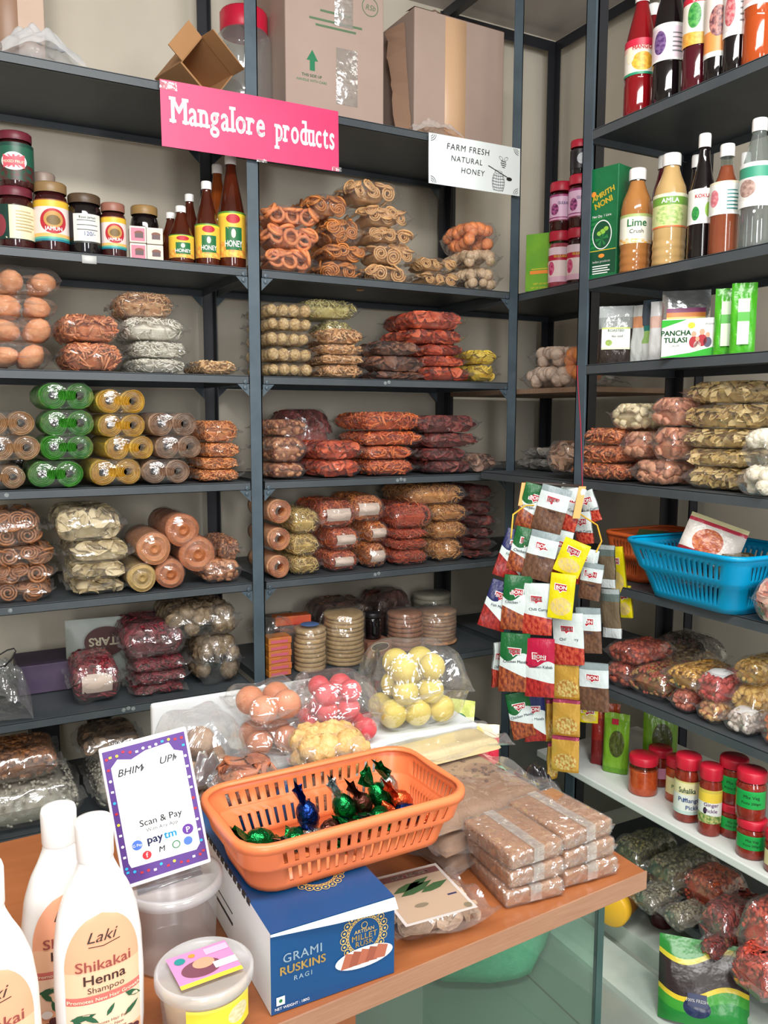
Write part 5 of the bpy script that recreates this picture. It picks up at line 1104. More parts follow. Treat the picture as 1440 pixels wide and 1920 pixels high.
# ------------------------------------------------------------------ orange basket and toffees
ORG = mat('orange_plastic', (228, 122, 74), .35, spec=.4)
basket('plastic_basket', 'orange slotted plastic basket resting on the blue box', (.397, .858, CT+bh+.003), R(1.5), .288, .166, .064, ORG, flare=.016, ns=(17, 11), cr=.032)
FGR = mat('green_foil_wrap', (20, 120, 60), .18, metal=.9, bump=.8, bs=150); FBL = mat('blue_foil_wrap', (24, 56, 130), .18, metal=.9, bump=.8, bs=150); FBR = mat('brown_foil_wrap', (96, 56, 46), .2, metal=.85, bump=.8, bs=150); FOR = mat('orange_foil_wrap', (220, 96, 50), .2, metal=.8, bump=.8, bs=150); FSV = mat('silver_foil_wrap', (190, 200, 200), .15, metal=.95, bump=.8, bs=150)
bz = CT+bh+.007
for lb, x, y, z, rx_, ry_, rz_, m1, m2, s in (
    ('dark green round toffee alone at the near end of the basket', .312, .875, .018, 0, .5, .3, FGR, FGR, 1.5),
    ('green and silver toffee touching the blue foil toffee', .352, .868, .014, 0, .3, .9, FGR, FSV, 1.35),
    ('bright blue toffee with its twist standing up', .378, .892, .026, .2, 1.2, .3, FBL, FBL, 1.45),
    ('pale green toffee lying below the blue one', .372, .856, .014, 0, .1, -.4, FSV, FGR, 1.3),
    ('dark purple toffee between the blue and the green pile', .398, .868, .014, 0, .2, .5, FBR, FBL, 1.3),
    ('brown toffee at the front of the green pile', .420, .852, .014, 0, .1, 1.0, FBR, FBR, 1.3),
    ('dark green toffee standing tallest of the middle pile', .424, .884, .028, .1, 1.1, .2, FGR, FSV, 1.5),
    ('deep green toffee low in the middle pile', .440, .862, .014, 0, .2, .1, FGR, FGR, 1.35),
    ('chocolate brown toffee behind the middle pile', .450, .888, .026, .3, .9, .6, FBR, FBR, 1.4),
    ('emerald toffee beside the brown toffee', .464, .868, .015, 0, .3, .8, FGR, FSV, 1.35),
    ('green toffee leaning up at the far end of the basket', .478, .892, .028, .2, 1.0, -.3, FGR, FGR, 1.45),
    ('white and green toffee on the far end pile', .494, .900, .034, .1, 1.1, .5, FSV, FGR, 1.4),
    ('orange red toffee at the far end of the basket', .503, .880, .020, .2, .8, .4, FOR, FOR, 1.4),
    ('purple toffee under the orange red one', .500, .860, .014, 0, .2, -.5, FBL, FOR, 1.25)):
    toffee(lb, (x-.004, y-.006, bz+z*.9), (rx_, ry_, rz_), m1, m2, s*.92)
# ------------------------------------------------------------------ spice packet, bricks, flat papad packs
t = packet('leaf_packet', 'flat clear spice packet with a green leaf label in front of the basket', 'packet', None, (.492, .800, CT+.001), R(-4), .140, .130, .030, 'chip', (196, 164, 136), (212, 184, 158), size=.02, flange='xy')
g = G(); g.add(*poly(rect(-.055, .038, -.055, .050)), 0); g.add(*poly(rect(-.051, .034, -.051, .046), .0002), 1); g.add(*poly(rect(-.044, .034, .032, .044), .0004), 2); add_text(g, 'BAY LEAVES', -.005, .0345, .0095, 3, .02, .0006)
for (x, y, r_, s) in ((-.01, .008, .35, 1.2), (-.02, .014, .3, 1), (.012, .004, .3, 1.0), (-.004, .018, .4, .9)):
    P = [(x+s*(a*math.cos(r_)-b*math.sin(r_)), y+s*(a*math.sin(r_)+b*math.cos(r_))) for a, b in ((-.022, 0), (-.01, .005), (.004, .006), (.022, 0), (.004, -.006), (-.01, -.005))]; add_poly(g, P, 4, .0006)
g.add(*poly(ellipse(-.02, -.025, .009, .004), .0004), 5); g.add(*poly(rect(.018, .03, -.02, -.017), .0004), 6); g.add(*poly(ellipse(.03, -.046, .005, .005), .0004), 5)
obj('label', g, [ink((190, 184, 180)), ink((170, 148, 126)), ink((104, 60, 60)), I_CREAM, ink((50, 84, 50)), ink((120, 110, 90)), ink((40, 40, 80))], t, (0, 0, .0335), smooth=False)
CHK = mat('peanut_brittle', (140, 92, 54), .5, (170, 122, 82), 30.0, bump=.6, bs=120)
BRF = film(tint=(255, 255, 255), base=.22, rough=.1, milky=.06, crinkle=1.3, scale=60.0)
def brick(label, loc, rz, w, d, h):
    t = thing('brittle_block', label, 'sweet block', loc, (0, 0, rz), 'film wrapped blocks of brittle at the counter edge'); obj('block', G().add(*rbox(w, d, h-.002, .004)), CHK, t, (0, 0, .001))
    V, F = rbox(w+.003, d+.003, h, .005, 3); V = V.copy(); rng = np.random.default_rng(int(loc[2]*1e4)+int(loc[0]*999)); V += rng.normal(size=V.shape)*.0006; V[:, 2] = np.clip(V[:, 2], .0004, None); obj('plastic_film', G().add(V, F), BRF, t)
    g = G().add(*box(-.008, .008, -d/2-.0022, d/2, h+.0002, h+.0008)).add(*box(-.008, .008, -d/2-.003, -d/2-.0022, h*.2, h)); obj('tape', g, TAPE, t, smooth=False)
    n = 12; V = []
    for i in range(n): V += [(-w/2+w*i/(n-1), -d/2-.002, h*.35+.002*math.sin(i*2)), (-w/2+w*i/(n-1), -d/2-.006-.002*math.sin(i*1.7), h*.75+.003*math.sin(i*2.6))]
    obj('fold', G().add(V, np.array([(2*i, 2*i+2, 2*i+3, 2*i+1) for i in range(n-1)])), BRF, t)
    return t
for i, nm in enumerate(('lowest', 'middle', 'topmost')):
    brick(nm+' brittle block of the stack nearest the basket', (.632+.002*i-.004*(i == 2), .813+.003*i, CT+.001+i*.0232), R(-7+4*i), .082, .104, .0228)
    brick(nm+' brittle block of the stack at the counter corner', (.724-.003*i, .820+.004*i, CT+.001+i*.0242), R(-4+4*i), .084, .112, .0238)
SHEET = mat('brown_papad_sheet', (146, 112, 84), .65, (132, 98, 72), 22.0, bump=.5, bs=40); SHEETL = mat('cream_papad_sheet', (206, 190, 146), .6, (194, 176, 130), 5.0)
def flat_pack(label, loc, rz, w, d, h, m, extra=None, tilt=0.0):
    _seed[0] += 1; rng = np.random.default_rng(_seed[0]); t = thing('papad_sheet_pack', label, 'packet', loc, (tilt, 0, rz), 'flat papad sheet packs on the counter'); n = 26; U, V = np.meshgrid(np.linspace(-1, 1, n), np.linspace(-1, 1, n)); g = G()
    tt = (np.clip(1-np.abs(U)**10, 0, 1)*np.clip(1-np.abs(V)**10, 0, 1))**.5; z = h*.80*tt+.0018*np.sin(U*3+rng.random()*6)*np.cos(V*2.5)*tt
    g.add(np.stack([U*w/2*.9, V*d/2*.9, z+.001], -1).reshape(-1, 3), gridf(n, n)); g.add(np.stack([U*w/2*.9, V*d/2*.9, np.full_like(U, .001)], -1).reshape(-1, 3), gridf(n, n)[:, ::-1]); obj('papad_sheet', g, m, t)
    if extra: obj('spice_specks', extra(h), mat('dark_specks', (92, 62, 44), .7), t)['kind'] = 'stuff'
    obj('plastic_film', film_mesh(w*.93, d*.93, h, .016, .016, rng, wr=.002), FILM_SOFT, t)
    return t
def specks(h):
    g = G(); rng = np.random.default_rng(2); V, F = sphere(7, 4)
    for i in range(46): g.add(V*np.array([.0035, .0022, .0008]), F, 0, RT(0, 0, rng.random()*6, (.025+rng.normal()*.03, -.004+rng.normal()*.018, h*.86+.001), rng.uniform(.6, 1.7)))
    return g
flat_pack('brown papad sheets in film, lowest of the flat packs', (.650, .975, CT+.001), R(8), .225, .225, .024, SHEET)
flat_pack('brown papad sheets in film, middle of the flat packs', (.642, .978, CT+.0255), R(10), .225, .22, .024, SHEET)
flat_pack('broad flat pack of speckled papad sheets beside the orange basket', (.645, .985, CT+.050), R(4), .225, .225, .024, SHEET, specks)
flat_pack('cream folded papad sheet lying across the far end of the flat packs', (.672, 1.055, CT+.0745), R(2), .215, .07, .024, SHEETL)
# ------------------------------------------------------------------ white tray and bags of sweets
t = thing('foam_tray', 'white foam tray with a raised back wall, carrying the bags of round sweets', 'tray', (.40, 1.235, CT+.001))
FOAM = mat('white_foam', (212, 218, 220), .6)
obj('tray_wall', G().add(*rbox(.27, .012, .166, .004)), FOAM, t, smooth=False)
obj('tray_base', G().add(*rbox(.385, .130, .093, .004)), FOAM, t, (.178, -.074, 0), smooth=False)
TZ = CT+.0955
ladoo_bag('ladoo_bag', 'bag of pale yellow ladoos heaped highest behind the papad packs', (.676, 1.152, TZ), R(-8), .150, .105, .130, .0225, (192, 172, 70), (204, 186, 90))
ladoo_bag('ladoo_bag', 'bag of red pink ladoos beside the yellow ladoos', (.533, 1.152, TZ), R(-6), .118, .10, .098, .0180, (196, 52, 64), (210, 84, 90), rough=.5)
ladoo_bag('ladoo_bag', 'lower bag of peach brown sweets behind the cashew cluster bag', (.423, 1.150, TZ), R(-4), .100, .10, .046, .020, (190, 112, 74), (202, 134, 96), rough=.5)
ladoo_bag('ladoo_bag', 'upper bag of peach brown sweets in front of the white tray', (.424, 1.152, TZ+.050), R(6), .102, .09, .050, .021, (196, 116, 74), (206, 136, 96), rough=.5)
ladoo_bag('ladoo_bag', 'bag of rough grey brown ladoos behind the payment stand', (.310, 1.130, CT+.001), R(4), .105, .11, .176, .0225, (142, 110, 84), (170, 140, 114), lump=.05)
packet('sweet_packet', 'packet of folded orange sweets supporting the cashew clusters', 'packet', None, (.468, 1.035, CT+.001), R(2), .10, .10, .10, 'cube', (190, 120, 74), (206, 146, 100), size=.016)
packet('sweet_packet', 'packet of cashew clusters behind the orange basket', 'packet', None, (.470, 1.040, CT+.102), R(-6), .135, .09, .052, 'cluster', (196, 150, 86), (218, 184, 128), size=.018)
packet('sweet_packet', 'packet of brown jaggery discs lying on the end of the blue box', 'packet', None, (.335, .995, CT+bh+.002), R(10), .105, .07, .068, 'disc', (150, 78, 46), (176, 106, 70), size=.03)
loose_film('foil_sheet', 'crumpled silver foil between grey ladoos and jaggery discs', None, (.292, 1.043, CT+bh+.002), (0, 0, .2), .06, .02, .075, SILV, 41, cat='foil')
loose_film('plastic_bag', 'clear bag end sticking up between peach and pink sweets', None, (.515, 1.225, TZ), (0, 0, -.1), .10, .02, .09, FILM, 42)
BLK = film(tint=(60, 60, 64), base=.25, rough=.15, milky=.0, crinkle=1.0)
BLKO = mat('black_polythene', (28, 28, 32), .22, bump=.8, bs=30)
loose_film('black_bag', 'crumpled black plastic bag at the far counter corner beside the brittle', None, (.783, .955, CT+.001), (0, 0, -.1), .065, .13, .085, BLKO, 51)
loose_film('black_bag', 'dark empty bag standing on the floor behind the yellow ladoos', None, (1.10, 2.05, .001), (0, 0, .3), .34, .28, .72, BLKO, 52)
t = pouch('upright_packet', 'small green and cream lettered packet leaning beside the hanging sachets', (.79, 1.20, CT+.001), R(-50), .07, .095, .02, printed('green_m_packet', [(0, (206, 206, 140)), (.35, (226, 228, 190)), (.7, (190, 200, 110))], blob=(.6, .5, .3, .26, (30, 110, 70), (24, 96, 60)), rough=.3, bump=.4), (-.015, .03, .03, .055, printed('green_m_label', [(0, (24, 110, 66))]), [('M', .008, .033, .022, I_W)]), lean=.2, group=None)
pouch('upright_packet', 'rolled red and yellow packet under the gold sachet strip', (.788, 1.115, CT+.001), R(-40), .065, .08, .04, printed('red_yellow_packet', [(0, (206, 206, 90)), (.2, (196, 30, 60)), (.75, (230, 220, 190))], blob=(.4, .7, .25, .25, (236, 220, 70), (230, 206, 60)), rough=.3, bump=.4), None, lean=.1, group=None)

# ------------------------------------------------------------------ blue basket, its packets and neighbours
BLU = mat('turquoise_plastic', (0, 150, 200), .32, spec=.4)
basket('plastic_basket', 'turquoise slotted basket of packets on the rack facing the counter', (1.605, 1.322, .920), R(-93), .352, .270, .135, BLU, flare=.042, ns=(16, 14), cr=.04)
basket('plastic_basket', 'orange basket half hidden behind the turquoise one', (1.70, 1.600, .920), R(-90), .16, .24, .125, mat('deep_orange_plastic', (206, 96, 44), .4), flare=.02, ns=(8, 12), cr=.03)
pouch('spice_packet', 'red and white spice packet standing on top of the turquoise basket', (1.575, 1.335, 1.012), R(-60), .135, .105, .04, printed('red_white_packet', [(0, (222, 214, 206)), (.1, (150, 36, 46)), (.2, (222, 216, 208)), (.82, (196, 60, 80)), (.9, (226, 220, 170))], blob=(.45, .45, .26, .3, (170, 70, 40), (206, 120, 70)), rough=.3, bump=.5), None, lean=.25, group='packets in the turquoise basket').rotation_euler.y = .3
for i, (x, y, c1, c2, lb) in enumerate(((1.625, 1.38, (70, 40, 34), (110, 70, 50), 'dark packet lying low in the turquoise basket'), (1.65, 1.30, (90, 60, 40), (130, 96, 60), 'brown packet at the back of the turquoise basket'), (1.60, 1.265, (84, 74, 44), (140, 120, 60), 'olive packet at the open end of the turquoise basket'))):
    packet('spice_packet', lb, 'packet', 'packets in the turquoise basket', (x, y, .926+.028*i), R(-85+5*i), .10, .10, .06, 'chip', c1, c2, filmm=FILM_SOFT)
for i, (y, rz_) in enumerate(((1.63, -70), (1.57, -100))):
    pouch('spice_packet', ('pale packet edge poking out of the orange rack basket', 'dark packet standing in the orange rack basket')[i], (1.68, y, .945), R(rz_), .10, .11, .02, (printed('pale_pk', [(0, (190, 196, 190)), (.6, (96, 130, 90))], bump=.4), printed('dark_pk', [(0, (70, 60, 54)), (.6, (120, 60, 50))], bump=.4))[i], None, lean=.5, group='packets in the orange rack basket')
packet('snack_packet', 'clear bag with red pieces at the open end beside the turquoise basket', 'packet', None, (1.585, 1.095, .920), R(-80), .16, .14, .10, 'chip', (206, 110, 90), (220, 190, 170), filmm=FILM_SOFT)
# ------------------------------------------------------------------ white shelf: hanging and standing packets, upper jars
PGR = printed('lime_packet', [(0, (96, 150, 30)), (.1, (120, 170, 40)), (.9, (140, 186, 60))], blob=(.55, .5, .3, .22, (60, 70, 24), (90, 96, 40)), rough=.3, bump=.5); PRD = printed('red_orange_packet', [(0, (120, 20, 22)), (.4, (150, 30, 24)), (.75, (190, 74, 30))], rough=.3, bump=.5)
pouch('spice_packet', 'tall red and orange packet standing at the inner end of the white shelf', (1.60, 1.662, ZR[6]+.001), R(-48), .075, .175, .03, PRD, None, group='packets on the white shelf', lean=.05)
pouch('spice_packet', 'lime green packet standing in front of the red packet', (1.590, 1.610, ZR[6]+.001), R(-56), .068, .165, .03, PGR, (-.012, .006, .135, .15, printed('tiny_red', [(0, (190, 30, 60))]), []), group='packets on the white shelf', lean=.04)
pouch('spice_packet', 'lime green packet leaning behind the pink labelled jar', (1.70, 1.555, ZR[6]+.001), R(-40), .09, .185, .03, PGR, None, group='packets on the white shelf', lean=.12)

def HANGER(H, ring):
    t = thing('sachet_hanger', 'orange card clip and yellow wire ring hanging the spice sachets from a red string', 'hanger', tuple(H[0])); o0 = np.array(H[0])
    m = mat('orange_card', (236, 166, 90), .5)
    for a, b in ((H[0], H[2]), (H[1], H[3])):
        a, b = np.array(a)-o0, np.array(b)-o0; yw = math.atan2(H[1][1]-H[0][1], H[1][0]-H[0][0]); e = np.array([math.cos(yw), math.sin(yw), 0])*.009; n_ = np.array([math.sin(yw), -math.cos(yw), 0])*.002
        V = [a-e+n_, a+e+n_, b+e+n_, b-e+n_, a-e-n_, a+e-n_, b+e-n_, b-e-n_]; obj('card_clip', G().add(V, np.array([(0, 1, 2, 3), (7, 6, 5, 4), (0, 4, 5, 1), (2, 6, 7, 3), (1, 5, 6, 2), (0, 3, 7, 4)])), m, t, smooth=False)
    obj('top_bar', G().add(*tube([np.array(H[0])-o0+(0, .004, 0), np.array(H[1])-o0+(0, .004, 0)], .004, 8)), mat('hanger_bar', (60, 50, 44), .5), t)
    P = np.array(ring)-o0; Q = []
    for i in range(len(P)-1):
        for k in range(5): Q.append(P[i]*(1-k/5)+P[i+1]*k/5)
    Q.append(P[-1]); obj('wire_ring', G().add(*tube(np.array(Q), .0022, 6)), mat('yellow_wire', (230, 180, 60), .4), t)
    a = np.array((1.526, 1.736, 1.47))-o0; b = np.array(H[1])-o0
    obj('string', G().add(*tube([a+(0, 0, .02), a, a*.5+b*.5+(0, -.004, 0), b], .0016, 5)), mat('red_string', (150, 24, 48), .7), t)

# ------------------------------------------------------------------ packets, rolls, bottles and jars, one row each
packet('snack_packet','orange ring murukku packet against the upright under the pink sign, topmost one','packet','murukku packets below the pink sign',(0.9555, 2.423, 1.9095),-0.0281,0.1939,0.21,0.0545,'ring',(212, 122, 74),(232, 150, 98),size=0.022)
packet('snack_packet','orange ring murukku packet against the upright under the pink sign, second from top','packet','murukku packets below the pink sign',(0.951, 2.423, 1.8415),-0.0464,0.1872,0.21,0.0675,'ring',(212, 122, 74),(232, 150, 98),size=0.022)
packet('snack_packet','orange ring murukku packet against the upright under the pink sign, lowest one','packet','murukku packets below the pink sign',(0.9415, 2.423, 1.7705),-0.0087,0.1709,0.21,0.0705,'ring',(212, 122, 74),(232, 150, 98),size=0.022)
packet('snack_packet','amber chakli packet behind the orange murukku rings, topmost one','packet','murukku packets below the pink sign',(1.08, 2.448, 1.9535),0.0147,0.1528,0.2,0.0665,'chakli',(190, 112, 48),(214, 142, 78),size=0.024)
packet('snack_packet','amber chakli packet behind the orange murukku rings, second from top','packet','murukku packets below the pink sign',(1.132, 2.448, 1.8775),0.0398,0.1452,0.2,0.0755,'chakli',(190, 112, 48),(214, 142, 78),size=0.024)
packet('snack_packet','amber chakli packet behind the orange murukku rings, third from top','packet','murukku packets below the pink sign',(1.1355, 2.448, 1.8285),0.0038,0.1671,0.2,0.0485,'chakli',(190, 112, 48),(214, 142, 78),size=0.024)
packet('snack_packet','amber chakli packet behind the orange murukku rings, lowest one','packet','murukku packets below the pink sign',(1.128, 2.448, 1.7705),-0.0193,0.1604,0.2,0.0575,'chakli',(190, 112, 48),(214, 142, 78),size=0.024)
packet('snack_packet','pale chakli packet under the highest plain packet, topmost one','packet','murukku packets below the pink sign',(1.223, 2.418, 2.0015),-0.0275,0.1948,0.2,0.0705,'chakli',(206, 152, 98),(226, 182, 128),size=0.024)
packet('snack_packet','pale chakli packet under the highest plain packet, second from top','packet','murukku packets below the pink sign',(1.267, 2.418, 1.9375),0.0262,0.1967,0.2,0.0635,'chakli',(206, 152, 98),(226, 182, 128),size=0.024)
packet('snack_packet','pale chakli packet under the highest plain packet, third from top','packet','murukku packets below the pink sign',(1.2715, 2.418, 1.8905),0.0572,0.1996,0.2,0.0465,'chakli',(206, 152, 98),(226, 182, 128),size=0.024)
packet('snack_packet','pale chakli packet under the highest plain packet, fourth from top','packet','murukku packets below the pink sign',(1.2905, 2.418, 1.8245),0.0095,0.1862,0.2,0.0655,'chakli',(206, 152, 98),(226, 182, 128),size=0.024)
packet('snack_packet','pale chakli packet under the highest plain packet, lowest one','packet','murukku packets below the pink sign',(1.281, 2.418, 1.7705),-0.0432,0.1757,0.2,0.0535,'chakli',(206, 152, 98),(226, 182, 128),size=0.024)
packet('snack_packet','small chakli packet between the pale chakli and orange puffs, topmost one','packet','murukku packets below the pink sign',(1.4525, 2.408, 1.8195),-0.0335,0.1671,0.18,0.0425,'chakli',(204, 150, 92),(226, 186, 130),size=0.018)
packet('snack_packet','small chakli packet between the pale chakli and orange puffs, lowest one','packet','murukku packets below the pink sign',(1.461, 2.408, 1.7705),0.056,0.1681,0.18,0.0485,'chakli',(204, 150, 92),(226, 186, 130),size=0.018)
packet('snack_packet','orange puffed ball packet resting over the beige puffs','packet','murukku packets below the pink sign',(1.6319, 2.423, 1.905),0.0071,0.1523,0.17,0.094,'ball',(236, 134, 78),(244, 160, 108),size=0.02)
packet('snack_packet','beige puffed ball packet under the orange puffs beside the white sign, topmost one','packet','murukku packets below the pink sign',(1.6304, 2.418, 1.8465),-0.0606,0.1552,0.2,0.0585,'ball',(190, 156, 116),(232, 208, 178),size=0.018)
packet('snack_packet','beige puffed ball packet under the orange puffs beside the white sign, lowest one','packet','murukku packets below the pink sign',(1.631, 2.418, 1.7705),-0.0029,0.1541,0.2,0.0755,'ball',(190, 156, 116),(232, 208, 178),size=0.018)
packet('snack_packet','peach fryum bun packet at the far end of the jam jar bay, topmost one','packet','packets on the shelf under the jam jars',(0.2235, 2.448, 1.6612),-0.0407,0.1748,0.26,0.0738,'bun',(226, 150, 104),(240, 178, 132),size=0.034,flange='y')
packet('snack_packet','peach fryum bun packet at the far end of the jam jar bay, second from top','packet','packets on the shelf under the jam jars',(0.2155, 2.448, 1.6064),-0.022,0.1652,0.26,0.0543,'bun',(226, 150, 104),(240, 178, 132),size=0.034,flange='y')
packet('snack_packet','peach fryum bun packet at the far end of the jam jar bay, third from top','packet','packets on the shelf under the jam jars',(0.21, 2.448, 1.5428),-0.0171,0.1604,0.26,0.0631,'bun',(226, 150, 104),(240, 178, 132),size=0.034,flange='y')
packet('snack_packet','peach fryum bun packet at the far end of the jam jar bay, lowest one','packet','packets on the shelf under the jam jars',(0.202, 2.448, 1.4695),-0.025,0.1509,0.26,0.0728,'bun',(226, 150, 104),(240, 178, 132),size=0.034,flange='y')
packet('snack_packet','orange stick snack packet beside the peach buns, topmost one','packet','packets on the shelf under the jam jars',(0.374, 2.438, 1.5475),0.0194,0.1814,0.24,0.0735,'stick',(206, 118, 74),(226, 152, 106),size=0.026)
packet('snack_packet','orange stick snack packet beside the peach buns, lowest one','packet','packets on the shelf under the jam jars',(0.3815, 2.438, 1.4695),-0.0022,0.1824,0.24,0.0775,'stick',(206, 118, 74),(226, 152, 106),size=0.026)
packet('snack_packet','white rice flake packet under the brown mixture bag, topmost one','packet','packets on the shelf under the jam jars',(0.545, 2.438, 1.5575),-0.0206,0.2006,0.24,0.0655,'curl',(222, 216, 198),(238, 234, 222),cover=1.2)
packet('snack_packet','white rice flake packet under the brown mixture bag, second from top','packet','packets on the shelf under the jam jars',(0.555, 2.438, 1.5105),0.0143,0.1795,0.24,0.0465,'curl',(222, 216, 198),(238, 234, 222),cover=1.2)
packet('snack_packet','white rice flake packet under the brown mixture bag, lowest one','packet','packets on the shelf under the jam jars',(0.552, 2.438, 1.4695),0.029,0.1719,0.24,0.0405,'curl',(222, 216, 198),(238, 234, 222),cover=1.2)
packet('snack_packet','brown mixture packet lying on top of the white rice flake stack','packet','packets on the shelf under the jam jars',(0.5255, 2.428, 1.619),-0.0575,0.1843,0.22,0.069,'curl',(186, 128, 82),(214, 170, 124))
packet('snack_packet','twisted biscuit stick packet lying flat against the middle upright','packet','packets on the shelf under the jam jars',(0.718, 2.418, 1.4695),-0.009,0.144,0.2,0.0415,'stick',(206, 160, 108),(226, 190, 142),size=0.03)
packet('snack_packet','seed ladoo packet against the upright below the rings, topmost one','packet','packets on the middle shelf of the second bay',(0.942, 2.438, 1.6435),-0.0343,0.1757,0.24,0.0435,'ball',(150, 108, 56),(226, 200, 146),size=0.018)
packet('snack_packet','seed ladoo packet against the upright below the rings, second from top','packet','packets on the middle shelf of the second bay',(0.9415, 2.438, 1.6065),-0.0061,0.1748,0.24,0.0365,'ball',(150, 108, 56),(226, 200, 146),size=0.018)
packet('snack_packet','seed ladoo packet against the upright below the rings, third from top','packet','packets on the middle shelf of the second bay',(0.941, 2.438, 1.5595),-0.0451,0.1757,0.24,0.0465,'ball',(150, 108, 56),(226, 200, 146),size=0.018)
packet('snack_packet','seed ladoo packet against the upright below the rings, fourth from top','packet','packets on the middle shelf of the second bay',(0.9405, 2.438, 1.5125),0.0007,0.1767,0.24,0.0465,'ball',(150, 108, 56),(226, 200, 146),size=0.018)
packet('snack_packet','seed ladoo packet against the upright below the rings, lowest one','packet','packets on the middle shelf of the second bay',(0.94, 2.438, 1.4695),-0.0013,0.1757,0.24,0.0425,'ball',(150, 108, 56),(226, 200, 146),size=0.018)
packet('snack_packet','pale green mixture packet beside the seed ladoos, topmost one','packet','packets on the middle shelf of the second bay',(1.0995, 2.468, 1.6535),-0.0107,0.213,0.2,0.0595,'curl',(186, 172, 100),(206, 194, 128))
packet('snack_packet','pale green mixture packet beside the seed ladoos, lowest one','packet','packets on the middle shelf of the second bay',(1.133, 2.468, 1.4695),-0.0367,0.149,0.2,0.1835,'curl',(186, 172, 100),(206, 194, 128))
packet('snack_packet','tan ribbon snack packet below the green mixture, topmost one','packet','packets on the middle shelf of the second bay',(1.117, 2.428, 1.5735),-0.0139,0.1604,0.22,0.0475,'stick',(206, 152, 100),(222, 176, 126),size=0.03)
packet('snack_packet','tan ribbon snack packet below the green mixture, second from top','packet','packets on the middle shelf of the second bay',(1.1185, 2.428, 1.5405),-0.0382,0.1709,0.22,0.0325,'stick',(206, 152, 100),(222, 176, 126),size=0.03)
packet('snack_packet','tan ribbon snack packet below the green mixture, third from top','packet','packets on the middle shelf of the second bay',(1.117, 2.428, 1.5115),-0.0474,0.1738,0.22,0.0285,'stick',(206, 152, 100),(222, 176, 126),size=0.03)
packet('snack_packet','tan ribbon snack packet below the green mixture, lowest one','packet','packets on the middle shelf of the second bay',(1.1165, 2.428, 1.4695),0.0079,0.1671,0.22,0.0415,'stick',(206, 152, 100),(222, 176, 126),size=0.03)
packet('snack_packet','dark brown chip packet beside the red chilli stack, topmost one','packet','packets on the middle shelf of the second bay',(1.3055, 2.418, 1.5445),-0.0388,0.1862,0.2,0.0465,'chip',(92, 52, 38),(140, 92, 66))
packet('snack_packet','dark brown chip packet beside the red chilli stack, second from top','packet','packets on the middle shelf of the second bay',(1.3045, 2.418, 1.4955),0.041,0.213,0.2,0.0485,'chip',(92, 52, 38),(140, 92, 66))
packet('snack_packet','dark brown chip packet beside the red chilli stack, lowest one','packet','packets on the middle shelf of the second bay',(1.3025, 2.418, 1.4695),0.0251,0.1939,0.2,0.0255,'chip',(92, 52, 38),(140, 92, 66))
packet('snack_packet','red chilli chip packet beside the yellow rings, topmost one','packet','packets on the middle shelf of the second bay',(1.4575, 2.438, 1.6355),-0.0699,0.2263,0.24,0.0585,'chip',(186, 66, 38),(214, 104, 66))
packet('snack_packet','red chilli chip packet beside the yellow rings, second from top','packet','packets on the middle shelf of the second bay',(1.452, 2.438, 1.5885),0.0095,0.2388,0.24,0.0465,'chip',(186, 66, 38),(214, 104, 66))
packet('snack_packet','red chilli chip packet beside the yellow rings, third from top','packet','packets on the middle shelf of the second bay',(1.4825, 2.438, 1.5515),-0.0386,0.1748,0.24,0.0365,'chip',(186, 66, 38),(214, 104, 66))
packet('snack_packet','red chilli chip packet beside the yellow rings, fourth from top','packet','packets on the middle shelf of the second bay',(1.489, 2.438, 1.5165),0.0012,0.1872,0.24,0.0345,'chip',(186, 66, 38),(214, 104, 66))
packet('snack_packet','red chilli chip packet beside the yellow rings, lowest one','packet','packets on the middle shelf of the second bay',(1.4985, 2.438, 1.4695),0.0015,0.2034,0.24,0.0465,'chip',(186, 66, 38),(214, 104, 66))
packet('snack_packet','yellow ring chip packet against the corner upright, topmost one','packet','packets on the middle shelf of the second bay',(1.6432, 2.418, 1.5275),-0.0696,0.1296,0.2,0.0495,'disc',(214, 178, 42),(232, 204, 84),size=0.02)
packet('snack_packet','yellow ring chip packet against the corner upright, lowest one','packet','packets on the middle shelf of the second bay',(1.6439, 2.418, 1.4695),-0.0082,0.1283,0.2,0.0575,'disc',(214, 178, 42),(232, 204, 84),size=0.02)
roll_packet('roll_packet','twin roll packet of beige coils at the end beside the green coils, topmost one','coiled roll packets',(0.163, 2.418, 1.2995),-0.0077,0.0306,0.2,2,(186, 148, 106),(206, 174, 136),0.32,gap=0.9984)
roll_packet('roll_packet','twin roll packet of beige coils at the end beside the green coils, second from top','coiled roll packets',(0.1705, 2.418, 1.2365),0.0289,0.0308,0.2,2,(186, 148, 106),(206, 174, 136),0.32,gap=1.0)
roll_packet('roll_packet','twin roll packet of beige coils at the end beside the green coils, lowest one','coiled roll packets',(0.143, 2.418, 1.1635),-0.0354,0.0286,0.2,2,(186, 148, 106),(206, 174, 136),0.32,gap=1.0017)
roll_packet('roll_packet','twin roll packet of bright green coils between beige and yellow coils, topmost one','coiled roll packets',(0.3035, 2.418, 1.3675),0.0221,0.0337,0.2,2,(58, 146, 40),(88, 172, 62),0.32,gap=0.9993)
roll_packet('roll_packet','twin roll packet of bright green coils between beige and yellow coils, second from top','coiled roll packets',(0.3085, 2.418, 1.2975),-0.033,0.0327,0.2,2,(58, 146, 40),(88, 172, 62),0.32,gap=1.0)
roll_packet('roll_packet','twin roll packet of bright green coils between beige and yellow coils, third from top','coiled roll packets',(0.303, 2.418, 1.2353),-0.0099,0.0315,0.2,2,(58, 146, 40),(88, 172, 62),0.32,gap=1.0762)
roll_packet('roll_packet','twin roll packet of bright green coils between beige and yellow coils, lowest one','coiled roll packets',(0.274, 2.418, 1.1635),-0.0252,0.0334,0.2,2,(58, 146, 40),(88, 172, 62),0.32,gap=1.0007)
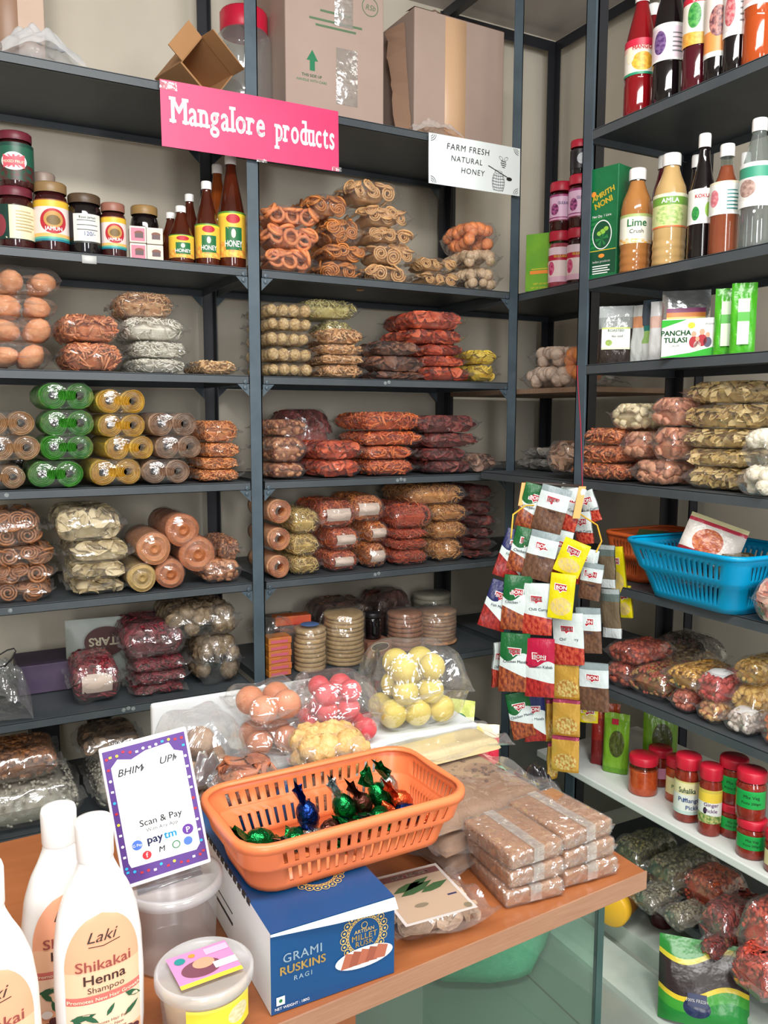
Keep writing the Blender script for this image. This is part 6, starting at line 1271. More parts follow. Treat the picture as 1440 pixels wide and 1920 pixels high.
roll_packet('roll_packet','twin roll packet of yellow coils beside the green coils, topmost one','coiled roll packets',(0.439, 2.418, 1.3575),0.0435,0.0315,0.2,2,(206, 164, 50),(222, 188, 84),0.32,gap=1.0008)
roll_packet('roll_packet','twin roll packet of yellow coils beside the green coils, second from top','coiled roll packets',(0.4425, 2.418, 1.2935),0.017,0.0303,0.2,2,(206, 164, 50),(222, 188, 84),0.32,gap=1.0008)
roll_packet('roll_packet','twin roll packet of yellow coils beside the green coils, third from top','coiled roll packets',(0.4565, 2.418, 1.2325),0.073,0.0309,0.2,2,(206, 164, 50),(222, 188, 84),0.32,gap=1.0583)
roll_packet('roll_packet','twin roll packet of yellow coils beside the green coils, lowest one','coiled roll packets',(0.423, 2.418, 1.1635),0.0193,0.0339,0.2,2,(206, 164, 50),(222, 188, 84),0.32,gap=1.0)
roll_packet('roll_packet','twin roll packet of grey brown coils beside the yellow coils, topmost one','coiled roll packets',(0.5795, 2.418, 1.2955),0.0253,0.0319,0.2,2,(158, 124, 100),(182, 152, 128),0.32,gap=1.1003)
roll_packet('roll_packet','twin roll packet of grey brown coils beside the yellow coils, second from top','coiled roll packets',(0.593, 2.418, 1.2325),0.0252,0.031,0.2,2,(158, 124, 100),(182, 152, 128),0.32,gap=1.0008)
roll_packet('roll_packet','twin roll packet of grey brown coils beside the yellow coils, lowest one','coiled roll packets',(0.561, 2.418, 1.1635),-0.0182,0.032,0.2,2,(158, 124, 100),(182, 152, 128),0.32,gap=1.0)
packet('snack_packet','orange ribbon snack packet between grey brown coils and the upright, topmost one','packet','coiled roll packets',(0.7235, 2.428, 1.2755),-0.0025,0.133,0.22,0.0645,'curl',(220, 128, 62),(236, 164, 104),size=0.018)
packet('snack_packet','orange ribbon snack packet between grey brown coils and the upright, second from top','packet','coiled roll packets',(0.724, 2.428, 1.2325),0.0473,0.132,0.22,0.0425,'curl',(220, 128, 62),(236, 164, 104),size=0.018)
packet('snack_packet','orange ribbon snack packet between grey brown coils and the upright, third from top','packet','coiled roll packets',(0.7191, 2.428, 1.1985),-0.0139,0.1418,0.22,0.0335,'curl',(220, 128, 62),(236, 164, 104),size=0.018)
packet('snack_packet','orange ribbon snack packet between grey brown coils and the upright, lowest one','packet','coiled roll packets',(0.7157, 2.428, 1.1635),0.0066,0.1487,0.22,0.0345,'curl',(220, 128, 62),(236, 164, 104),size=0.018)
packet('snack_packet','dark packet lying behind the beige coils under the bun shelf','packet','coiled roll packets',(0.1975, 2.628, 1.1635),-0.0007,0.0774,0.14,0.1725,'chip',(70, 52, 44),(96, 76, 62))
packet('snack_packet','sprouted seed snack packet against the upright below the seed ladoos, topmost one','packet','packets on the chilli shelf of the second bay',(0.9375, 2.428, 1.2925),0.0213,0.1442,0.22,0.0505,'nut',(150, 84, 56),(196, 140, 98))
packet('snack_packet','sprouted seed snack packet against the upright below the seed ladoos, second from top','packet','packets on the chilli shelf of the second bay',(0.9335, 2.428, 1.2125),-0.0128,0.1385,0.22,0.0795,'nut',(150, 84, 56),(196, 140, 98))
packet('snack_packet','sprouted seed snack packet against the upright below the seed ladoos, lowest one','packet','packets on the chilli shelf of the second bay',(0.931, 2.428, 1.1635),-0.0053,0.1356,0.22,0.0485,'nut',(150, 84, 56),(196, 140, 98))
packet('snack_packet','dark red crisp packet leaning behind the sprouted seed packets','packet','packets on the chilli shelf of the second bay',(1.073, 2.598, 1.1635),0.0085,0.2368,0.16,0.2145,'chip',(110, 34, 26),(140, 52, 40))
packet('snack_packet','orange red chip packet beside the sprouted seed packets, topmost one','packet','packets on the chilli shelf of the second bay',(1.1035, 2.428, 1.2185),0.0036,0.1862,0.22,0.0585,'chip',(196, 74, 40),(222, 108, 66))
packet('snack_packet','orange red chip packet beside the sprouted seed packets, lowest one','packet','packets on the chilli shelf of the second bay',(1.101, 2.428, 1.1635),-0.0303,0.1757,0.22,0.0545,'chip',(196, 74, 40),(222, 108, 66))
packet('snack_packet','chilli orange stick packet in the middle of the chilli shelf, topmost one','packet','packets on the chilli shelf of the second bay',(1.2865, 2.438, 1.3065),0.0314,0.2512,0.24,0.0615,'stick',(206, 84, 38),(226, 124, 66),size=0.024)
packet('snack_packet','chilli orange stick packet in the middle of the chilli shelf, second from top','packet','packets on the chilli shelf of the second bay',(1.2965, 2.438, 1.2585),-0.0454,0.2473,0.24,0.0475,'stick',(206, 84, 38),(226, 124, 66),size=0.024)
packet('snack_packet','chilli orange stick packet in the middle of the chilli shelf, third from top','packet','packets on the chilli shelf of the second bay',(1.282, 2.438, 1.2145),-0.042,0.1986,0.24,0.0435,'stick',(206, 84, 38),(226, 124, 66),size=0.024)
packet('snack_packet','chilli orange stick packet in the middle of the chilli shelf, lowest one','packet','packets on the chilli shelf of the second bay',(1.286, 2.438, 1.1635),-0.0449,0.1986,0.24,0.0505,'stick',(206, 84, 38),(226, 124, 66),size=0.024)
packet('snack_packet','maroon crisp packet beside the chilli orange sticks, topmost one','packet','packets on the chilli shelf of the second bay',(1.5, 2.438, 1.2985),0.0338,0.2655,0.24,0.0595,'chip',(112, 38, 34),(146, 68, 58))
packet('snack_packet','maroon crisp packet beside the chilli orange sticks, second from top','packet','packets on the chilli shelf of the second bay',(1.523, 2.438, 1.2485),-0.0126,0.2311,0.24,0.0495,'chip',(112, 38, 34),(146, 68, 58))
packet('snack_packet','maroon crisp packet beside the chilli orange sticks, third from top','packet','packets on the chilli shelf of the second bay',(1.4915, 2.438, 1.2055),-0.034,0.2015,0.24,0.0425,'chip',(112, 38, 34),(146, 68, 58))
packet('snack_packet','maroon crisp packet beside the chilli orange sticks, lowest one','packet','packets on the chilli shelf of the second bay',(1.509, 2.438, 1.1635),-0.0398,0.1948,0.24,0.0415,'chip',(112, 38, 34),(146, 68, 58))
packet('snack_packet','small grey brown packet lying flat against the corner upright','packet','packets on the chilli shelf of the second bay',(1.6461, 2.418, 1.1635),0.0147,0.1237,0.2,0.0635,'chip',(136, 98, 82),(166, 128, 108))
packet('snack_packet','brown spiral fryum packet at the end beside the pale papads, topmost one','packet','packets on the papad roll shelf',(0.1755, 2.438, 1.0105),-0.0369,0.1518,0.24,0.0965,'chakli',(142, 88, 54),(178, 124, 82),size=0.026)
packet('snack_packet','brown spiral fryum packet at the end beside the pale papads, second from top','packet','packets on the papad roll shelf',(0.187, 2.438, 0.9595),-0.0445,0.1795,0.24,0.0505,'chakli',(142, 88, 54),(178, 124, 82),size=0.026)
packet('snack_packet','brown spiral fryum packet at the end beside the pale papads, third from top','packet','packets on the papad roll shelf',(0.182, 2.438, 0.9145),0.0215,0.1757,0.24,0.0445,'chakli',(142, 88, 54),(178, 124, 82),size=0.026)
packet('snack_packet','brown spiral fryum packet at the end beside the pale papads, lowest one','packet','packets on the papad roll shelf',(0.18, 2.438, 0.8645),-0.0419,0.1757,0.24,0.0495,'chakli',(142, 88, 54),(178, 124, 82),size=0.026)
packet('snack_packet','pale papad crisp packet between brown spirals and papad rolls, topmost one','packet','packets on the papad roll shelf',(0.355, 2.448, 1.0115),-0.0113,0.2063,0.26,0.0945,'chip',(204, 184, 138),(222, 206, 168),size=0.03,filmm=FILM_SOFT)
packet('snack_packet','pale papad crisp packet between brown spirals and papad rolls, second from top','packet','packets on the papad roll shelf',(0.377, 2.448, 0.9495),-0.0002,0.1929,0.26,0.0615,'chip',(204, 184, 138),(222, 206, 168),size=0.03,filmm=FILM_SOFT)
packet('snack_packet','pale papad crisp packet between brown spirals and papad rolls, third from top','packet','packets on the papad roll shelf',(0.3765, 2.448, 0.9055),-0.0156,0.1748,0.26,0.0435,'chip',(204, 184, 138),(222, 206, 168),size=0.03,filmm=FILM_SOFT)
packet('snack_packet','pale papad crisp packet between brown spirals and papad rolls, lowest one','packet','packets on the papad roll shelf',(0.3715, 2.448, 0.8645),-0.0019,0.169,0.26,0.0405,'chip',(204, 184, 138),(222, 206, 168),size=0.03,filmm=FILM_SOFT)
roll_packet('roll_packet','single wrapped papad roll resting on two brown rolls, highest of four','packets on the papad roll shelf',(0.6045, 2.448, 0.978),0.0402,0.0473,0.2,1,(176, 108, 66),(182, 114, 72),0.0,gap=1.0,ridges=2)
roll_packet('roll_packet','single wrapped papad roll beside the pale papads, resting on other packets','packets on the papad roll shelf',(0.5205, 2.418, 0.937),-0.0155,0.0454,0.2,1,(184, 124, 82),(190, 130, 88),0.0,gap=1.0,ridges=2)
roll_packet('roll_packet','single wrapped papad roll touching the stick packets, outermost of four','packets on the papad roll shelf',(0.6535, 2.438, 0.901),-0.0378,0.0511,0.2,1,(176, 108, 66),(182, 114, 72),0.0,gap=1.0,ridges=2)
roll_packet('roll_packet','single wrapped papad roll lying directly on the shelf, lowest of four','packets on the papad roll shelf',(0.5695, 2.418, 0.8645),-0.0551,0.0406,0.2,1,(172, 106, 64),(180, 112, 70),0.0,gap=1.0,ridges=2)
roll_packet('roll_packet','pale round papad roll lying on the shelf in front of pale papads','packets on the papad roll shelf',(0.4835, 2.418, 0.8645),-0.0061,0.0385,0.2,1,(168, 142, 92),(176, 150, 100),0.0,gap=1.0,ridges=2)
packet('snack_packet','brown stick snack packet stacked over the cube snacks by the upright','packet','packets on the papad roll shelf',(0.7425, 2.418, 0.931),-0.0123,0.095,0.2,0.063,'stick',(146, 88, 58),(182, 124, 86),size=0.03)
packet('snack_packet','brown cube snack packet on the shelf against the middle upright','packet','packets on the papad roll shelf',(0.7185, 2.418, 0.8645),0.0093,0.1429,0.2,0.0715,'cube',(168, 104, 66),(198, 140, 98))
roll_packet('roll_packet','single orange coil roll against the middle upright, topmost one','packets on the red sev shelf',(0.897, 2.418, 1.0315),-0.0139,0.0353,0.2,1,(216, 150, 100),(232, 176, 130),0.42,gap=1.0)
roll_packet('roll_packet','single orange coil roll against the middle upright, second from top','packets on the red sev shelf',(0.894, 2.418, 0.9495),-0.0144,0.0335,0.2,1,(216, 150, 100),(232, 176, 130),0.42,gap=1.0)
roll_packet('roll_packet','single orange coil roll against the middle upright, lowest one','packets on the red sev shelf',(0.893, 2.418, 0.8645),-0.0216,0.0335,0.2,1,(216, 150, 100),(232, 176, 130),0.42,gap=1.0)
packet('snack_packet','yellow sev packet beside the orange coil rolls, topmost one','packet','packets on the red sev shelf',(0.987, 2.438, 0.9905),-0.0156,0.1222,0.24,0.0785,'sev',(208, 172, 92),(224, 196, 126))
packet('snack_packet','yellow sev packet beside the orange coil rolls, second from top','packet','packets on the red sev shelf',(0.983, 2.438, 0.9225),0.0048,0.1222,0.24,0.0675,'sev',(208, 172, 92),(224, 196, 126))
packet('snack_packet','yellow sev packet beside the orange coil rolls, lowest one','packet','packets on the red sev shelf',(0.9875, 2.438, 0.8645),-0.0114,0.1194,0.24,0.0575,'sev',(208, 172, 92),(224, 196, 126))
packet('snack_packet','red spicy mixture packet beside the yellow sev, topmost one','packet','packets on the red sev shelf',(1.093, 2.438, 1.0025),0.003,0.1623,0.24,0.0885,'curl',(194, 78, 40),(220, 118, 66),paper='front')
packet('snack_packet','red spicy mixture packet beside the yellow sev, second from top','packet','packets on the red sev shelf',(1.1125, 2.438, 0.9305),0.057,0.1327,0.24,0.0715,'curl',(194, 78, 40),(220, 118, 66),paper='front')
packet('snack_packet','red spicy mixture packet beside the yellow sev, lowest one','packet','packets on the red sev shelf',(1.1105, 2.438, 0.8645),0.0144,0.1289,0.24,0.0655,'curl',(194, 78, 40),(220, 118, 66),paper='front')
packet('snack_packet','orange spicy mixture packet next to the red mixture, topmost one','packet','packets on the red sev shelf',(1.2055, 2.438, 1.0155),-0.0473,0.1404,0.24,0.0875,'curl',(204, 106, 48),(226, 146, 80),paper='front')
packet('snack_packet','orange spicy mixture packet next to the red mixture, second from top','packet','packets on the red sev shelf',(1.2305, 2.438, 0.9465),0.052,0.1003,0.24,0.0685,'curl',(204, 106, 48),(226, 146, 80),paper='front')
packet('snack_packet','orange spicy mixture packet next to the red mixture, lowest one','packet','packets on the red sev shelf',(1.2305, 2.438, 0.8645),0.0104,0.1003,0.24,0.0815,'curl',(204, 106, 48),(226, 146, 80),paper='front')
packet('snack_packet','bright red sev packet in the middle of the sev shelf, topmost one','packet','packets on the red sev shelf',(1.3685, 2.438, 0.9835),-0.0282,0.1786,0.24,0.0875,'sev',(196, 72, 40),(216, 104, 64))
packet('snack_packet','bright red sev packet in the middle of the sev shelf, second from top','packet','packets on the red sev shelf',(1.3605, 2.438, 0.9515),0.0272,0.1557,0.24,0.0315,'sev',(196, 72, 40),(216, 104, 64))
packet('snack_packet','bright red sev packet in the middle of the sev shelf, third from top','packet','packets on the red sev shelf',(1.3605, 2.438, 0.9155),0.0005,0.1557,0.24,0.0355,'sev',(196, 72, 40),(216, 104, 64))
packet('snack_packet','bright red sev packet in the middle of the sev shelf, lowest one','packet','packets on the red sev shelf',(1.361, 2.438, 0.8645),-0.0185,0.1566,0.24,0.0505,'sev',(196, 72, 40),(216, 104, 64))
packet('snack_packet','amber noodle sev packet between red sev and maroon packets, topmost one','packet','packets on the red sev shelf',(1.4625, 2.438, 1.0575),-0.0253,0.2531,0.24,0.0705,'sev',(206, 134, 66),(226, 170, 104))
packet('snack_packet','amber noodle sev packet between red sev and maroon packets, second from top','packet','packets on the red sev shelf',(1.517, 2.438, 0.9995),-0.0397,0.1681,0.24,0.0575,'sev',(206, 134, 66),(226, 170, 104))
packet('snack_packet','amber noodle sev packet between red sev and maroon packets, third from top','packet','packets on the red sev shelf',(1.515, 2.438, 0.9375),0.0019,0.1643,0.24,0.0615,'sev',(206, 134, 66),(226, 170, 104))
packet('snack_packet','amber noodle sev packet between red sev and maroon packets, lowest one','packet','packets on the red sev shelf',(1.5055, 2.438, 0.8645),0.0428,0.1442,0.24,0.0725,'sev',(206, 134, 66),(226, 170, 104))
packet('snack_packet','maroon fryum packet against the corner upright, topmost one','packet','packets on the red sev shelf',(1.6471, 2.438, 1.0605),-0.0114,0.1217,0.24,0.0555,'chip',(108, 38, 34),(142, 66, 56))
packet('snack_packet','maroon fryum packet against the corner upright, second from top','packet','packets on the red sev shelf',(1.656, 2.438, 1.0125),0.0147,0.1039,0.24,0.0475,'chip',(108, 38, 34),(142, 66, 56))
packet('snack_packet','maroon fryum packet against the corner upright, third from top','packet','packets on the red sev shelf',(1.6501, 2.438, 0.9705),0.0656,0.1158,0.24,0.0415,'chip',(108, 38, 34),(142, 66, 56))
packet('snack_packet','maroon fryum packet against the corner upright, fourth from top','packet','packets on the red sev shelf',(1.6569, 2.438, 0.9335),-0.0425,0.1021,0.24,0.0365,'chip',(108, 38, 34),(142, 66, 56))
packet('snack_packet','maroon fryum packet against the corner upright, fifth from top','packet','packets on the red sev shelf',(1.6461, 2.438, 0.8925),0.009,0.1238,0.24,0.0405,'chip',(108, 38, 34),(142, 66, 56))
packet('snack_packet','maroon fryum packet against the corner upright, lowest one','packet','packets on the red sev shelf',(1.644, 2.438, 0.8645),-0.0107,0.1279,0.24,0.0275,'chip',(108, 38, 34),(142, 66, 56))
packet('snack_packet','deep red fryum packet with a pale slip beside the purple box','packet','packets on the lowest full shelf',(0.3625, 2.438, 0.5515),-0.0371,0.1614,0.2,0.1225,'stick',(112, 24, 36),(146, 48, 56),paper='front')
packet('snack_packet','deep red fryum packet beside the grey clusters, topmost one','packet','packets on the lowest full shelf',(0.525, 2.458, 0.6565),-0.0359,0.2082,0.24,0.1025,'stick',(104, 22, 34),(140, 44, 54))
packet('snack_packet','deep red fryum packet beside the grey clusters, second from top','packet','packets on the lowest full shelf',(0.5375, 2.458, 0.6185),-0.0005,0.1805,0.24,0.0375,'stick',(104, 22, 34),(140, 44, 54))
packet('snack_packet','deep red fryum packet beside the grey clusters, third from top','packet','packets on the lowest full shelf',(0.538, 2.458, 0.5805),0.0152,0.1795,0.24,0.0375,'stick',(104, 22, 34),(140, 44, 54))
packet('snack_packet','deep red fryum packet beside the grey clusters, lowest one','packet','packets on the lowest full shelf',(0.532, 2.458, 0.5515),-0.0186,0.1757,0.24,0.0285,'stick',(104, 22, 34),(140, 44, 54))
packet('snack_packet','grey puffed cluster packet beside the deep red packets, topmost one','packet','packets on the lowest full shelf',(0.6679, 2.458, 0.6995),0.0019,0.2443,0.24,0.0955,'cluster',(106, 88, 66),(160, 140, 114),size=0.026)
packet('snack_packet','grey puffed cluster packet beside the deep red packets, lowest one','packet','packets on the lowest full shelf',(0.7103, 2.458, 0.5515),0.0253,0.1595,0.24,0.1475,'cluster',(106, 88, 66),(160, 140, 114),size=0.026)
packet('snack_packet','orange chilli chip packet nearest the corner upright, topmost one','packet','chip packets on the long shelf',(1.635, 1.665, 1.2785),-1.5604,0.1719,0.18,0.0455,'stick',(196, 98, 50),(222, 138, 84),size=0.028)
packet('snack_packet','orange chilli chip packet nearest the corner upright, second from top','packet','chip packets on the long shelf',(1.635, 1.6755, 1.2305),-1.5404,0.1958,0.18,0.0475,'stick',(196, 98, 50),(222, 138, 84),size=0.028)
packet('snack_packet','orange chilli chip packet nearest the corner upright, lowest one','packet','chip packets on the long shelf',(1.635, 1.683, 1.1855),-1.5547,0.2292,0.18,0.0445,'stick',(196, 98, 50),(222, 138, 84),size=0.028)
packet('snack_packet','pink brown rusk packet beside the orange chilli chips, topmost one','packet','chip packets on the long shelf',(1.625, 1.5495, 1.2475),-1.5537,0.1117,0.16,0.0695,'cube',(186, 122, 92),(206, 150, 118),size=0.016)
packet('snack_packet','pink brown rusk packet beside the orange chilli chips, lowest one','packet','chip packets on the long shelf',(1.625, 1.494, 1.1855),-1.5069,0.1471,0.16,0.0615,'cube',(186, 122, 92),(206, 150, 118),size=0.016)
packet('snack_packet','salmon rusk packet with green tag beside the banana chips','packet','chip packets on the long shelf',(1.625, 1.4485, 1.244),-1.549,0.1022,0.16,0.085,'cube',(196, 124, 92),(214, 156, 124),size=0.018)
packet('snack_packet','cream rusk block packet lying over the pink brown rusks','packet','chip packets on the long shelf',(1.625, 1.58, 1.32),-1.5663,0.128,0.16,0.068,'cube',(206, 190, 150),(226, 212, 176),size=0.016)
packet('snack_packet','pink rusk packet with red end over the salmon rusks beside banana chips','packet','chip packets on the long shelf',(1.625, 1.4515, 1.329),-1.546,0.1175,0.16,0.072,'cube',(196, 128, 100),(212, 152, 124),size=0.016)
packet('snack_packet','banana chip packet behind the white popcorn bags, topmost one','packet','chip packets on the long shelf',(1.675, 1.3145, 1.3825),-1.603,0.2206,0.22,0.0525,'flake',(208, 176, 108),(226, 202, 146),size=0.034)
packet('snack_packet','banana chip packet behind the white popcorn bags, second from top','packet','chip packets on the long shelf',(1.675, 1.314, 1.3265),-1.5826,0.2273,0.22,0.0555,'flake',(208, 176, 108),(226, 202, 146),size=0.034)
packet('snack_packet','banana chip packet behind the white popcorn bags, third from top','packet','chip packets on the long shelf',(1.675, 1.3175, 1.2805),-1.543,0.2397,0.22,0.0455,'flake',(208, 176, 108),(226, 202, 146),size=0.034)
packet('snack_packet','banana chip packet behind the white popcorn bags, fourth from top','packet','chip packets on the long shelf',(1.675, 1.3095, 1.2375),-1.5487,0.2244,0.22,0.0425,'flake',(208, 176, 108),(226, 202, 146),size=0.034)
packet('snack_packet','banana chip packet behind the white popcorn bags, lowest one','packet','chip packets on the long shelf',(1.675, 1.3175, 1.1855),-1.5166,0.2034,0.22,0.0515,'flake',(208, 176, 108),(226, 202, 146),size=0.034)
packet('snack_packet','white popcorn packet leaning in front of the banana chips, topmost one','packet','chip packets on the long shelf',(1.565, 1.1665, 1.2445),-1.5704,0.0907,0.1,0.0815,'cluster',(228, 220, 196),(240, 234, 216),size=0.016)
packet('snack_packet','white popcorn packet leaning in front of the banana chips, lowest one','packet','chip packets on the long shelf',(1.565, 1.17, 1.1855),-1.622,0.107,0.1,0.0585,'cluster',(228, 220, 196),(240, 234, 216),size=0.016)
packet('nut_packet','red peanut packet nearest the hanging sachets, topmost one','packet','nut and seed packets on the nut shelf',(1.625, 1.566, 0.7085),-1.5026,0.1337,0.16,0.0525,'nut',(168, 64, 46),(196, 96, 70),size=0.008)
packet('nut_packet','red peanut packet nearest the hanging sachets, lowest one','packet','nut and seed packets on the nut shelf',(1.625, 1.578, 0.6415),-1.5325,0.1146,0.16,0.0665,'nut',(168, 64, 46),(196, 96, 70),size=0.008)
packet('nut_packet','pumpkin seed packet lying over the two-tone packets','packet','nut and seed packets on the nut shelf',(1.755, 1.5525, 0.6415),-1.6079,0.19,0.18,0.0835,'grain',(146, 116, 80),(176, 150, 110),size=0.009)
packet('nut_packet','pale yellow and red seed packet lying under the pumpkin seeds','packet','nut and seed packets on the nut shelf',(1.645, 1.4795, 0.6415),-1.5226,0.1557,0.2,0.0765,'grain',(186, 150, 84),(178, 84, 64),size=0.007)
packet('nut_packet','golden lentil packet resting on the pink peanuts','packet','nut and seed packets on the nut shelf',(1.625, 1.366, 0.694),-1.5697,0.1222,0.16,0.058,'grain',(206, 148, 54),(226, 178, 88))
packet('nut_packet','pink peanut packet under the golden lentils','packet','nut and seed packets on the nut shelf',(1.615, 1.361, 0.6415),-1.6343,0.0859,0.14,0.0545,'nut',(182, 86, 66),(206, 120, 96),size=0.008)
packet('nut_packet','bright red cherry packet with white slip resting on mixed nuts','packet','nut and seed packets on the nut shelf',(1.62, 1.2865, 0.686),-1.5855,0.1022,0.15,0.071,'nut',(176, 52, 48),(206, 92, 84),size=0.008,paper='top')
packet('nut_packet','mixed gold nut packet under the red cherries','packet','nut and seed packets on the nut shelf',(1.615, 1.2825, 0.6415),-1.5886,0.0907,0.14,0.0525,'nut',(190, 120, 80),(228, 186, 120),size=0.008)
packet('nut_packet','golden raisin packet by the open end of the nut shelf, topmost one','packet','nut and seed packets on the nut shelf',(1.655, 1.213, 0.7475),-1.5151,0.1031,0.16,0.0605,'nut',(190, 142, 52),(218, 180, 96),size=0.009)
packet('nut_packet','golden raisin packet by the open end of the nut shelf, lowest one','packet','nut and seed packets on the nut shelf',(1.655, 1.2095, 0.6415),-1.5985,0.1079,0.16,0.1055,'nut',(190, 142, 52),(218, 180, 96),size=0.009)
packet('nut_packet','white melon seed packet with paper slip beside the orange sweets','packet','nut and seed packets on the nut shelf',(1.615, 1.202, 0.6415),-1.5797,0.0974,0.14,0.0545,'nut',(206, 194, 182),(222, 212, 202),size=0.008,paper='top')
packet('nut_packet','orange candied fruit packet at the open end beside white seeds','packet','nut and seed packets on the nut shelf',(1.615, 1.111, 0.6415),-1.5805,0.0898,0.14,0.0865,'nut',(216, 98, 36),(232, 132, 66),size=0.01)
packet('nut_packet','dark clear bag of black seeds standing behind the pumpkin seeds','packet','nut and seed packets on the nut shelf',(1.845, 1.5905, 0.6415),-1.5841,0.213,0.1,0.1055,'grain',(44, 38, 34),(66, 58, 50))
packet('snack_packet','beige ladoo packet on the bare wooden corner board, topmost one','packet','packets on the corner rack',(1.855, 2.1925, 1.5185),-1.6028,0.1824,0.16,0.0615,'ball',(206, 180, 160),(222, 200, 182),size=0.022)
packet('snack_packet','beige ladoo packet on the bare wooden corner board, lowest one','packet','packets on the corner rack',(1.855, 2.195, 1.4475),-1.5631,0.2407,0.16,0.0705,'ball',(206, 180, 160),(222, 200, 182),size=0.022)
packet('snack_packet','orange ball packet standing behind the corner post on the board','packet','packets on the corner rack',(1.865, 2.0655, 1.4475),-1.5331,0.1538,0.14,0.1315,'ball',(224, 130, 66),(236, 158, 98),size=0.026)
packet('snack_packet','empty grey clear packet on the corner shelf beside chilli chips, topmost one','packet','packets on the corner rack',(1.875, 2.1725, 1.2135),-1.549,0.2607,0.2,0.0365,'chip',(150, 140, 132),(176, 166, 156),filmm=FILM_GREY)
packet('snack_packet','empty grey clear packet on the corner shelf beside chilli chips, lowest one','packet','packets on the corner rack',(1.875, 2.203, 1.1735),-1.6033,0.298,0.2,0.0395,'chip',(150, 140, 132),(176, 166, 156),filmm=FILM_GREY)
packet('snack_packet','clear bag of pale crisps behind the orange chilli chips','packet','packets on the corner rack',(1.675, 1.8915, 1.1855),-1.611,0.1347,0.16,0.0985,'chip',(190, 150, 120),(206, 172, 146))
bottle('jam_jar','big dark jam jar with maroon lid, standing on the honey shelf at its end','jar','jam jars on the honey shelf',(0.208, 2.379, 1.77),-0.0872,0.089,0.152,'jar',LQ_JAM,lab=LAB_CREAM,cap=(104, 34, 48),fill=0.95)
bottle('jam_jar','big dark jam jar with maroon lid, stacked on top of another jar','jar','jam jars on the honey shelf',(0.214, 2.38, 1.926),-0.0897,0.0858,0.131,'jar',LQ_JAM,lab=LAB_PINKBOX,cap=(104, 34, 48),fill=0.95)
bottle('jam_jar','small jar with silver lid half hidden behind the red oval label jar','jar','jam jars on the honey shelf',(0.289, 2.466, 1.77),-0.1167,0.0623,0.221,'jar',LQ_JAM,lab=None,cap=(150, 132, 120),fill=0.9)
bottle('jam_jar','jam jar with yellow topped label and red oval picture','jar','jam jars on the honey shelf',(0.293, 2.372, 1.77),-0.1229,0.0848,0.173,'jar',LQ_JAM,lab=LAB_OVAL,cap=(140, 112, 74),fill=0.9)
bottle('jam_jar','black jam jar with a handwritten white label','jar','jam jars on the honey shelf',(0.376, 2.373, 1.77),-0.1571,0.0865,0.154,'jar',LQ_BLACK,lab=LAB_WHITE,cap=(84, 66, 48),fill=0.95)
bottle('jam_jar','small jam jar with pink label and red oval picture','jar','jam jars on the honey shelf',(0.447, 2.362, 1.77),-0.187,0.0649,0.139,'jar',LQ_JAM,lab=LAB_OVAL,cap=(150, 100, 84),fill=0.85)
bottle('jam_jar','dark jar with gold lid behind the small printed boxes','jar','jam jars on the honey shelf',(0.548, 2.444, 1.77),-0.2206,0.0773,0.161,'jar',LQ_BLACK,lab=LAB_GOLD,cap=(150, 118, 70),fill=0.95)
bottle('honey_bottle','small honey bottle in front of the honey bottle row','bottle','honey bottles by the upright',(0.629, 2.359, 1.77),-0.2606,0.0673,0.155,'honey',LQ_HONEY,lab=LAB_HONEY)
bottle('honey_bottle','small honey bottle beside the printed boxes, mostly hidden','bottle','honey bottles by the upright',(0.617, 2.425, 1.77),-0.2491,0.0599,0.15,'honey',LQ_HONEY,lab=None)
bottle('honey_bottle','mid sized honey bottle hidden behind the small one','bottle','honey bottles by the upright',(0.681, 2.456, 1.77),-0.2705,0.0611,0.215,'honey',LQ_HONEY,lab=None)
bottle('honey_bottle','medium honey bottle between the small and tall bottles','bottle','honey bottles by the upright',(0.706, 2.369, 1.77),-0.2896,0.0684,0.233,'honey',LQ_HONEY,lab=LAB_HONEY)
bottle('honey_bottle','tall honey bottle behind the medium bottle','bottle','honey bottles by the upright',(0.767, 2.461, 1.77),-0.3021,0.0713,0.311,'honey',LQ_HONEY2,lab=None)
bottle('honey_bottle','tall honey bottle nearest the middle upright','bottle','honey bottles by the upright',(0.78, 2.374, 1.77),-0.3174,0.0783,0.316,'honey',LQ_HONEY,lab=LAB_HONEY)
bottle('syrup_bottle','bright red syrup bottle with mango label, nearest the corner','bottle','syrup bottles on the highest shelf',(1.583, 1.603, 2.089),-0.7791,0.0751,0.298,'squash',LQ_RED,lab=LAB_MANGO)
bottle('syrup_bottle','red syrup bottle half hidden behind the bright red one','bottle','syrup bottles on the highest shelf',(1.679, 1.659, 2.089),-0.7914,0.0677,0.31,'squash',LQ_RED,lab=None)
bottle('syrup_bottle','near black syrup bottle with pale grape label','bottle','syrup bottles on the highest shelf',(1.582, 1.511, 2.089),-0.8083,0.0745,0.318,'squash',LQ_BLACK,lab=LAB_GRAPE)
bottle('syrup_bottle','dark red syrup bottle with green leaf label','bottle','syrup bottles on the highest shelf',(1.578, 1.421, 2.089),-0.8377,0.0667,0.326,'squash',LQ_WINE,lab=LAB_LEAF)
bottle('syrup_bottle','slim dark syrup bottle with orange fruit label','bottle','syrup bottles on the highest shelf',(1.573, 1.361, 2.089),-0.8575,0.0555,0.321,'squash',LQ_BLACK,lab=LAB_FRUIT)
bottle('syrup_bottle','dark syrup bottle with white label, second from the shelf end','bottle','syrup bottles on the highest shelf',(1.572, 1.311, 2.089),-0.8757,0.0541,0.321,'squash',LQ_BLACK,lab=LAB_BERRY)
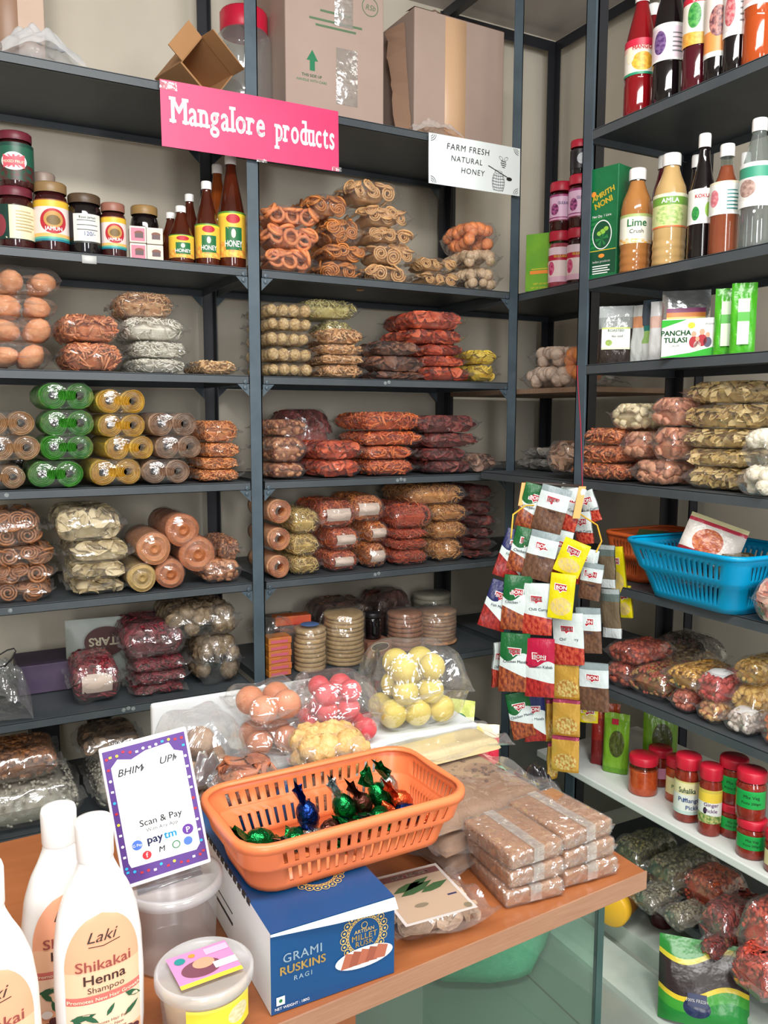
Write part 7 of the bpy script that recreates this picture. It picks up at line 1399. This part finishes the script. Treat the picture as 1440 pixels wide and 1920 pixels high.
bottle('syrup_bottle','orange syrup bottle with pink label at the shelf end','bottle','syrup bottles on the highest shelf',(1.577, 1.258, 2.089),-0.8974,0.0637,0.327,'squash',LQ_ORANGE,lab=LAB_PINK)
bottle('juice_bottle','cloudy brown lime juice bottle beside the green carton','bottle','juice bottles on the second shelf',(1.583, 1.598, 1.712),-0.7807,0.0768,0.253,'pulpy',LQ_LIME,lab=LAB_LIME,fill=0.9)
bottle('juice_bottle','dark red bottle hidden behind the amla juice','bottle','juice bottles on the second shelf',(1.675, 1.599, 1.712),-0.8086,0.0593,0.298,'pulpy',LQ_WINE,lab=LAB_PINK)
bottle('juice_bottle','amla juice bottle with green berry label','bottle','juice bottles on the second shelf',(1.584, 1.489, 1.712),-0.8163,0.0783,0.26,'pulpy',LQ_AMLA,lab=LAB_AMLA,fill=0.93)
bottle('juice_bottle','black bottle cap showing behind the black kokum bottle','bottle','juice bottles on the second shelf',(1.671, 1.492, 1.712),-0.8419,0.0516,0.271,'wine',LQ_BLACK,lab=None)
bottle('juice_bottle','black kokum bottle with white leaf label','bottle','juice bottles on the second shelf',(1.575, 1.385, 1.712),-0.8495,0.06,0.275,'wine',LQ_BLACK,lab=LAB_KOKUM)
bottle('juice_bottle','square brown bottle with pale pink label','bottle','juice bottles on the second shelf',(1.578, 1.324, 1.712),-0.8727,0.0655,0.236,'square',LQ_TEA,lab=LAB_ROSE,fill=0.84)
bottle('juice_bottle','dark bottle hidden between brown and clear bottles','bottle','juice bottles on the second shelf',(1.669, 1.348, 1.712),-0.8914,0.0484,0.238,'wine',LQ_WINE,lab=None)
bottle('juice_bottle','big clear bottle with green and white label','bottle','juice bottles on the second shelf',(1.58, 1.245, 1.712),-0.9034,0.0697,0.267,'squash',LQ_CLEAR,lab=LAB_GREENBAND)
bottle('pickle_jar','plain orange pickle jar with red lid and no label','jar','pickle jars with red lids on the white shelf',(1.57, 1.489, 0.386),-0.8119,0.0738,0.095,'pet',LQ_PICKLE,lab=None,fill=0.68,cap=(196, 28, 52))
bottle('pickle_jar','pickle jar with small pink label behind the plain jar','jar','pickle jars with red lids on the white shelf',(1.646, 1.504, 0.386),-0.8304,0.0615,0.095,'pet',LQ_PICKLE2,lab=LAB_SPINK,fill=0.8,cap=(196, 28, 52))
bottle('pickle_jar','pickle jar with cream label half hidden by the mango pickle','jar','pickle jars with red lids on the white shelf',(1.614, 1.415, 0.386),-0.851,0.0589,0.108,'pet',LQ_PICKLE,lab=LAB_SCREAM,fill=0.8,cap=(196, 28, 52))
bottle('pickle_jar','mango pickle jar with big white and green lettering','jar','pickle jars with red lids on the white shelf',(1.555, 1.333, 0.386),-0.8621,0.061,0.156,'pet',LQ_PICKLE2,lab=LAB_MANGOP,fill=0.84,cap=(196, 28, 52))
bottle('pickle_jar','pickle jar with yellow and white flower label','jar','pickle jars with red lids on the white shelf',(1.547, 1.259, 0.386),-0.8877,0.0515,0.16,'pet',LQ_PICKLE2,lab=LAB_YELLOWP,fill=0.84,cap=(196, 28, 52))
bottle('pickle_jar','lower pickle jar with green label behind the front pair','jar','pickle jars with red lids on the white shelf',(1.589, 1.229, 0.386),-0.9125,0.059,0.074,'pet',LQ_PICKLE2,lab=LAB_GREENP,fill=0.8,cap=(196, 28, 52))
bottle('pickle_jar','lower pickle jar with green label at the front of its pair','jar','pickle jars with red lids on the white shelf',(1.549, 1.147, 0.386),-0.9334,0.0632,0.083,'pet',LQ_PICKLE2,lab=LAB_GREENP,fill=0.8,cap=(196, 28, 52))
bottle('pickle_jar','upper pickle jar with green label behind the front pair','jar','pickle jars with red lids on the white shelf',(1.592, 1.234, 0.464),-0.9114,0.0637,0.103,'pet',LQ_PICKLE2,lab=LAB_GREENP,fill=0.8,cap=(196, 28, 52))
bottle('pickle_jar','upper pickle jar with green label and a sticker on its lid','jar','pickle jars with red lids on the white shelf',(1.548, 1.153, 0.472),-0.9306,0.0629,0.105,'pet',LQ_PICKLE2,lab=LAB_GREENP,fill=0.8,cap=(196, 28, 52))
bottle('pickle_jar','pickle jar cut by the edge of the view','jar','pickle jars with red lids on the white shelf',(1.544, 1.074, 0.386),-0.963,0.0586,0.084,'pet',LQ_PICKLE2,lab=LAB_SCREAM,fill=0.8,cap=(196, 28, 52))
bottle('gulkand_jar','lower jar with rose pink label beside the green packet','jar','jars on the corner rack',(1.811, 2.16, 1.767),-0.6977,0.0717,0.176,'pet',LQ_PINKJ,lab=LAB_ROSEJ,cap=(190, 36, 60),fill=0.8)
bottle('gulkand_jar','lower jar with rose label half hidden by the post','jar','jars on the corner rack',(1.83, 2.093, 1.767),-0.7185,0.0704,0.175,'pet',LQ_JAM,lab=LAB_ROSEJ,cap=(190, 36, 60),fill=0.8)
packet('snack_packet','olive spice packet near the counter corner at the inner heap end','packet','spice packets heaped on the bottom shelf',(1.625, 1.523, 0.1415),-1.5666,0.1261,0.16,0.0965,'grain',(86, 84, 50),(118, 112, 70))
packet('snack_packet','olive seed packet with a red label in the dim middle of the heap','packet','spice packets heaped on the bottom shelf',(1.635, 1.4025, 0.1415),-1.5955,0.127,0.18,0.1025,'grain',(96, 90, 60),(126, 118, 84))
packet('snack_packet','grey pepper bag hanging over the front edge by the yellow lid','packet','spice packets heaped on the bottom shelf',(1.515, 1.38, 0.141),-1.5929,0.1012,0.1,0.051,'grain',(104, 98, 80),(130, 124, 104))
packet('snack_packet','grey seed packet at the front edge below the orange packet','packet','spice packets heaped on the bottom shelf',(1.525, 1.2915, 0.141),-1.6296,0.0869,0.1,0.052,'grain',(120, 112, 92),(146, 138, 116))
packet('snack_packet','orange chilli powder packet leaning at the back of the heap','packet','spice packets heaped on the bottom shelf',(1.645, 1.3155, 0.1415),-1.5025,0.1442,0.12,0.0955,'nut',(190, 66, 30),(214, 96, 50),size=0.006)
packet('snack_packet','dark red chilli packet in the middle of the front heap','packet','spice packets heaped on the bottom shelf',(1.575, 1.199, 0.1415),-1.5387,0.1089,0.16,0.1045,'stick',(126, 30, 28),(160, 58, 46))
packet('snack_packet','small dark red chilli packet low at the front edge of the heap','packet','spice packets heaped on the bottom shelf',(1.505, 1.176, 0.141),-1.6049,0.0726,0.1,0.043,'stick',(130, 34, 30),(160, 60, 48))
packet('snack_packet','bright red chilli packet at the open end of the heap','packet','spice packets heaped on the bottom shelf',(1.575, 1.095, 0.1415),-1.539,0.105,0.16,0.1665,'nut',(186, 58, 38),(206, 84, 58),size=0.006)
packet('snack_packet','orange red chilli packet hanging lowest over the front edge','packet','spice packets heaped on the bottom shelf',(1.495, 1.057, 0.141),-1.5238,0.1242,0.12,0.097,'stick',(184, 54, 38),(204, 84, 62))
sachet_strip('strip of navy fish masala sachets leaning out towards the back rack',P_NAVY,[(1.2674, 1.6617, 1.006, 0.0701, 0.124, -0.4516, 0.3142), (1.2276, 1.6667, 0.8787, 0.0701, 0.124, -0.4349, 0.3142)])
sachet_strip('strip of green and white masala sachets beside the navy strip',P_GREEN,[(1.3124, 1.6418, 1.1277, 0.0671, 0.1126, -0.5744, 0.2443), (1.2879, 1.6409, 1.0184, 0.0697, 0.1126, -0.5655, 0.2443), (1.2622, 1.6377, 0.8878, 0.0697, 0.1395, -0.5566, 0.0698), (1.2497, 1.625, 0.7385, 0.0724, 0.1502, -0.5556, 0.0349)])
sachet_strip('strip of brown pepper sachets at the front top of the display',P_PEPPER,[(1.3392, 1.604, 1.1234, 0.0744, 0.1142, -0.7457, 0.2443), (1.3099, 1.6048, 1.0085, 0.0717, 0.1222, -0.7345, 0.2094)])
sachet_strip('strip with a crimson sachet hanging below a white tomato sachet',P_RED,[(1.3023, 1.6029, 0.8742, 0.0721, 0.1308, -0.7323, 0.0)])
sachet_strip('strip of crimson chicken masala sachets at the lower middle',P_PINK,[(1.2994, 1.5855, 0.7284, 0.0721, 0.1495, -0.7366, -0.0175)])
sachet_strip('strip of white and red sachets under the top orange clip',P_RED,[(1.4036, 1.615, 1.1231, 0.0623, 0.1137, -0.9155, 0.2443), (1.3739, 1.6163, 1.0101, 0.0596, 0.1164, -0.9045, 0.1745)])
sachet_strip('strip of bright yellow noodle masala sachets',P_YEL,[(1.364, 1.5525, 1.0068, 0.0658, 0.0868, -0.8209, 0.3491), (1.3372, 1.5548, 0.9126, 0.0605, 0.1131, -0.8103, 0.0698)])
sachet_strip('strip of white and red curry sachets below the yellow strip',P_RED,[(1.4226, 1.5627, 0.9762, 0.0483, 0.0939, -0.8885, 0.1396), (1.3732, 1.5661, 0.7975, 0.0751, 0.1314, -0.8699, -0.0698)])
sachet_strip('longest strip of brown pepper sachets facing the counter',P_PEPPER,[(1.4234, 1.5466, 0.9435, 0.0534, 0.0934, -0.9439, 0.1047), (1.4123, 1.5367, 0.8215, 0.0614, 0.1148, -0.9433, -0.0698), (1.4168, 1.516, 0.681, 0.0721, 0.1228, -0.9516, -0.0524)])
sachet_strip('strip of grey see-through spice sachets turned aside',P_CLEAR,[(1.4817, 1.5536, 0.9754, 0.0487, 0.1083, -1.3617, -0.0698), (1.4851, 1.5364, 0.8571, 0.0542, 0.1246, -1.3684, -0.1047)])
sachet_strip('strip of plain yellow sachets at the outer rear',P_YEL,[(1.5336, 1.569, 0.9574, 0.0497, 0.1242, -1.474, -0.1745), (1.5465, 1.5517, 0.878, 0.0442, 0.0828, -1.4837, -0.1396)])
sachet_strip('strip of gold coin sachets hanging to the counter packets',P_GOLD,[(1.3786, 1.5717, 0.6873, 0.0677, 0.0975, -0.82, -0.0175), (1.3713, 1.5634, 0.5931, 0.0677, 0.0948, -0.82, -0.0175), (1.3642, 1.5553, 0.5017, 0.0677, 0.0921, -0.82, -0.0175)])
sachet_strip('strip of gold sachets seen edge on behind the longest gold strip',P_GOLD,[(1.3759, 1.626, 0.5659, 0.0334, 0.1114, -0.2023, 0.0), (1.3729, 1.614, 0.4607, 0.0306, 0.0975, -0.2049, 0.0)])
sachet_strip('strip of dark red sachets low behind the crimson sachet',P_NAVY,[(1.3245, 1.6325, 0.5785, 0.0552, 0.1242, -0.4816, -0.0698)])
sachet_strip('strip of green sachets low behind the green strip',P_GREEN,[(1.2874, 1.6426, 0.5902, 0.0604, 0.1236, -0.3647, -0.2094)])
sachet_strip('small red and white sachet strip at the outer side of the navy strip',P_RED,[(1.2374, 1.6752, 0.7212, 0.0383, 0.1148, 0.1638, 0.0698)])
sachet_strip('strip of red and white sachets at the rear by the red string',P_RED,[(1.4929, 1.6349, 1.1196, 0.0446, 0.0836, -1.24, -0.384), (1.4753, 1.6372, 1.0642, 0.0501, 0.0836, -1.2334, -0.1745)])
sachet_strip('yellow and green sachet peeping below the longest brown strip',P_YEL,[(1.4354, 1.5522, 0.5969, 0.0465, 0.0465, -0.8464, 0.0)])
HANGER([[1.2978, 1.6575, 1.1876], [1.4237, 1.5885, 1.1787], [1.2866, 1.6561, 1.1303], [1.4053, 1.5879, 1.0987]],[[1.2103, 1.5965, 1.0592], [1.2178, 1.6, 1.1169], [1.2762, 1.6278, 1.1335], [1.3741, 1.6545, 1.129], [1.4527, 1.6319, 1.1052], [1.4656, 1.5757, 1.0789], [1.438, 1.5292, 1.046], [1.3902, 1.4954, 1.0278]])

# ------------------------------------------------------------------ heap on the bottom shelf and the floor below it
t = thing('spice_jar', 'jar lying on its side with a yellow lid beside the counter corner', 'jar', (1.465, 1.47, .112), (R(90), 0, R(-68)))
obj('body', G().add(*lathe([(1e-4, 0), (.042, 0), (.045, .01), (.045, .09), (.038, .1)], 32)), mat('amber_jar', (130, 84, 40), .15), t, (0, 0, -.10)); obj('lid', G().add(*lathe([(.046, -.005), (.047, .0), (.047, .022), (.043, .026), (1e-4, .026)], 36)), mat('yellow_plastic_lid', (222, 172, 40), .4), t)
t = pouch('tea_packet', 'big green and black packet with a round seal slumped on the floor below the heap', (1.425, 1.150, .016), R(-46), .19, .17, .08, printed('green_tea_packet', [(0, (30, 130, 50)), (.24, (60, 150, 50)), (.36, (216, 190, 50)), (.42, (44, 34, 36)), (.78, (206, 190, 50)), (.84, (40, 130, 50))], wave=.1, blob=(.42, .22, .15, .12, (30, 44, 84), (24, 36, 74)), rough=.3, bump=.4), (-.035, .005, .04, .065, printed('seal', [(0, (30, 44, 84))]), [('100% FRESH', -.016, .049, .009, I_W)]), lean=.45, group=None)
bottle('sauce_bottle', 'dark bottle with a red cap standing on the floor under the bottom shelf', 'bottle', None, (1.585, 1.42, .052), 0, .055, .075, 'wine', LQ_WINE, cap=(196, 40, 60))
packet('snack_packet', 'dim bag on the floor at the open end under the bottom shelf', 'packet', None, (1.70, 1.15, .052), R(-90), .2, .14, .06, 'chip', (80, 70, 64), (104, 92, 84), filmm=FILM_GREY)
